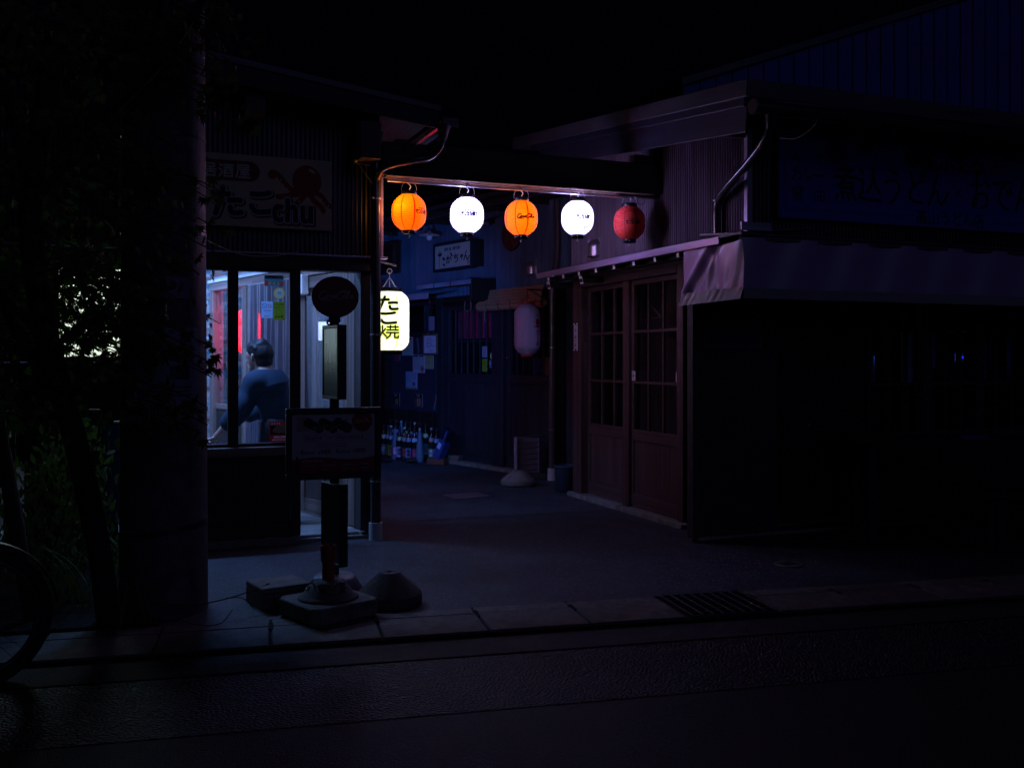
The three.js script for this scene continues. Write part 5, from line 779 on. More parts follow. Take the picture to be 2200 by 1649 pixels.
mk(4, 4.089, 2.572, { lit: false, color: [0.75, 0.05, 0.03], label: 'unlit red lantern with dark lettering, nearest the right wall', hoop: true, tex: lanternTex('#ffe8e0', '#c89090', 8, 0.6, (x, w) => { for (const k of [0, w]) yokocho('#08201c')(x, 46 + k, 256); }) });
{ // big cylinder lantern
  const cylR = (t) => { const k = Math.abs(t); return k < 0.58 ? 0.166 : 0.166 - 0.064 * ((k - 0.58) / 0.42) ** 2.6; };
  const words = (down, x, px, py, s, ink, edge) => { if (edge) brush(x, down, px, py, s, 32, edge, { down: true, gap: 0.94, sx: 1.42 }); for (const [i, ch] of [...down].entries()) brush(x, ch, px, py + i * s * 0.94, s, i === 2 ? 13 : 22, ink, { sx: 1.42 }); };
  const t = hangLantern({ r: cylR, h: 0.247, ribs: 36, cap: 0.035, pos: W(2.122, 1.722, 8.0), turn: Math.atan2(-2.15, 8.0), lit: true, color: [0.98, 0.96, 0.72], glow: [0.92, 0.93, 0.76], through: 0.4, light: [0.32, 0.44, 1], power: 0.6, label: 'tall glowing white cylinder lantern with bold black lettering beside the downpipe', tex: lanternTex('#fffcee', '#e8d890', 8, 0.5, (x, w) => { for (const k of [0, w]) words('たこ焼', x, -104 + k, 44, 130, '#040404', '#c8cc60'); }) });
  t.name = numbered('cylinder_lantern');
  part(t, 'hanger', [rod(V3(0, 0.27, 0), V3(0, 0.42, 0), 0.003, 6), rod(V3(-0.06, 0.275, 0), V3(0, 0.37, 0), 0.003, 6), rod(V3(0.06, 0.275, 0), V3(0, 0.37, 0), 0.003, 6), moved(new THREE.TorusGeometry(0.02, 0.004, 6, 16), 0, 0.42, 0)], M.wire, { local: true });
  const br = thing('lantern_bracket', 'pale rod bracket holding the glowing cylinder lantern out from the shop corner', 'bracket', W(1.9, 2.2, 8.0));
  part(br, 'arm', rod(V3(-0.1, 0.07, 0), V3(0.28, -0.01, 0), 0.009, 8), M.rawWood, { local: true }); part(br, 'brace', rod(V3(-0.1, -0.15, 0), V3(0.1, 0.02, 0), 0.006, 8), M.iron, { local: true });
  part(br, 'clip', [0.06, 0.12].map((x) => moved(new THREE.TorusGeometry(0.018, 0.004, 6, 14), x, -0.05, 0.01)), M.chrome, { local: true });
}
{ // unlit beer lantern on its bracket at the back
  const beerR = (t) => { const k = Math.abs(t); return k < 0.6 ? 0.155 : 0.155 - 0.085 * ((k - 0.6) / 0.4) ** 2.1; };
  const p = atB(-0.27, 1.745, 0.42);
  const t = hangLantern({ r: beerR, h: 0.29, ribs: 42, cap: 0.03, pos: p, turn: Math.atan2(-p.x, -p.z), lit: false, color: [0.56, 0.54, 0.85], capMat: std(C(0.4, 0.03, 0.04), { roughness: 0.4 }), label: 'unlit pale beer lantern with red rims hanging before the barred doors', tex: lanternTex('#f4eef6', '#e4dcea', 10, 0.3, (x, w) => { const px = uAt(36); brush(x, '生', px, 150, 88, 20, '#c01810'); brush(x, 'ビ|ル', px + 14, 262, 54, 10, '#14102c', { down: true, gap: 1.0 }); x.strokeStyle = '#50465c'; x.lineWidth = 3; x.beginPath(); x.moveTo(px - 18, 246); x.lineTo(px - 14, 140); x.quadraticCurveTo(px + 30, 96, px + 90, 118); x.stroke(); }) });
  t.name = numbered('beer_lantern');
  part(t, 'chain', [rod(V3(0, 0.32, 0), V3(0, 0.46, 0), 0.005, 6), rod(V3(-0.05, 0.32, 0), V3(0, 0.4, 0), 0.0035, 6), rod(V3(0.05, 0.32, 0), V3(0, 0.4, 0), 0.0035, 6)], M.black, { local: true });
  const br = onB('lantern_bracket', 'black triangular bracket holding the unlit beer lantern', 'bracket', -0.27, 2.16, 0.06);
  part(br, 'arm', rod(V3(0.09, 0.045, -0.05), V3(0, 0.045, 0.37), 0.008, 8), M.black, { local: true }); part(br, 'brace', rod(V3(0.09, -0.16, -0.05), V3(0.01, 0.04, 0.33), 0.006, 8), M.black, { local: true });
}
{ // red and white lanterns seen through the shop's side wall
  const cyl = (R) => (t) => { const k = Math.abs(t); return k < 0.65 ? R : R - R * 0.45 * ((k - 0.65) / 0.35) ** 2.2; };
  const a = hangLantern({ r: cyl(0.135), h: 0.24, ribs: 36, cap: 0.03, pos: W(1.32, 1.705, 10.93), turn: Math.atan2(-1.26, 10.4), lit: true, color: [1, 0.12, 0.12], glow: [0.9, 0.02, 0.06], light: [1, 0.08, 0.25], power: 0.5, label: 'glowing red cylinder lantern seen through the vinyl curtain of the shop', tex: lanternTex('#ff9a98', '#ff4040', 8, 0.4, (x, w) => brush(x, 'てんち', uAt(-32), 70, 110, 15, '#40040a', { down: true, gap: 1.1 })) });
  a.name = numbered('red_lantern'); part(a, 'cord', rod(V3(0, 0.26, 0), V3(0, 0.9, 0), 0.004, 6), M.black, { local: true });
  const b = hangLantern({ r: (t) => 0.1 * Math.sqrt(1 - (0.9 * t) ** 2), h: 0.09, ribs: 16, cap: 0.015, pos: W(1.80, 1.665, 9.18), turn: 0, lit: true, color: [0.95, 0.97, 1], glow: [0.5, 0.6, 0.75], light: [0.7, 0.8, 1], power: 0.03, label: 'small round white lantern seen through the glass of the open doorway', tex: lanternTex('#ffffff', '#dde4f0', 6, 0.4, () => {}) });
  b.name = numbered('white_lantern'); part(b, 'cord', rod(V3(0, 0.1, 0), V3(0, 0.9, 0), 0.003, 6), M.black, { local: true });
}

// ---------------------------------------------------------------- left shop: sign, stickers, small fittings
{
  const t = thing('octopus_sign', 'cream shop signboard with red octopus emblem and large dark lettering', 'sign', W(0.77, 2.388, 7.5));
  const tex = canvasTex(1024, 354, (x, w, h) => {
    x.fillStyle = '#d8ccae'; x.fillRect(0, 0, w, h);
    x.fillStyle = '#7a1c18'; x.beginPath(); x.roundRect(-40, 32, 700, 100, 50); x.fill(); brush(x, '居酒屋', 378, 44, 74, 9, '#e6e2da', { gap: 1.1 });
    // plain red octopus emblem: a head and waving arms
    x.save(); x.translate(50, 0); const red = '#9c2a20'; x.fillStyle = red; x.beginPath(); x.ellipse(846, 110, 74, 80, 0, 0, 7); x.fill(); x.strokeStyle = red; x.lineWidth = 26;
    for (const d of ['M800 170 C740 160 720 90 684 78 C660 72 656 100 676 98', 'M800 180 C760 180 736 196 700 196', 'M830 186 C810 220 780 226 770 260', 'M870 186 C880 220 920 220 930 256', 'M900 170 C940 180 930 220 972 232 C990 234 986 206 984 196']) x.stroke(new Path2D(d));
    x.fillStyle = '#e6c8b8'; for (const [a, b] of [[716, 112], [728, 136], [746, 156], [920, 196], [936, 214], [956, 230], [790, 206], [806, 214]]) { x.beginPath(); x.arc(a, b, 5, 0, 7); x.fill(); }
    x.fillStyle = '#e8d8cc'; x.beginPath(); x.ellipse(872, 58, 20, 8, 0.5, 0, 7); x.fill(); x.restore();
    for (const [wd, c, dx] of [[46, '#18161e', 6], [42, '#c0c8d8', 0], [26, '#0e0f1e', 0]]) { brush(x, 'た', 432 + dx, 160 + dx, 146, wd, c); brush(x, 'こ', 592 + dx, 156 + dx, 142, wd, c); }
    x.font = 'bold 150px sans-serif'; x.lineJoin = 'round';
    x.strokeStyle = '#18161e'; x.lineWidth = 30; x.strokeText('chu', 724, 326, 216); x.strokeStyle = '#c0c8d8'; x.lineWidth = 22; x.strokeText('chu', 718, 320, 216); x.fillStyle = '#0e0f1e'; x.fillText('chu', 718, 320, 216); x.strokeStyle = '#0e0f1e'; x.lineWidth = 7; x.strokeText('chu', 718, 320, 216);
    brush(x, 'チュー', 744, 254, 26, 4, '#a03030', { gap: 1.0 });
  });
  part(t, 'board', L(-0.765, 0.765, 0, 0.538, -0.03, 0), M.shopWood, { local: true }); part(t, 'face', moved(new THREE.PlaneGeometry(1.525, 0.534), 0, 0.269, 0.003), std(C(0.5, 0.5, 0.5), { map: tex, roughness: 0.7 }), { local: true });
  // stickers on the window glass
  const st = (name, label, cat, u0, u1, y0, y1, draw, tint = C(0.75, 0.75, 0.78)) => { const w = u1 - u0, h = y1 - y0, q = thing(name, label, cat, W((u0 + u1) / 2, y0, 7.58)); part(q, 'sheet', moved(new THREE.PlaneGeometry(w, h), 0, h / 2, 0.001), phy(tint, { map: canvasTex(160, Math.round(160 * h / w), draw), roughness: 1, transmission: 0.55, thickness: 0, specularIntensity: 0.3, side: THREE.DoubleSide }), { local: true }); };
  st('shop_card', 'dull teal card with small red figures at the top of the shop window', 'card', 1.035, 1.178, 1.958, 2.04, (x, w, h) => { x.fillStyle = '#466a6c'; x.fillRect(0, 0, w, h); x.fillStyle = '#b03028'; x.fillRect(4, h * 0.5, 28, h * 0.45); x.fillRect(w - 30, h * 0.6, 26, h * 0.35); for (let k = 0; k < 5; k++) { x.fillStyle = ['#b08838', '#783828'][k % 2]; x.fillRect(42 + k * 17, h * 0.66, 10, 14); } x.strokeStyle = '#a03028'; x.lineWidth = 4; x.beginPath(); x.moveTo(40, 16); x.lineTo(104, 14); x.stroke(); x.fillStyle = '#a03028'; x.beginPath(); x.arc(74, 16, 8, 0, 7); x.fill(); });
  { const q = thing('round_sticker', 'round yellow ringed sticker on the shop window above the two square ones', 'sticker', W(1.148, 1.905, 7.58)); part(q, 'sheet', new THREE.CircleGeometry(0.042, 36), phy(C(0.75, 0.75, 0.75), { roughness: 1, transmission: 0.55, thickness: 0, specularIntensity: 0.3, side: THREE.DoubleSide, map: canvasTex(128, 128, (x) => { x.fillStyle = '#d8c060'; x.fillRect(0, 0, 128, 128); x.fillStyle = '#a8c4d8'; x.beginPath(); x.arc(64, 64, 34, 0, 7); x.fill(); x.strokeStyle = '#18202c'; x.lineWidth = 5; x.strokeRect(46, 50, 14, 14); x.strokeRect(68, 50, 14, 14); x.beginPath(); x.arc(64, 62, 24, 0.3, 2.8); x.stroke(); x.strokeStyle = '#6a94b0'; x.lineWidth = 8; for (let k = 0; k < 10; k++) { const a = k * 0.628; x.beginPath(); x.moveTo(64 + 42 * Math.cos(a), 64 + 42 * Math.sin(a)); x.lineTo(64 + 54 * Math.cos(a), 64 + 54 * Math.sin(a)); x.stroke(); } }) }), { local: true }); }
  st('smoking_notice', 'pale blue no smoking notice on the shop window', 'notice', 1.013, 1.098, 1.715, 1.84, (x, w, h) => { x.fillStyle = '#b4ccec'; x.fillRect(0, 0, w, h); x.strokeStyle = '#2c4c8c'; x.lineWidth = 6; x.strokeRect(16, 34, 56, 56); x.beginPath(); x.moveTo(26, 50); x.lineTo(60, 76); x.stroke(); x.strokeStyle = '#b83030'; x.beginPath(); x.arc(116, 64, 26, 0, 7); x.moveTo(98, 46); x.lineTo(134, 82); x.stroke(); textLines(x, 28, 122, 104, 1, 10, '#303848', 10); textLines(x, 40, 150, 80, 1, 10, '#4868a0', 5); textLines(x, 36, 194, 90, 3, 11, '#8a5068', 4); });
  st('coin_notice', 'olive green notice with dark hand drawn lettering on the shop window', 'notice', 1.101, 1.188, 1.70, 1.841, (x, w, h) => { x.fillStyle = '#8a9c34'; x.fillRect(0, 0, w, h); brush(x, 'さるぼぼ', 10, 24, 32, 4, '#182008', { gap: 1.1 }); brush(x, 'コイン', 18, 62, 36, 5, '#182008', { gap: 1.2 }); brush(x, '山山店', 20, 190, 34, 5, '#101604', { gap: 1.2 }); x.strokeStyle = '#2c380c'; x.lineWidth = 3; x.beginPath(); x.arc(80, 144, 36, 0, 7); x.stroke(); x.fillStyle = '#783038'; x.fillRect(132, 236, 18, 14); }, C(0.6, 0.62, 0.5));
  st('welcome_sticker', 'red welcome sticker with a food picture in the lower corner of the shop window', 'sticker', 1.072, 1.228, 0.772, 0.925, (x, w, h) => { x.fillStyle = '#b81c24'; x.fillRect(0, 0, w, h); x.fillStyle = '#201a18'; x.fillRect(6, 26, w - 12, 76); x.strokeStyle = '#8a6850'; x.lineWidth = 7; for (let k = 0; k < 4; k++) { x.beginPath(); x.arc(90, 96, 20 + k * 15, 3.5, 5.9); x.stroke(); } brush(x, 'ようこそ', 12, 5, 18, 2.6, '#e8c8c8'); x.fillStyle = '#f0d8d8'; x.font = 'bold 21px sans-serif'; x.fillText('WELCOME', 34, 126); textLines(x, 20, 136, 120, 1, 9, '#e0b8b8', 9); }, C(0.7, 0.65, 0.65));
  // small camera lamp under the eaves with its cable
  const c = thing('security_lamp', 'small boxy security lamp with a thin pale cable under the left eaves', 'lamp', W(1.72, 2.93, 7.46));
  part(c, 'bracket', B(1.70, 1.725, 2.98, 3.1, 7.44, 7.52), M.iron); part(c, 'box', L(-0.05, 0.05, -0.03, 0.05, -0.05, 0.06, { bevel: 0.01 }), std(C(0.05, 0.035, 0.035), { roughness: 0.35 }), { local: true }); part(c, 'sensor', moved(new THREE.SphereGeometry(0.02, 14, 10), -0.025, 0.0, 0.06), std(C(0.4, 0.45, 0.35), { roughness: 0.3 }), { local: true }); part(c, 'cable', tube([V3(-0.02, -0.01, 0.06), V3(0.05, -0.1, 0.06), V3(0.12, -0.19, 0.05)], 0.003, 12, 5), M.rope, { local: true });
  const w = thing('sagging_cable', 'thin pale cable sagging between the utility pole and the shop front', 'cable', W(0.7, 2.2, 7.4)); part(w, 'cable', tube([W(0.35, 2.3, 5.95), W(0.62, 2.24, 7.3), W(0.85, 2.175, 7.42), W(1.05, 2.17, 7.45), W(1.28, 2.215, 7.5)], 0.0035, 40, 6), M.rope);
}
{ // concrete utility pole with bands and notices
  const pu = 0.243, pv = 5.81, t = thing('utility_pole', 'thick concrete utility pole with metal bands at the left kerb', 'utility pole', W(pu, 0, pv));
  const R = (y) => 0.237 - y * 0.0055;
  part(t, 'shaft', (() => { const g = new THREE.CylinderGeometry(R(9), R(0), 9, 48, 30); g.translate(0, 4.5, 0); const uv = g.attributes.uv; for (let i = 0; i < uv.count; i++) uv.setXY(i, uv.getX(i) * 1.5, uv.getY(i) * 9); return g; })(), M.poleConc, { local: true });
  const band = (y, h, tilt, m) => { const g = new THREE.CylinderGeometry(R(y) + 0.004, R(y) + 0.004, h, 48, 1, false); return moved(g, 0, y, 0, tilt[0], 0, tilt[1]); };
  part(t, 'steel_band', band(0.47, 0.03, [0, 0.12], 0), M.iron, { local: true });
  part(t, 'steel_band', band(2.11, 0.036, [0, 0], 0), M.iron, { local: true });
  for (const [y, tl] of [[0.47, 0.12], [2.11, 0]]) { const holes = []; for (let k = 0; k < 36; k++) { const a = k * Math.PI / 18; holes.push(moved(L(-0.009, 0.009, -0.008, 0.008, R(y) + 0.002, R(y) + 0.0055, { bevel: 0 }), 0, 0, 0, 0, a, 0)); } part(t, 'band_slots', holes.map((g) => moved(g, 0, y, 0, 0, 0, tl)), M.black, { local: true }); }
  part(t, 'wire_tie', band(2.63, 0.012, [0, -0.02], 0), M.iron, { local: true });
  part(t, 'reflector', [1.705, 1.633, 2.32].map((y) => moved(L(-0.006, 0.006, -0.009, 0.009, R(y), R(y) + 0.004), 0, y, 0, 0, 80 * RAD, 0)), M.chrome, { local: true });
  part(t, 'cable_conduit', rod(V3(-0.02, 2.9, 0.255), V3(-0.02, 9, 0.215), 0.012, 10), M.black, { local: true });
  const notice = (name, label, y0, y1, a0, a1, draw, tw, th, tint) => {
    const q = thing(name, label, 'notice', W(pu, y0, pv)), r = R((y0 + y1) / 2) + 0.009;
    const mkG = (rr2) => { const g = new THREE.CylinderGeometry(rr2, rr2, y1 - y0, 24, 1, true, a0, a1 - a0); g.translate(0, (y1 - y0) / 2, 0); return g; };
    part(q, 'sheet', mkG(r - 0.002), std(C(0.3, 0.3, 0.32), { side: THREE.DoubleSide }), { local: true }); part(q, 'print', mkG(r), std(tint, { map: canvasTex(tw, th, draw), side: THREE.DoubleSide, roughness: 0.5 }), { local: true });
    if (y1 - y0 > 0.2) part(q, 'strap', [0.09, 0.47, 0.62].filter((k) => k < y1 - y0).map((k) => { const g = new THREE.CylinderGeometry(r + 0.001, r + 0.001, 0.01, 30, 1, true, a1 - 0.05, 0.6); g.translate(0, k - 0.03, 0); return g; }), M.black, { local: true });
  };
  const face = Math.atan2(-pu, pv);
  notice('warning_notice', 'grey caution notice wrapped on the utility pole with faint bold lettering', 1.06, 1.575, face - 0.85, face + 0.82, (x, w, h) => { x.fillStyle = '#b0aac0'; x.fillRect(0, 0, w, h); brush(x, '注意', 96, 16, 52, 7, '#4a2a22', { gap: 1.55 }); x.strokeStyle = '#34304a'; x.lineWidth = 12; x.beginPath(); x.moveTo(100, 170); x.quadraticCurveTo(120, 90, 150, 110); x.quadraticCurveTo(190, 160, 214, 140); x.stroke(); x.fillStyle = '#3a3c5c'; x.fillRect(150, 172, 70, 60); textLines(x, 90, 260, 140, 3, 18, '#3a3448', 9); textLines(x, 40, 350, 190, 1, 18, '#34304a', 12); textLines(x, 40, 376, 190, 1, 18, '#34304a', 14); }, 256, 420, C(0.42, 0.42, 0.5));
  notice('small_notice', 'small pale notice with a dark oval above the caution notice on the pole', 1.73, 1.845, face - 0.22, face + 0.58, (x, w, h) => { x.fillStyle = '#a8a4bc'; x.fillRect(0, 0, w, h); x.fillStyle = '#28242c'; x.beginPath(); x.ellipse(86, 52, 66, 40, 0, 0, 7); x.fill(); textLines(x, 160, 20, 60, 5, 14, '#38344a', 5); textLines(x, 14, 104, 150, 2, 14, '#38344a', 5); }, 240, 140, C(0.4, 0.4, 0.48));
}

// ---------------------------------------------------------------- street furniture on the kerb
{ // turning sign stand
  const t = thing('sign_stand', 'black sign pole with red oval sign, light boxes and framed takoyaki menu', 'sign stand', W(1.2, 0, 5.8), -7 * RAD);
  const p = (n, g, m, o = {}) => part(t, n, g, m, { ...o, local: true });
  p('base', lathe([[0, 0], [0.17, 0], [0.172, 0.03], [0.13, 0.1], [0.11, 0.12], [0, 0.125]], 36), std(C(0.14, 0.14, 0.17), { roughness: 0.4 }));
  for (const [a, b] of [[0.12, 0.18], [0.665, 1.165], [1.605, 1.68]]) p('pole', L(-0.027, 0.027, a, b, -0.02, 0.02), M.black);
  const oval = p('oval_sign', moved(new THREE.CylinderGeometry(1, 1, 0.035, 60).scale(0.139, 1, 0.123), 0.005, 1.772, 0.0, Math.PI / 2, 0, 0), std(C(0.2, 0.02, 0.03), { roughness: 0.4 }));
  { const g = new THREE.CircleGeometry(1, 60); g.scale(0.1365, 0.1205, 1); part(oval, 'print', moved(g, 0.005, 1.772, 0.0195), std(C(0.75, 0.75, 0.75), { roughness: 0.4, map: canvasTex(256, 224, (x, w, h) => { x.fillStyle = '#8c1420'; x.fillRect(0, 0, w, h); cola(x, 30, 70, 0.68, '#c4a4ac', 8); }) }), { local: true }); }
  p('swivel', [L(-0.035, 0.035, 1.62, 1.655, -0.02, 0.02), moved(new THREE.TorusGeometry(0.014, 0.006, 6, 16), -0.028, 1.62, 0.01)], M.black);
  const litBox = (name, y0, y1, turn, printed, dx = 0) => {
    const e = new THREE.Group(); e.name = name; e.position.set(dx, 0, 0); e.rotation.y = turn; t.add(e); e.updateWorldMatrix(true, false);
    const w = 0.118, d = 0.03;
    part(e, 'case', [L(-w, w, y0, y0 + 0.02, -d, d), L(-w, w, y1 - 0.02, y1, -d, d), L(-w, -w + 0.014, y0 + 0.02, y1 - 0.02, -d, d), L(w - 0.014, w, y0 + 0.02, y1 - 0.02, -d, d), L(-w + 0.014, w - 0.014, y0 + 0.02, y1 - 0.02, -d + 0.006, d - 0.008)], M.black, { local: true });
    part(e, 'print', moved(new THREE.PlaneGeometry(2 * w - 0.03, y1 - y0 - 0.042), 0, (y0 + y1) / 2, d - 0.005), printed, { local: true });
  };
  litBox('light_box', 1.165, 1.605, -72 * RAD, std(C(0.62, 0.62, 0.62), { roughness: 0.3, map: canvasTex(128, 256, (x, w, h) => { x.fillStyle = '#7a8a94'; x.fillRect(0, 0, w, h); x.fillStyle = '#e4e8ec'; x.fillRect(20, 0, 90, 130); x.fillStyle = '#2a2e38'; for (const [a, b, c] of [[44, 60, 8], [80, 76, 10], [100, 50, 6]]) { x.beginPath(); x.moveTo(a, b); x.lineTo(a - c, 170); x.lineTo(a + c, 180); x.fill(); } x.fillStyle = '#a03848'; x.fillRect(22, 56, 10, 60); x.fillStyle = '#b08868'; x.fillRect(30, 120, 16, 50); x.fillRect(86, 126, 20, 40); x.fillStyle = '#28606a'; x.fillRect(0, 176, w, 90); }) }));
  litBox('light_box', 0.18, 0.665, -68 * RAD, std(C(0.2, 0.16, 0.16), { roughness: 0.35, map: canvasTex(128, 256, (x, w, h) => { x.fillStyle = '#5a4c4c'; x.fillRect(0, 0, w, h); textLines(x, 14, 16, 100, 14, 16, '#2c2020', 6); }) }));
  const menu = new THREE.Group(); menu.name = 'menu_board'; menu.position.set(-0.005, 0.695, 0.045); menu.rotation.y = 4 * RAD; t.add(menu); menu.updateWorldMatrix(true, false);
  part(menu, 'frame', [L(-0.28, 0.28, 0, 0.035, -0.03, 0.02), L(-0.28, 0.28, 0.385, 0.42, -0.03, 0.02), L(-0.28, -0.245, 0.035, 0.385, -0.03, 0.02), L(0.245, 0.28, 0.035, 0.385, -0.03, 0.02), L(-0.245, 0.245, 0.035, 0.385, -0.028, 0.002)], M.black, { local: true });
  const print = canvasTex(1024, 730, (x, w, h) => {
    x.fillStyle = '#d8cccc'; x.fillRect(0, 0, w, h); x.fillStyle = '#c89a92'; x.fillRect(60, 30, 150, 180);
    for (let i = 0; i < 9; i++) { x.fillStyle = ['#4a1c14', '#2c120e', '#5c2818'][i % 3]; x.beginPath(); x.ellipse(200 + i * 60, 110 + (i % 3) * 34, 66, 56, 0.3 * i, 0, 7); x.fill(); } x.fillStyle = '#1c2416'; for (let i = 0; i < 60; i++) { x.beginPath(); x.arc(200 + rnd() * 480, 60 + rnd() * 130, rr(3, 10), 0, 7); x.fill(); } x.strokeStyle = '#c8b0a0'; x.lineWidth = 8; for (const d of ['M220 210 C260 120 320 180 260 220', 'M330 190 C380 140 420 150 440 130', 'M460 200 C500 150 560 170 600 120']) x.stroke(new Path2D(d));
    x.fillStyle = '#a81c24'; x.beginPath(); x.arc(862, 96, 128, 0, 7); x.fill(); cola(x, 764, 54, 0.66, '#e8c8c8', 7);
    x.strokeStyle = '#a83038'; x.lineWidth = 4; x.beginPath(); x.roundRect(140, 258, 280, 74, 10); x.stroke(); x.beginPath(); x.roundRect(530, 250, 390, 74, 10); x.stroke();
    x.fillStyle = '#a82030'; x.font = 'bold 66px sans-serif'; x.fillText('Source', 152, 316, 256); x.fillText('Soy source', 540, 308, 372); x.strokeStyle = '#a82030'; x.lineWidth = 3; x.strokeText('or', 436, 312, 80);
    x.font = 'bold 78px sans-serif'; x.strokeText('TAKOYAKI', 290, 412, 500);
    x.fillStyle = '#141018'; x.font = 'bold 74px sans-serif'; x.fillText('8', 100, 492); x.fillText('600', 350, 492, 140); x.fillText('6', 536, 486); x.fillText('500', 780, 486, 140); x.font = 'bold 50px sans-serif'; x.fillText('piece', 144, 490, 150); x.fillText('¥', 316, 490); x.fillText('piece', 580, 484, 150); x.fillText('¥', 746, 484);
    x.fillStyle = '#9c1c38'; x.beginPath(); x.moveTo(0, 560); x.quadraticCurveTo(240, 510, 512, 550); x.quadraticCurveTo(800, 590, 1024, 530); x.lineTo(1024, 730); x.lineTo(0, 730); x.fill();
    x.fillStyle = '#3c1420'; x.fillRect(44, 520, 26, 40); x.beginPath(); x.ellipse(57, 650, 32, 92, 0, 0, 7); x.fill();
    x.fillStyle = '#dcb4c0'; x.font = 'bold 46px sans-serif'; x.fillText('Drink Menu', 120, 590); x.font = 'bold 28px sans-serif'; x.fillText('·Coca-Cola', 124, 646); x.fillText('Orange Juice', 372, 642); x.fillText('Oolong Tea', 612, 640); x.fillText('Beer', 372, 694); x.fillText('Sake', 624, 690); x.font = 'bold 40px sans-serif'; x.fillText('¥300', 850, 642); x.fillText('¥500', 850, 696);
  });
  part(menu, 'print', moved(new THREE.PlaneGeometry(0.488, 0.348), 0, 0.21, 0.004), std(C(0.62, 0.6, 0.62), { map: print, roughness: 0.3 }), { local: true });
}
{ // square umbrella weight with red socket
  const t = thing('parasol_weight', 'square concrete parasol weight with domed top and red plastic socket', 'parasol weight', W(1.07, 0.012, 5.33), 20 * RAD);
  const s = new THREE.Shape(), a = 0.195, c = 0.032; [[-a + c, -a], [a - c, -a], [a, -a + c], [a, a - c], [a - c, a], [-a + c, a], [-a, a - c], [-a, -a + c]].forEach((q, i) => (i ? s.lineTo(...q) : s.moveTo(...q))); s.closePath();
  const g = new THREE.ExtrudeGeometry(s, { depth: 0.065, bevelEnabled: true, bevelThickness: 0.012, bevelSize: 0.012, bevelSegments: 3 }); g.rotateX(-Math.PI / 2); g.translate(0, 0.012, 0);
  part(t, 'slab', planar(g, 0), M.block, { local: true });
  part(t, 'dome', lathe([[0, 0.19], [0.05, 0.188], [0.085, 0.175], [0.118, 0.145], [0.135, 0.115], [0.15, 0.108], [0.162, 0.1], [0.166, 0.085], [0, 0.085]], 48), M.block, { local: true });
  for (let k = 0; k < 6; k++) { const q = k * Math.PI / 3 + 0.25; part(t, 'drain_hole', moved(lathe([[0.007, 0], [0.014, 0.004], [0.017, 0.0], [0.007, -0.002], [0, -0.001]], 16), Math.sin(q) * 0.112, 0.152, Math.cos(q) * 0.112, 0.8 * Math.cos(q), 0, -0.8 * Math.sin(q)), M.black, { local: true }); part(t, 'rib', tube([0, 1, 2, 3, 4].map((i) => { const b = q - 0.4 + i * 0.2, r = 0.095 - 0.012 * Math.cos((i - 2) * 0.9); return V3(Math.sin(b) * r, 0.172 + 0.006 * Math.cos(i - 2), Math.cos(b) * r); }), 0.005, 12, 6), M.block, { local: true }); }
  part(t, 'socket', lathe([[0.026, 0.18], [0.034, 0.18], [0.034, 0.285], [0.041, 0.29], [0.043, 0.36], [0.04, 0.375], [0.032, 0.375], [0.031, 0.3], [0.026, 0.29], [0.026, 0.18]], 32), M.redPlastic, { local: true });
  const k = thing('cone_weight', 'dark round concrete cone weight to the right of the square parasol weight', 'concrete weight', W(1.45, 0.0, 5.47));
  part(k, 'cone', lathe([[0, 0], [0.178, 0], [0.187, 0.01], [0.187, 0.06], [0.18, 0.07], [0.062, 0.178], [0.056, 0.182], [0.017, 0.182], [0.015, 0.15], [0, 0.15]], 48), std(C(0.17, 0.15, 0.15), { map: T.concrete, bumpMap: T.concreteB, bumpScale: 0.003, roughness: 0.8 }), { local: true });
  part(k, 'lip', lathe([[0.176, 0.071], [0.1865, 0.064], [0.1865, 0.0605], [0.188, 0.06], [0.188, 0.056], [0.176, 0.05]], 48), M.block, { local: true });
  const b = thing('concrete_block', 'weathered concrete block lying behind the square parasol weight', 'concrete block', W(0.86, 0, 5.72), 12 * RAD);
  part(b, 'block', [L(-0.145, 0.145, 0.09, 0.125, -0.14, 0.14, { bevel: 0.01 }), L(-0.145, -0.075, 0, 0.09, -0.135, 0.135, { bevel: 0.006 }), L(0.075, 0.145, 0, 0.09, -0.135, 0.135, { bevel: 0.006 }), L(-0.074, 0.074, 0, 0.09, -0.1, 0.13, { bevel: 0.004 })], M.block, { local: true }); part(b, 'groove', [L(-0.1455, -0.1445, 0.06, 0.064, -0.13, 0.13, { bevel: 0 }), L(-0.13, 0.13, 0.06, 0.064, 0.1345, 0.1355, { bevel: 0 })], M.black, { local: true });
  const w = thing('dry_twig', 'long thin dry twig lying from the pole foot to the concrete block', 'twig', W(0.6, 0.02, 5.7)); part(w, 'stem', tube([W(0.1, 0.16, 5.35), W(0.35, 0.11, 5.4), W(0.6, 0.1, 5.55), W(0.8, 0.13, 5.66)], 0.0035, 30, 5), M.bark); part(w, 'side_shoot', [tube([W(0.55, 0.1, 5.53), W(0.64, 0.09, 5.53), W(0.7, 0.03, 5.5)], 0.0025, 12, 5), tube([W(0.2, 0.14, 5.38), W(0.35, 0.04, 5.3), W(0.5, 0.03, 5.28), W(0.56, 0.09, 5.3)], 0.0025, 16, 5)], M.bark);
}

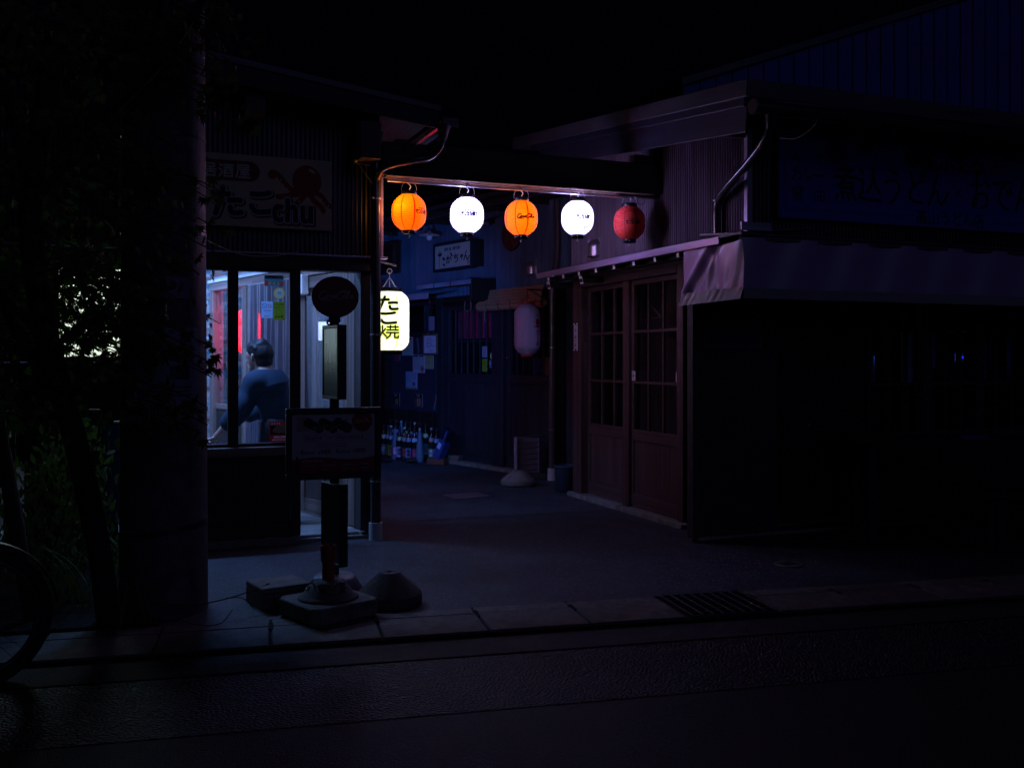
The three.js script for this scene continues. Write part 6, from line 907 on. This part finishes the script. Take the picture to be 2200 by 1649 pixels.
{ // small LED floodlight on the alley side of the shop's side wall: the cold light on the back of the alley
  const t = thing('led_floodlight', 'tiny bright blue white LED floodlight seen through the top of the open doorway', 'floodlight', W(1.85, 2.105, 8.28), -40 * RAD);
  part(t, 'housing', L(-0.03, 0.03, -0.025, 0.03, -0.03, 0.0), M.iron, { local: true });
  part(t, 'lens', L(-0.025, 0.025, -0.02, 0.025, -0.034, -0.0305), std(C(0.6, 0.7, 0.9), { emissive: C(0.5, 0.75, 1), emissiveIntensity: 3 }), { local: true });
  part(t, 'stem', rod(V3(-0.12, 0.02, -0.01), V3(-0.02, 0.01, -0.01), 0.008, 8), M.iron, { local: true });
  const l = new THREE.SpotLight(C(0.02, 0.22, 1), 26, 0, 31 * RAD, 1); l.position.set(0.0, 0.0, -0.05); l.target.position.copy(t.worldToLocal(W(3.75, 1.45, 14.2))); l.shadow.radius = 1.5; l.name = 'led_floodlight_lamp'; t.add(l, l.target);
}

// ---------------------------------------------------------------- person inside the shop, seen from behind through the window
function surface(bones, centre, half, res, k, o = {}) { // tapered capsules joined by a smooth minimum, meshed by marching cubes
  const mc = new MarchingCubes(res, new THREE.MeshBasicMaterial(), false, false, 400000);
  const f = mc.field, d = (2 * half) / res; mc.isolation = 0;
  const P = bones.map(([a, b, ra, rb, sq]) => ({ a, b, ra, rb, sq: sq ?? 1, ab: [b[0] - a[0], b[1] - a[1], b[2] - a[2]] }));
  for (const q of P) q.l2 = q.ab[0] ** 2 + q.ab[1] ** 2 + q.ab[2] ** 2 || 1e-9;
  for (let z = 0; z < res; z++) for (let y = 0; y < res; y++) for (let x = 0; x < res; x++) {
    const X = centre[0] - half + x * d, Y = centre[1] - half + y * d, Z = centre[2] - half + z * d; let m = 1e3;
    for (const q of P) {
      const px = X - q.a[0], py = Y - q.a[1], pz = Z - q.a[2]; let t = (px * q.ab[0] + py * q.ab[1] + pz * q.ab[2]) / q.l2; t = t < 0 ? 0 : t > 1 ? 1 : t;
      const ex = px - q.ab[0] * t, ey = py - q.ab[1] * t, ez = (pz - q.ab[2] * t) * q.sq, s = Math.sqrt(ex * ex + ey * ey + ez * ez) - (q.ra + (q.rb - q.ra) * t);
      const h = Math.max(k - Math.abs(m - s), 0) / k; m = Math.min(m, s) - h * h * k * 0.25;
    }
    if (o.cut) m = Math.max(m, o.cut(X, Y, Z));
    f[(z * res + y) * res + x] = -m;
  }
  mc.update(); const n = mc.count, g = new THREE.BufferGeometry();
  const pos = mc.positionArray.slice(0, n * 3), nor = mc.normalArray.slice(0, n * 3);
  for (let i = 0; i < n * 3; i++) pos[i] = pos[i] * half + centre[i % 3] ;
  g.setAttribute('position', new THREE.BufferAttribute(pos, 3)); g.setAttribute('normal', new THREE.BufferAttribute(nor, 3));
  return norm(g);
}
{
  const t = thing('person', 'person with short dark hair in a dark blue sweater leaning forward behind the shop window', 'person', W(1.235, 0.0, 8.43), Math.atan2(-0.74, -0.67));
  // local axes: x to the person's left, z forward; joints [x, y, z]
  const J = { hip: [0, 0.84, -0.05], waist: [0, 0.98, -0.03], chest: [0.01, 1.16, 0.03], neck: [0.02, 1.3, 0.09], head: [0.03, 1.415, 0.14], sl: [0.165, 1.2, 0.08], sr: [-0.14, 1.19, 0.08], el: [0.27, 0.96, 0.17], wl: [0.3, 0.76, 0.36], er: [-0.15, 0.97, 0.22], wr: [-0.06, 0.86, 0.42], kl: [0.1, 0.45, 0.02], kr: [-0.1, 0.45, 0.0], al: [0.1, 0.08, -0.04], ar: [-0.1, 0.08, -0.06] };
  const torso = (e) => [[J.hip, J.waist, 0.135 + e, 0.125 + e, 1.25], [J.waist, J.chest, 0.13 + e, 0.155 + e, 1.25], [J.chest, [0.015, 1.24, 0.06], 0.15 + e, 0.10 + e, 1.2], [J.sl, [0.02, 1.27, 0.08], 0.066 + e, 0.05 + e], [J.sr, [0.02, 1.27, 0.08], 0.066 + e, 0.05 + e]];
  const armU = (e) => [[J.sl, J.el, 0.066 + e, 0.05 + e], [J.sr, J.er, 0.066 + e, 0.05 + e]], armF = (e) => [[J.el, J.wl, 0.046 + e, 0.03 + e], [J.er, J.wr, 0.046 + e, 0.03 + e]];
  const legs = (e) => [[[0.09, 0.84, -0.05], J.kl, 0.095 + e, 0.062 + e], [[-0.09, 0.84, -0.05], J.kr, 0.095 + e, 0.062 + e], [J.kl, J.al, 0.06 + e, 0.042 + e], [J.kr, J.ar, 0.06 + e, 0.042 + e]];
  const body = surface([...torso(0), ...armU(0), ...armF(0), ...legs(0), [J.neck, [0.025, 1.36, 0.11], 0.058, 0.052], [J.al, [0.11, 0.045, 0.12], 0.045, 0.035], [J.ar, [-0.11, 0.045, 0.1], 0.045, 0.035]], [0.06, 0.72, 0.06], 0.78, 116, 0.05);
  const H = J.head, hp = (x, y, z) => [H[0] + x, H[1] + y, H[2] + z];
  const head = surface([[hp(0, 0.03, -0.015), hp(0, 0.03, 0.015), 0.09, 0.084], [hp(0, -0.04, 0.04), hp(0, -0.075, 0.055), 0.058, 0.036], [hp(0, 0.0, 0.085), hp(0, -0.028, 0.104), 0.013, 0.017], [hp(0.082, 0.015, -0.004), hp(0.086, -0.02, 0.0), 0.02, 0.013, 1.6], [hp(-0.082, 0.015, -0.004), hp(-0.086, -0.02, 0.0), 0.02, 0.013, 1.6], [hp(0, -0.055, 0.088), hp(0, -0.06, 0.09), 0.012, 0.012], [hp(-0.03, 0.03, 0.083), hp(0.03, 0.03, 0.083), 0.012, 0.012], [hp(0, -0.05, -0.03), hp(-0.01, -0.12, -0.035), 0.055, 0.055]], H, 0.17, 84, 0.022);
  const hand = (w, dir, side) => { // palm, four bent fingers, thumb
    const D = V3(...dir).normalize(), S = V3(side, 0, 0).sub(D.clone().multiplyScalar(side * D.x)).normalize(), N = new THREE.Vector3().crossVectors(D, S), o = V3(...w), at = (f, s, n) => o.clone().addScaledVector(D, f).addScaledVector(S, s).addScaledVector(N, n).toArray();
    const b = [[at(0, 0, 0), at(0.05, 0, 0), 0.028, 0.03, 1], [at(0.05, -0.022, 0), at(0.075, 0.026, 0), 0.014, 0.014]];
    [[-0.03, 0.062], [-0.01, 0.072], [0.01, 0.068], [0.028, 0.054]].forEach(([s, l]) => { b.push([at(0.075, s, 0), at(0.075 + l * 0.5, s * 1.1, 0.008), 0.0095, 0.0085], [at(0.075 + l * 0.5, s * 1.1, 0.008), at(0.075 + l * 0.85, s * 1.1, 0.026), 0.0085, 0.007]); });
    b.push([at(0.02, 0.028, 0.005), at(0.05, 0.058, 0.016), 0.012, 0.01], [at(0.05, 0.058, 0.016), at(0.078, 0.064, 0.03), 0.01, 0.008]);
    return surface(b, at(0.07, 0, 0.01), 0.11, 70, 0.007);
  };
  const skin = std(C(0.5, 0.3, 0.24), { roughness: 0.55 });
  part(t, 'body', [body, head, hand(J.wl, [0.05, -0.6, 0.55], 1), hand(J.wr, [0.3, -0.4, 0.6], -1)], skin, { local: true });
  const cuff = (X, Y, Z) => -1;
  const lerp3 = (a, b, k) => a.map((q, i) => lerp(q, b[i], k));
  const sweater = surface([...torso(0.028), [J.sl, J.el, 0.088, 0.07], [J.sr, J.er, 0.088, 0.07], [J.el, lerp3(J.el, J.wl, 0.42), 0.07, 0.062], [lerp3(J.el, J.wl, 0.3), lerp3(J.el, J.wl, 0.36), 0.07, 0.068], [J.er, lerp3(J.er, J.wr, 0.5), 0.07, 0.06], [lerp3(J.sl, J.el, 0.75), lerp3(J.sl, J.el, 0.8), 0.085, 0.083], [[0.02, 1.27, 0.075], [0.025, 1.3, 0.085], 0.085, 0.072]], [0.06, 1.06, 0.08], 0.44, 100, 0.05, { cut: (x, y) => Math.max(y - 1.318 + 0, 0.80 - y) });
  { const p = sweater.attributes.position, n = sweater.attributes.normal; for (let i = 0; i < p.count; i++) { const x = p.getX(i), y = p.getY(i), z = p.getZ(i), q = 0.0055 * Math.sin(46 * y + 17 * x + 3 * Math.sin(21 * x + 13 * z)) * Math.max(0, Math.sin(9 * x + 11 * y + 7 * z + 1)) + 0.004 * Math.sin(90 * y - 40 * x * z + 2 * Math.sin(30 * z)) * Math.max(0, Math.sin(14 * y - 8 * x)); p.setXYZ(i, x + n.getX(i) * q, y + n.getY(i) * q, z + n.getZ(i) * q); } sweater.computeVertexNormals(); }
  part(t, 'sweater', sweater, std(C(0.01, 0.034, 0.07), { roughness: 0.9, bumpMap: T.fine, bumpScale: 0.001 }), { local: true });
  part(t, 'trousers', surface([...legs(0.014), [[0, 0.82, -0.05], [0, 0.9, -0.04], 0.15, 0.145, 1.2]], [0, 0.48, -0.02], 0.48, 84, 0.05, { cut: (x, y) => Math.max(0.1 - y, y - 0.9) }), std(C(0.02, 0.02, 0.03), { roughness: 0.9 }), { local: true });
  part(t, 'shoe', [1, -1].map((s) => surface([[[s * 0.1, 0.05, -0.07], [s * 0.11, 0.035, 0.13], 0.052, 0.042], [[s * 0.1, 0.09, -0.05], [s * 0.1, 0.05, 0.0], 0.05, 0.05]], [s * 0.1, 0.06, 0.03], 0.17, 50, 0.03, { cut: (x, y) => 0.0 - y })), M.black, { local: true });
  const hb = [[hp(0, 0.05, -0.03), hp(0, 0.055, 0.0), 0.098, 0.095], [hp(0, -0.02, -0.055), hp(0, 0.02, -0.05), 0.075, 0.09], [hp(0, -0.055, -0.055), hp(0, -0.04, -0.055), 0.055, 0.065], [hp(0, 0.115, 0.02), hp(0.02, 0.12, -0.05), 0.035, 0.045], [hp(0, 0.085, 0.06), hp(0, 0.09, 0.05), 0.05, 0.05]];
  for (let i = 0; i < 26; i++) { const a = rr(0, 6.28), e = rr(0.15, 1.3), r = 0.095, q = hp(Math.sin(a) * Math.cos(e) * r, 0.05 + Math.sin(e) * r * 0.95, Math.cos(a) * Math.cos(e) * r - 0.02); hb.push([q, [q[0] + rr(-0.015, 0.015), q[1] - 0.02, q[2] - 0.012], 0.014, 0.006]); }
  part(t, 'hair', surface(hb, hp(0, 0.03, -0.02), 0.18, 84, 0.018, { cut: (x, y, z) => { const ly = y - H[1], lz = z - H[2], k = Math.min(1, Math.max(0, (ly + 0.02) / 0.09)); return (lz - lerp(-0.02, 0.085, k)) * 0.8; } }), std(C(0.008, 0.008, 0.01), { roughness: 0.6 }), { local: true });
}

// ---------------------------------------------------------------- maple, shrubs, grasses, bicycle on the left
function palmate(lobes, spread, size) {
  const pos = [], nor = [], idx = [];
  for (let i = 0; i < lobes; i++) { const a = (i - (lobes - 1) / 2) * spread, l = size * (1 - 0.42 * Math.abs(i - (lobes - 1) / 2) / ((lobes - 1) / 2)), w = l * 0.13, c = Math.cos(a), s = Math.sin(a), b = pos.length / 3; const q = (x, y, z) => pos.push(x * c + y * s, -x * s * -1 * -1 + y * c, z); q(0, 0, 0); q(-w, l * 0.45, 0.004); q(w, l * 0.45, 0.004); q(0, l, -0.006); idx.push(b, b + 2, b + 1, b + 1, b + 2, b + 3); }
  const g = new THREE.BufferGeometry(); g.setAttribute('position', new THREE.Float32BufferAttribute(pos, 3)); g.setIndex(idx); g.computeVertexNormals(); return norm(g);
}
function foliage(parent, name, geo, mat, list) {
  const m = new THREE.InstancedMesh(geo, mat, list.length); m.name = name; m.userData.kind = 'stuff';
  const M4 = new THREE.Matrix4(), Q = new THREE.Quaternion(), E = new THREE.Euler(); parent.updateWorldMatrix(true, false); const inv = parent.matrixWorld.clone().invert();
  list.forEach((o, i) => { E.set(...o.rot); Q.setFromEuler(E); M4.compose(o.pos, Q, V3(o.s, o.s, o.s)).premultiply(inv); m.setMatrixAt(i, M4); });
  parent.add(m); return m;
}
{
  const t = thing('maple_tree', 'dark maple tree with fingered leaves covering the left side', 'tree', W(-0.1, 0, 6.05));
  part(t, 'trunk', [tube([W(-0.04, 0, 5.6), W(-0.09, 0.4, 5.62), W(-0.2, 0.95, 5.65), W(-0.36, 1.6, 5.7), W(-0.42, 2.2, 5.75), W(-0.3, 3.1, 5.75)], 0.06, 30, 12)], M.bark);
  part(t, 'limb', [tube([W(-0.22, 1.05, 5.66), W(-0.6, 1.8, 5.9), W(-0.8, 2.6, 5.9), W(-0.9, 3.4, 5.8)], 0.035, 20, 8), tube([W(-0.42, 2.2, 5.75), W(-0.1, 2.6, 5.5), W(0.2, 2.9, 5.25), W(0.4, 3.2, 5.1)], 0.024, 20, 8), tube([W(-0.25, 1.15, 5.66), W(-0.1, 1.35, 5.4), W(0.05, 1.42, 5.2), W(0.2, 1.4, 5.05)], 0.01, 20, 7), tube([W(-0.22, 1.1, 5.66), W(-0.35, 1.5, 5.5), W(-0.6, 1.75, 5.3), W(-0.9, 1.8, 5.2)], 0.02, 20, 7), tube([W(-0.42, 2.25, 5.75), W(-0.6, 2.9, 5.5), W(-1.0, 3.2, 5.3)], 0.022, 20, 7)], M.bark);
  const leaf = palmate(7, 0.5, 1), green = [], warm = [], twigs = [];
  const spray = (u, y, v, len, dx, warmShare, n) => { // a drooping twig with leaves hanging along it
    const p0 = W(u, y, v), p1 = W(u + dx * len, y - len * 0.18, v - 0.06 * len), p2 = W(u + dx * len * 1.9, y - len * 0.75, v - 0.1 * len), c = new THREE.QuadraticBezierCurve3(p0, p1, p2);
    twigs.push(new THREE.TubeGeometry(c, 5, 0.003, 4));
    for (let i = 0; i < n; i++) { const q = c.getPoint(rr(0.05, 1)).add(V3(rr(-0.09, 0.09), rr(-0.07, 0.05), rr(-0.09, 0.09))); (rnd() < warmShare ? warm : green).push({ pos: q, rot: [rr(-1.0, 0.5), rr(-1.4, 1.4), Math.PI + rr(-0.3, 1.1) * (dx > 0 ? 1 : -1)], s: rr(0.035, 0.075) }); }
  };
  // crown in uneven layers; thin where the lit window shines through
  for (let i = 0; i < 330; i++) { const y = rr(1.55, 4.3), k = (y - 1.4) / 2.9, u = rr(-2.1, 0.02 + 0.18 * Math.sin(k * 3.1)), v = rr(5.0, 6.7); const pu = u + 0.1, ray = pu / v; if (y < 2.2 && ray > -0.1 && ray < 0.03 && rnd() < 0.35) continue; spray(u, y, v, rr(0.16, 0.34), rnd() < 0.72 ? 1 : -0.7, 0.1, 15); }
  for (let i = 0; i < 70; i++) spray(rr(-1.9, -0.28), rr(1.1, 1.6), rr(5.2, 6.4), rr(0.15, 0.3), rnd() < 0.6 ? 1 : -1, 0.06, 13);
  for (let i = 0; i < 72; i++) { const v = rr(5.2, 6.8), y = 1.4 + rr(0.0, 0.78) * v / 7.5; spray(rr(-0.06, 0.0) * v, y + 0.06, v, rr(0.1, 0.2), rnd() < 0.7 ? 1 : -0.8, 0.05, 9); }
  // outer sprays in front of the pole, autumn tinted
  for (let i = 0; i < 26; i++) spray(rr(-0.22, 0.12), rr(1.15, 1.75), rr(5.0, 5.35), rr(0.1, 0.2), 1, 0.8, 9);
  for (let i = 0; i < 22; i++) spray(rr(-0.1, 0.36), rr(2.95, 3.45), rr(4.95, 5.35), rr(0.1, 0.2), 1, 0.75, 11);
  for (let i = 0; i < 5; i++) spray(rr(0.05, 0.16), rr(1.9, 2.03), rr(5.05, 5.25), 0.12, 1, 0.8, 6);
  part(t, 'twig', twigs, M.bark, { kind: 'stuff' });
  foliage(t, 'crown', leaf, M.leaf, green); foliage(t, 'autumn_leaves', leaf, M.leafWarm, warm);
}
{ // second, thinner stem; shrubs and grasses below
  const b = thing('young_tree', 'slender dark tree stem leaning left beside the maple', 'tree', W(-0.55, 0, 5.9));
  part(b, 'trunk', tube([W(-0.42, 0, 5.8), W(-0.5, 0.5, 5.85), W(-0.62, 1.2, 5.9), W(-0.8, 2.2, 5.95), W(-0.9, 3.0, 6)], 0.04, 24, 10), M.bark);
  const lf = palmate(5, 0.62, 1), ll = []; for (let i = 0; i < 500; i++) ll.push({ pos: W(-0.75 + rr(-0.5, 0.4), rr(1.6, 3.2), 5.95 + rr(-0.4, 0.4)), rot: [rr(-1, 1), rr(-2, 2), rr(2, 4)], s: rr(0.04, 0.08) });
  foliage(b, 'crown', lf, M.leaf, ll);
  const blade = new THREE.PlaneGeometry(0.022, 1, 1, 8); { const p = blade.attributes.position; for (let i = 0; i < p.count; i++) { const k = p.getY(i) + 0.5; p.setXYZ(i, p.getX(i) * (1 - k * k), k * (1 - 0.35 * k), 0.55 * k * k); } blade.computeVertexNormals(); }
  const grassM = M.leaf.clone(); grassM.color = C(0.09, 0.17, 0.03);
  const clump = (name, label, u, v, n, h, sp) => { const t = thing(name, label, 'plant', W(u, 0, v)); const l = []; for (let i = 0; i < n; i++) l.push({ pos: W(u + rr(-sp, sp), 0.01, v + rr(-sp, sp)), rot: [rr(-0.2, 0.3), rr(0, 6.28), rr(-0.2, 0.2)], s: rr(0.5, 1) * h }); foliage(t, 'blades', norm(blade), grassM, l); part(t, 'stem_base', lathe([[0, 0.05], [0.05, 0.04], [0.07, 0], [0, 0]], 10), M.soil, { local: true }); return t; };
  clump('grass_clump', 'clump of long arching grass blades between the trunks', -0.2, 6.1, 90, 0.62, 0.2);
  clump('grass_clump', 'tall narrow grass clump close behind the maple trunk', 0.12, 6.4, 50, 0.7, 0.1);
  clump('grass_clump', 'low grass tuft at the pole foot', 0.1, 5.55, 36, 0.42, 0.09);
  const lf2 = (() => { const s = new THREE.PlaneGeometry(0.4, 1, 2, 4), p = s.attributes.position; for (let i = 0; i < p.count; i++) { const k = p.getY(i) + 0.5; p.setXYZ(i, p.getX(i) * Math.sin(Math.PI * (0.08 + k * 0.9)), k, 0.08 * Math.abs(p.getX(i)) - 0.1 * k * k); } s.computeVertexNormals(); return norm(s); })();
  const shrub = (label, u, v, r, h, n) => { const t = thing('shrub', label, 'shrub', W(u, 0, v)); const l = []; for (let i = 0; i < n; i++) { const a = rr(0, 6.28), q = Math.sqrt(rnd()) * r, y = rr(0.05, h); l.push({ pos: W(u + Math.cos(a) * q * (1 - 0.4 * y / h), y, v + Math.sin(a) * q), rot: [rr(-1.2, 1.2), rr(0, 6.28), rr(-1, 1)], s: rr(0.04, 0.09) }); } foliage(t, 'leaves', lf2, grassM, l); part(t, 'branch', [0, 1, 2, 3, 4].map((k) => rod(W(u, 0, v), W(u + Math.cos(k * 1.3) * r * 0.7, h * 0.8, v + Math.sin(k * 1.3) * r * 0.7), 0.007, 6)), M.bark); };
  shrub('leafy green shrub at the far left behind the bicycle', -0.85, 6.2, 0.45, 1.15, 700); shrub('low leafy shrub under the lit frosted window', -0.25, 6.75, 0.34, 0.95, 520); shrub('small green shrub between the slender stem and the maple', -0.42, 6.45, 0.24, 0.8, 320);
}
{ // screens beneath the frosted window
  const t = thing('garden_screen', 'tan board screen with brown posts under the frosted window', 'screen', W(-0.15, 0, 7.3));
  for (const [a, b] of [[-0.33, -0.19]]) part(t, 'board', B(a, b, 0.1, 0.98, 7.29, 7.31, { grain: 1 }), std(C(0.36, 0.3, 0.14), { map: T.wood, roughness: 0.7 }));
  part(t, 'post', B(-0.185, -0.1, 0, 1.06, 7.26, 7.34, { grain: 1 }), M.brownWood); part(t, 'post', B(-0.7, -0.63, 0, 1.06, 7.26, 7.34, { grain: 1 }), M.brownWood); part(t, 'top_rail', [B(-0.33, -0.19, 0.985, 1.0, 7.28, 7.32), B(-0.09, 0.06, 0.96, 0.975, 7.28, 7.32)], M.white);
  part(t, 'side_panel', B(-0.09, 0.05, 0.3, 0.955, 7.285, 7.3), std(C(0.05, 0.07, 0.18)));
}
{ // parked bicycle, only its front wheel inside the picture
  const t = thing('bicycle', 'parked dark bicycle with its wheel at the left edge of the picture', 'bicycle', W(-0.58, -0.044, 4.82), 12 * RAD);
  const wheel = (x) => { const w = new THREE.Group(); w.name = 'wheel'; w.position.set(x, 0.315, 0); t.add(w); w.updateWorldMatrix(true, false); part(w, 'tyre', new THREE.TorusGeometry(0.29, 0.026, 14, 72), M.rubber, { local: true }); part(w, 'rim', new THREE.TorusGeometry(0.255, 0.012, 8, 72), M.iron, { local: true }); part(w, 'spoke', Array.from({ length: 28 }, (_, k) => { const a = k * 0.2244; return rod(V3(Math.cos(a + 0.25 * (k % 2 ? 1 : -1)) * 0.025, Math.sin(a + 0.25 * (k % 2 ? 1 : -1)) * 0.025, k % 2 ? 0.025 : -0.025), V3(Math.cos(a) * 0.25, Math.sin(a) * 0.25, 0), 0.0012, 4); }), M.iron, { local: true }); part(w, 'hub', moved(new THREE.CylinderGeometry(0.024, 0.024, 0.08, 14), 0, 0, 0, Math.PI / 2, 0, 0), M.chrome, { local: true }); };
  wheel(0); wheel(-1.05);
  const bar = (n, a, b, r = 0.015) => part(t, n, rod(V3(...a), V3(...b), r, 10), M.black, { local: true });
  for (const z of [-0.05, 0.05]) bar('fork', [0, 0.315, z], [-0.14, 0.78, z * 0.6], 0.01);
  bar('frame', [-0.17, 0.74, 0], [-0.5, 0.33, 0], 0.018); bar('frame', [-0.5, 0.33, 0], [-0.68, 0.82, 0]); bar('frame', [-0.5, 0.33, 0], [-1.05, 0.315, 0.05], 0.01); bar('frame', [-0.66, 0.76, 0], [-1.05, 0.315, -0.05], 0.01); bar('head_tube', [-0.13, 0.72, 0], [-0.22, 0.98, 0]);
  part(t, 'handlebar', tube([V3(-0.4, 0.98, -0.28), V3(-0.27, 1.0, -0.22), V3(-0.22, 1.0, 0), V3(-0.27, 1.0, 0.22), V3(-0.4, 0.98, 0.28)], 0.012, 30, 8), M.steel, { local: true });
  part(t, 'saddle', moved(new THREE.SphereGeometry(0.12, 20, 12), -0.72, 0.88, 0).scale(1, 1, 1), M.black, { local: true }); t.children.at(-1).geometry.scale(1, 0.4, 0.7).translate(0, 0.53, 0);
  part(t, 'mudguard', new THREE.TorusGeometry(0.335, 0.006, 6, 40, 2.4).scale(1, 1, 6).rotateZ(0.1).translate(0, 0.315, 0), M.black, { local: true });
  part(t, 'lamp', moved(new THREE.CylinderGeometry(0.035, 0.03, 0.06, 16), -0.02, 0.66, 0, 0, 0, -Math.PI / 2), M.chrome, { local: true });
}
{ // dark lean-to behind the garden closes the left side
  const t = thing('garden_wall', 'dark boarded wall closing the garden at the far left', 'wall', W(-4, 0, 7)); for (let k = 0; k < 12; k++) part(t, 'board', B(-4.6 + k * 0.05, -4.551 + k * 0.05, 0, 2.4, 5.5, 5.53, { bevel: 0 }), M.blackWood);
}

scene.traverse((o) => { if (o.isMesh) { o.castShadow = true; o.receiveShadow = true; } if (o.isPointLight || o.isDirectionalLight) o.castShadow = true; });
renderer.render(scene, camera);
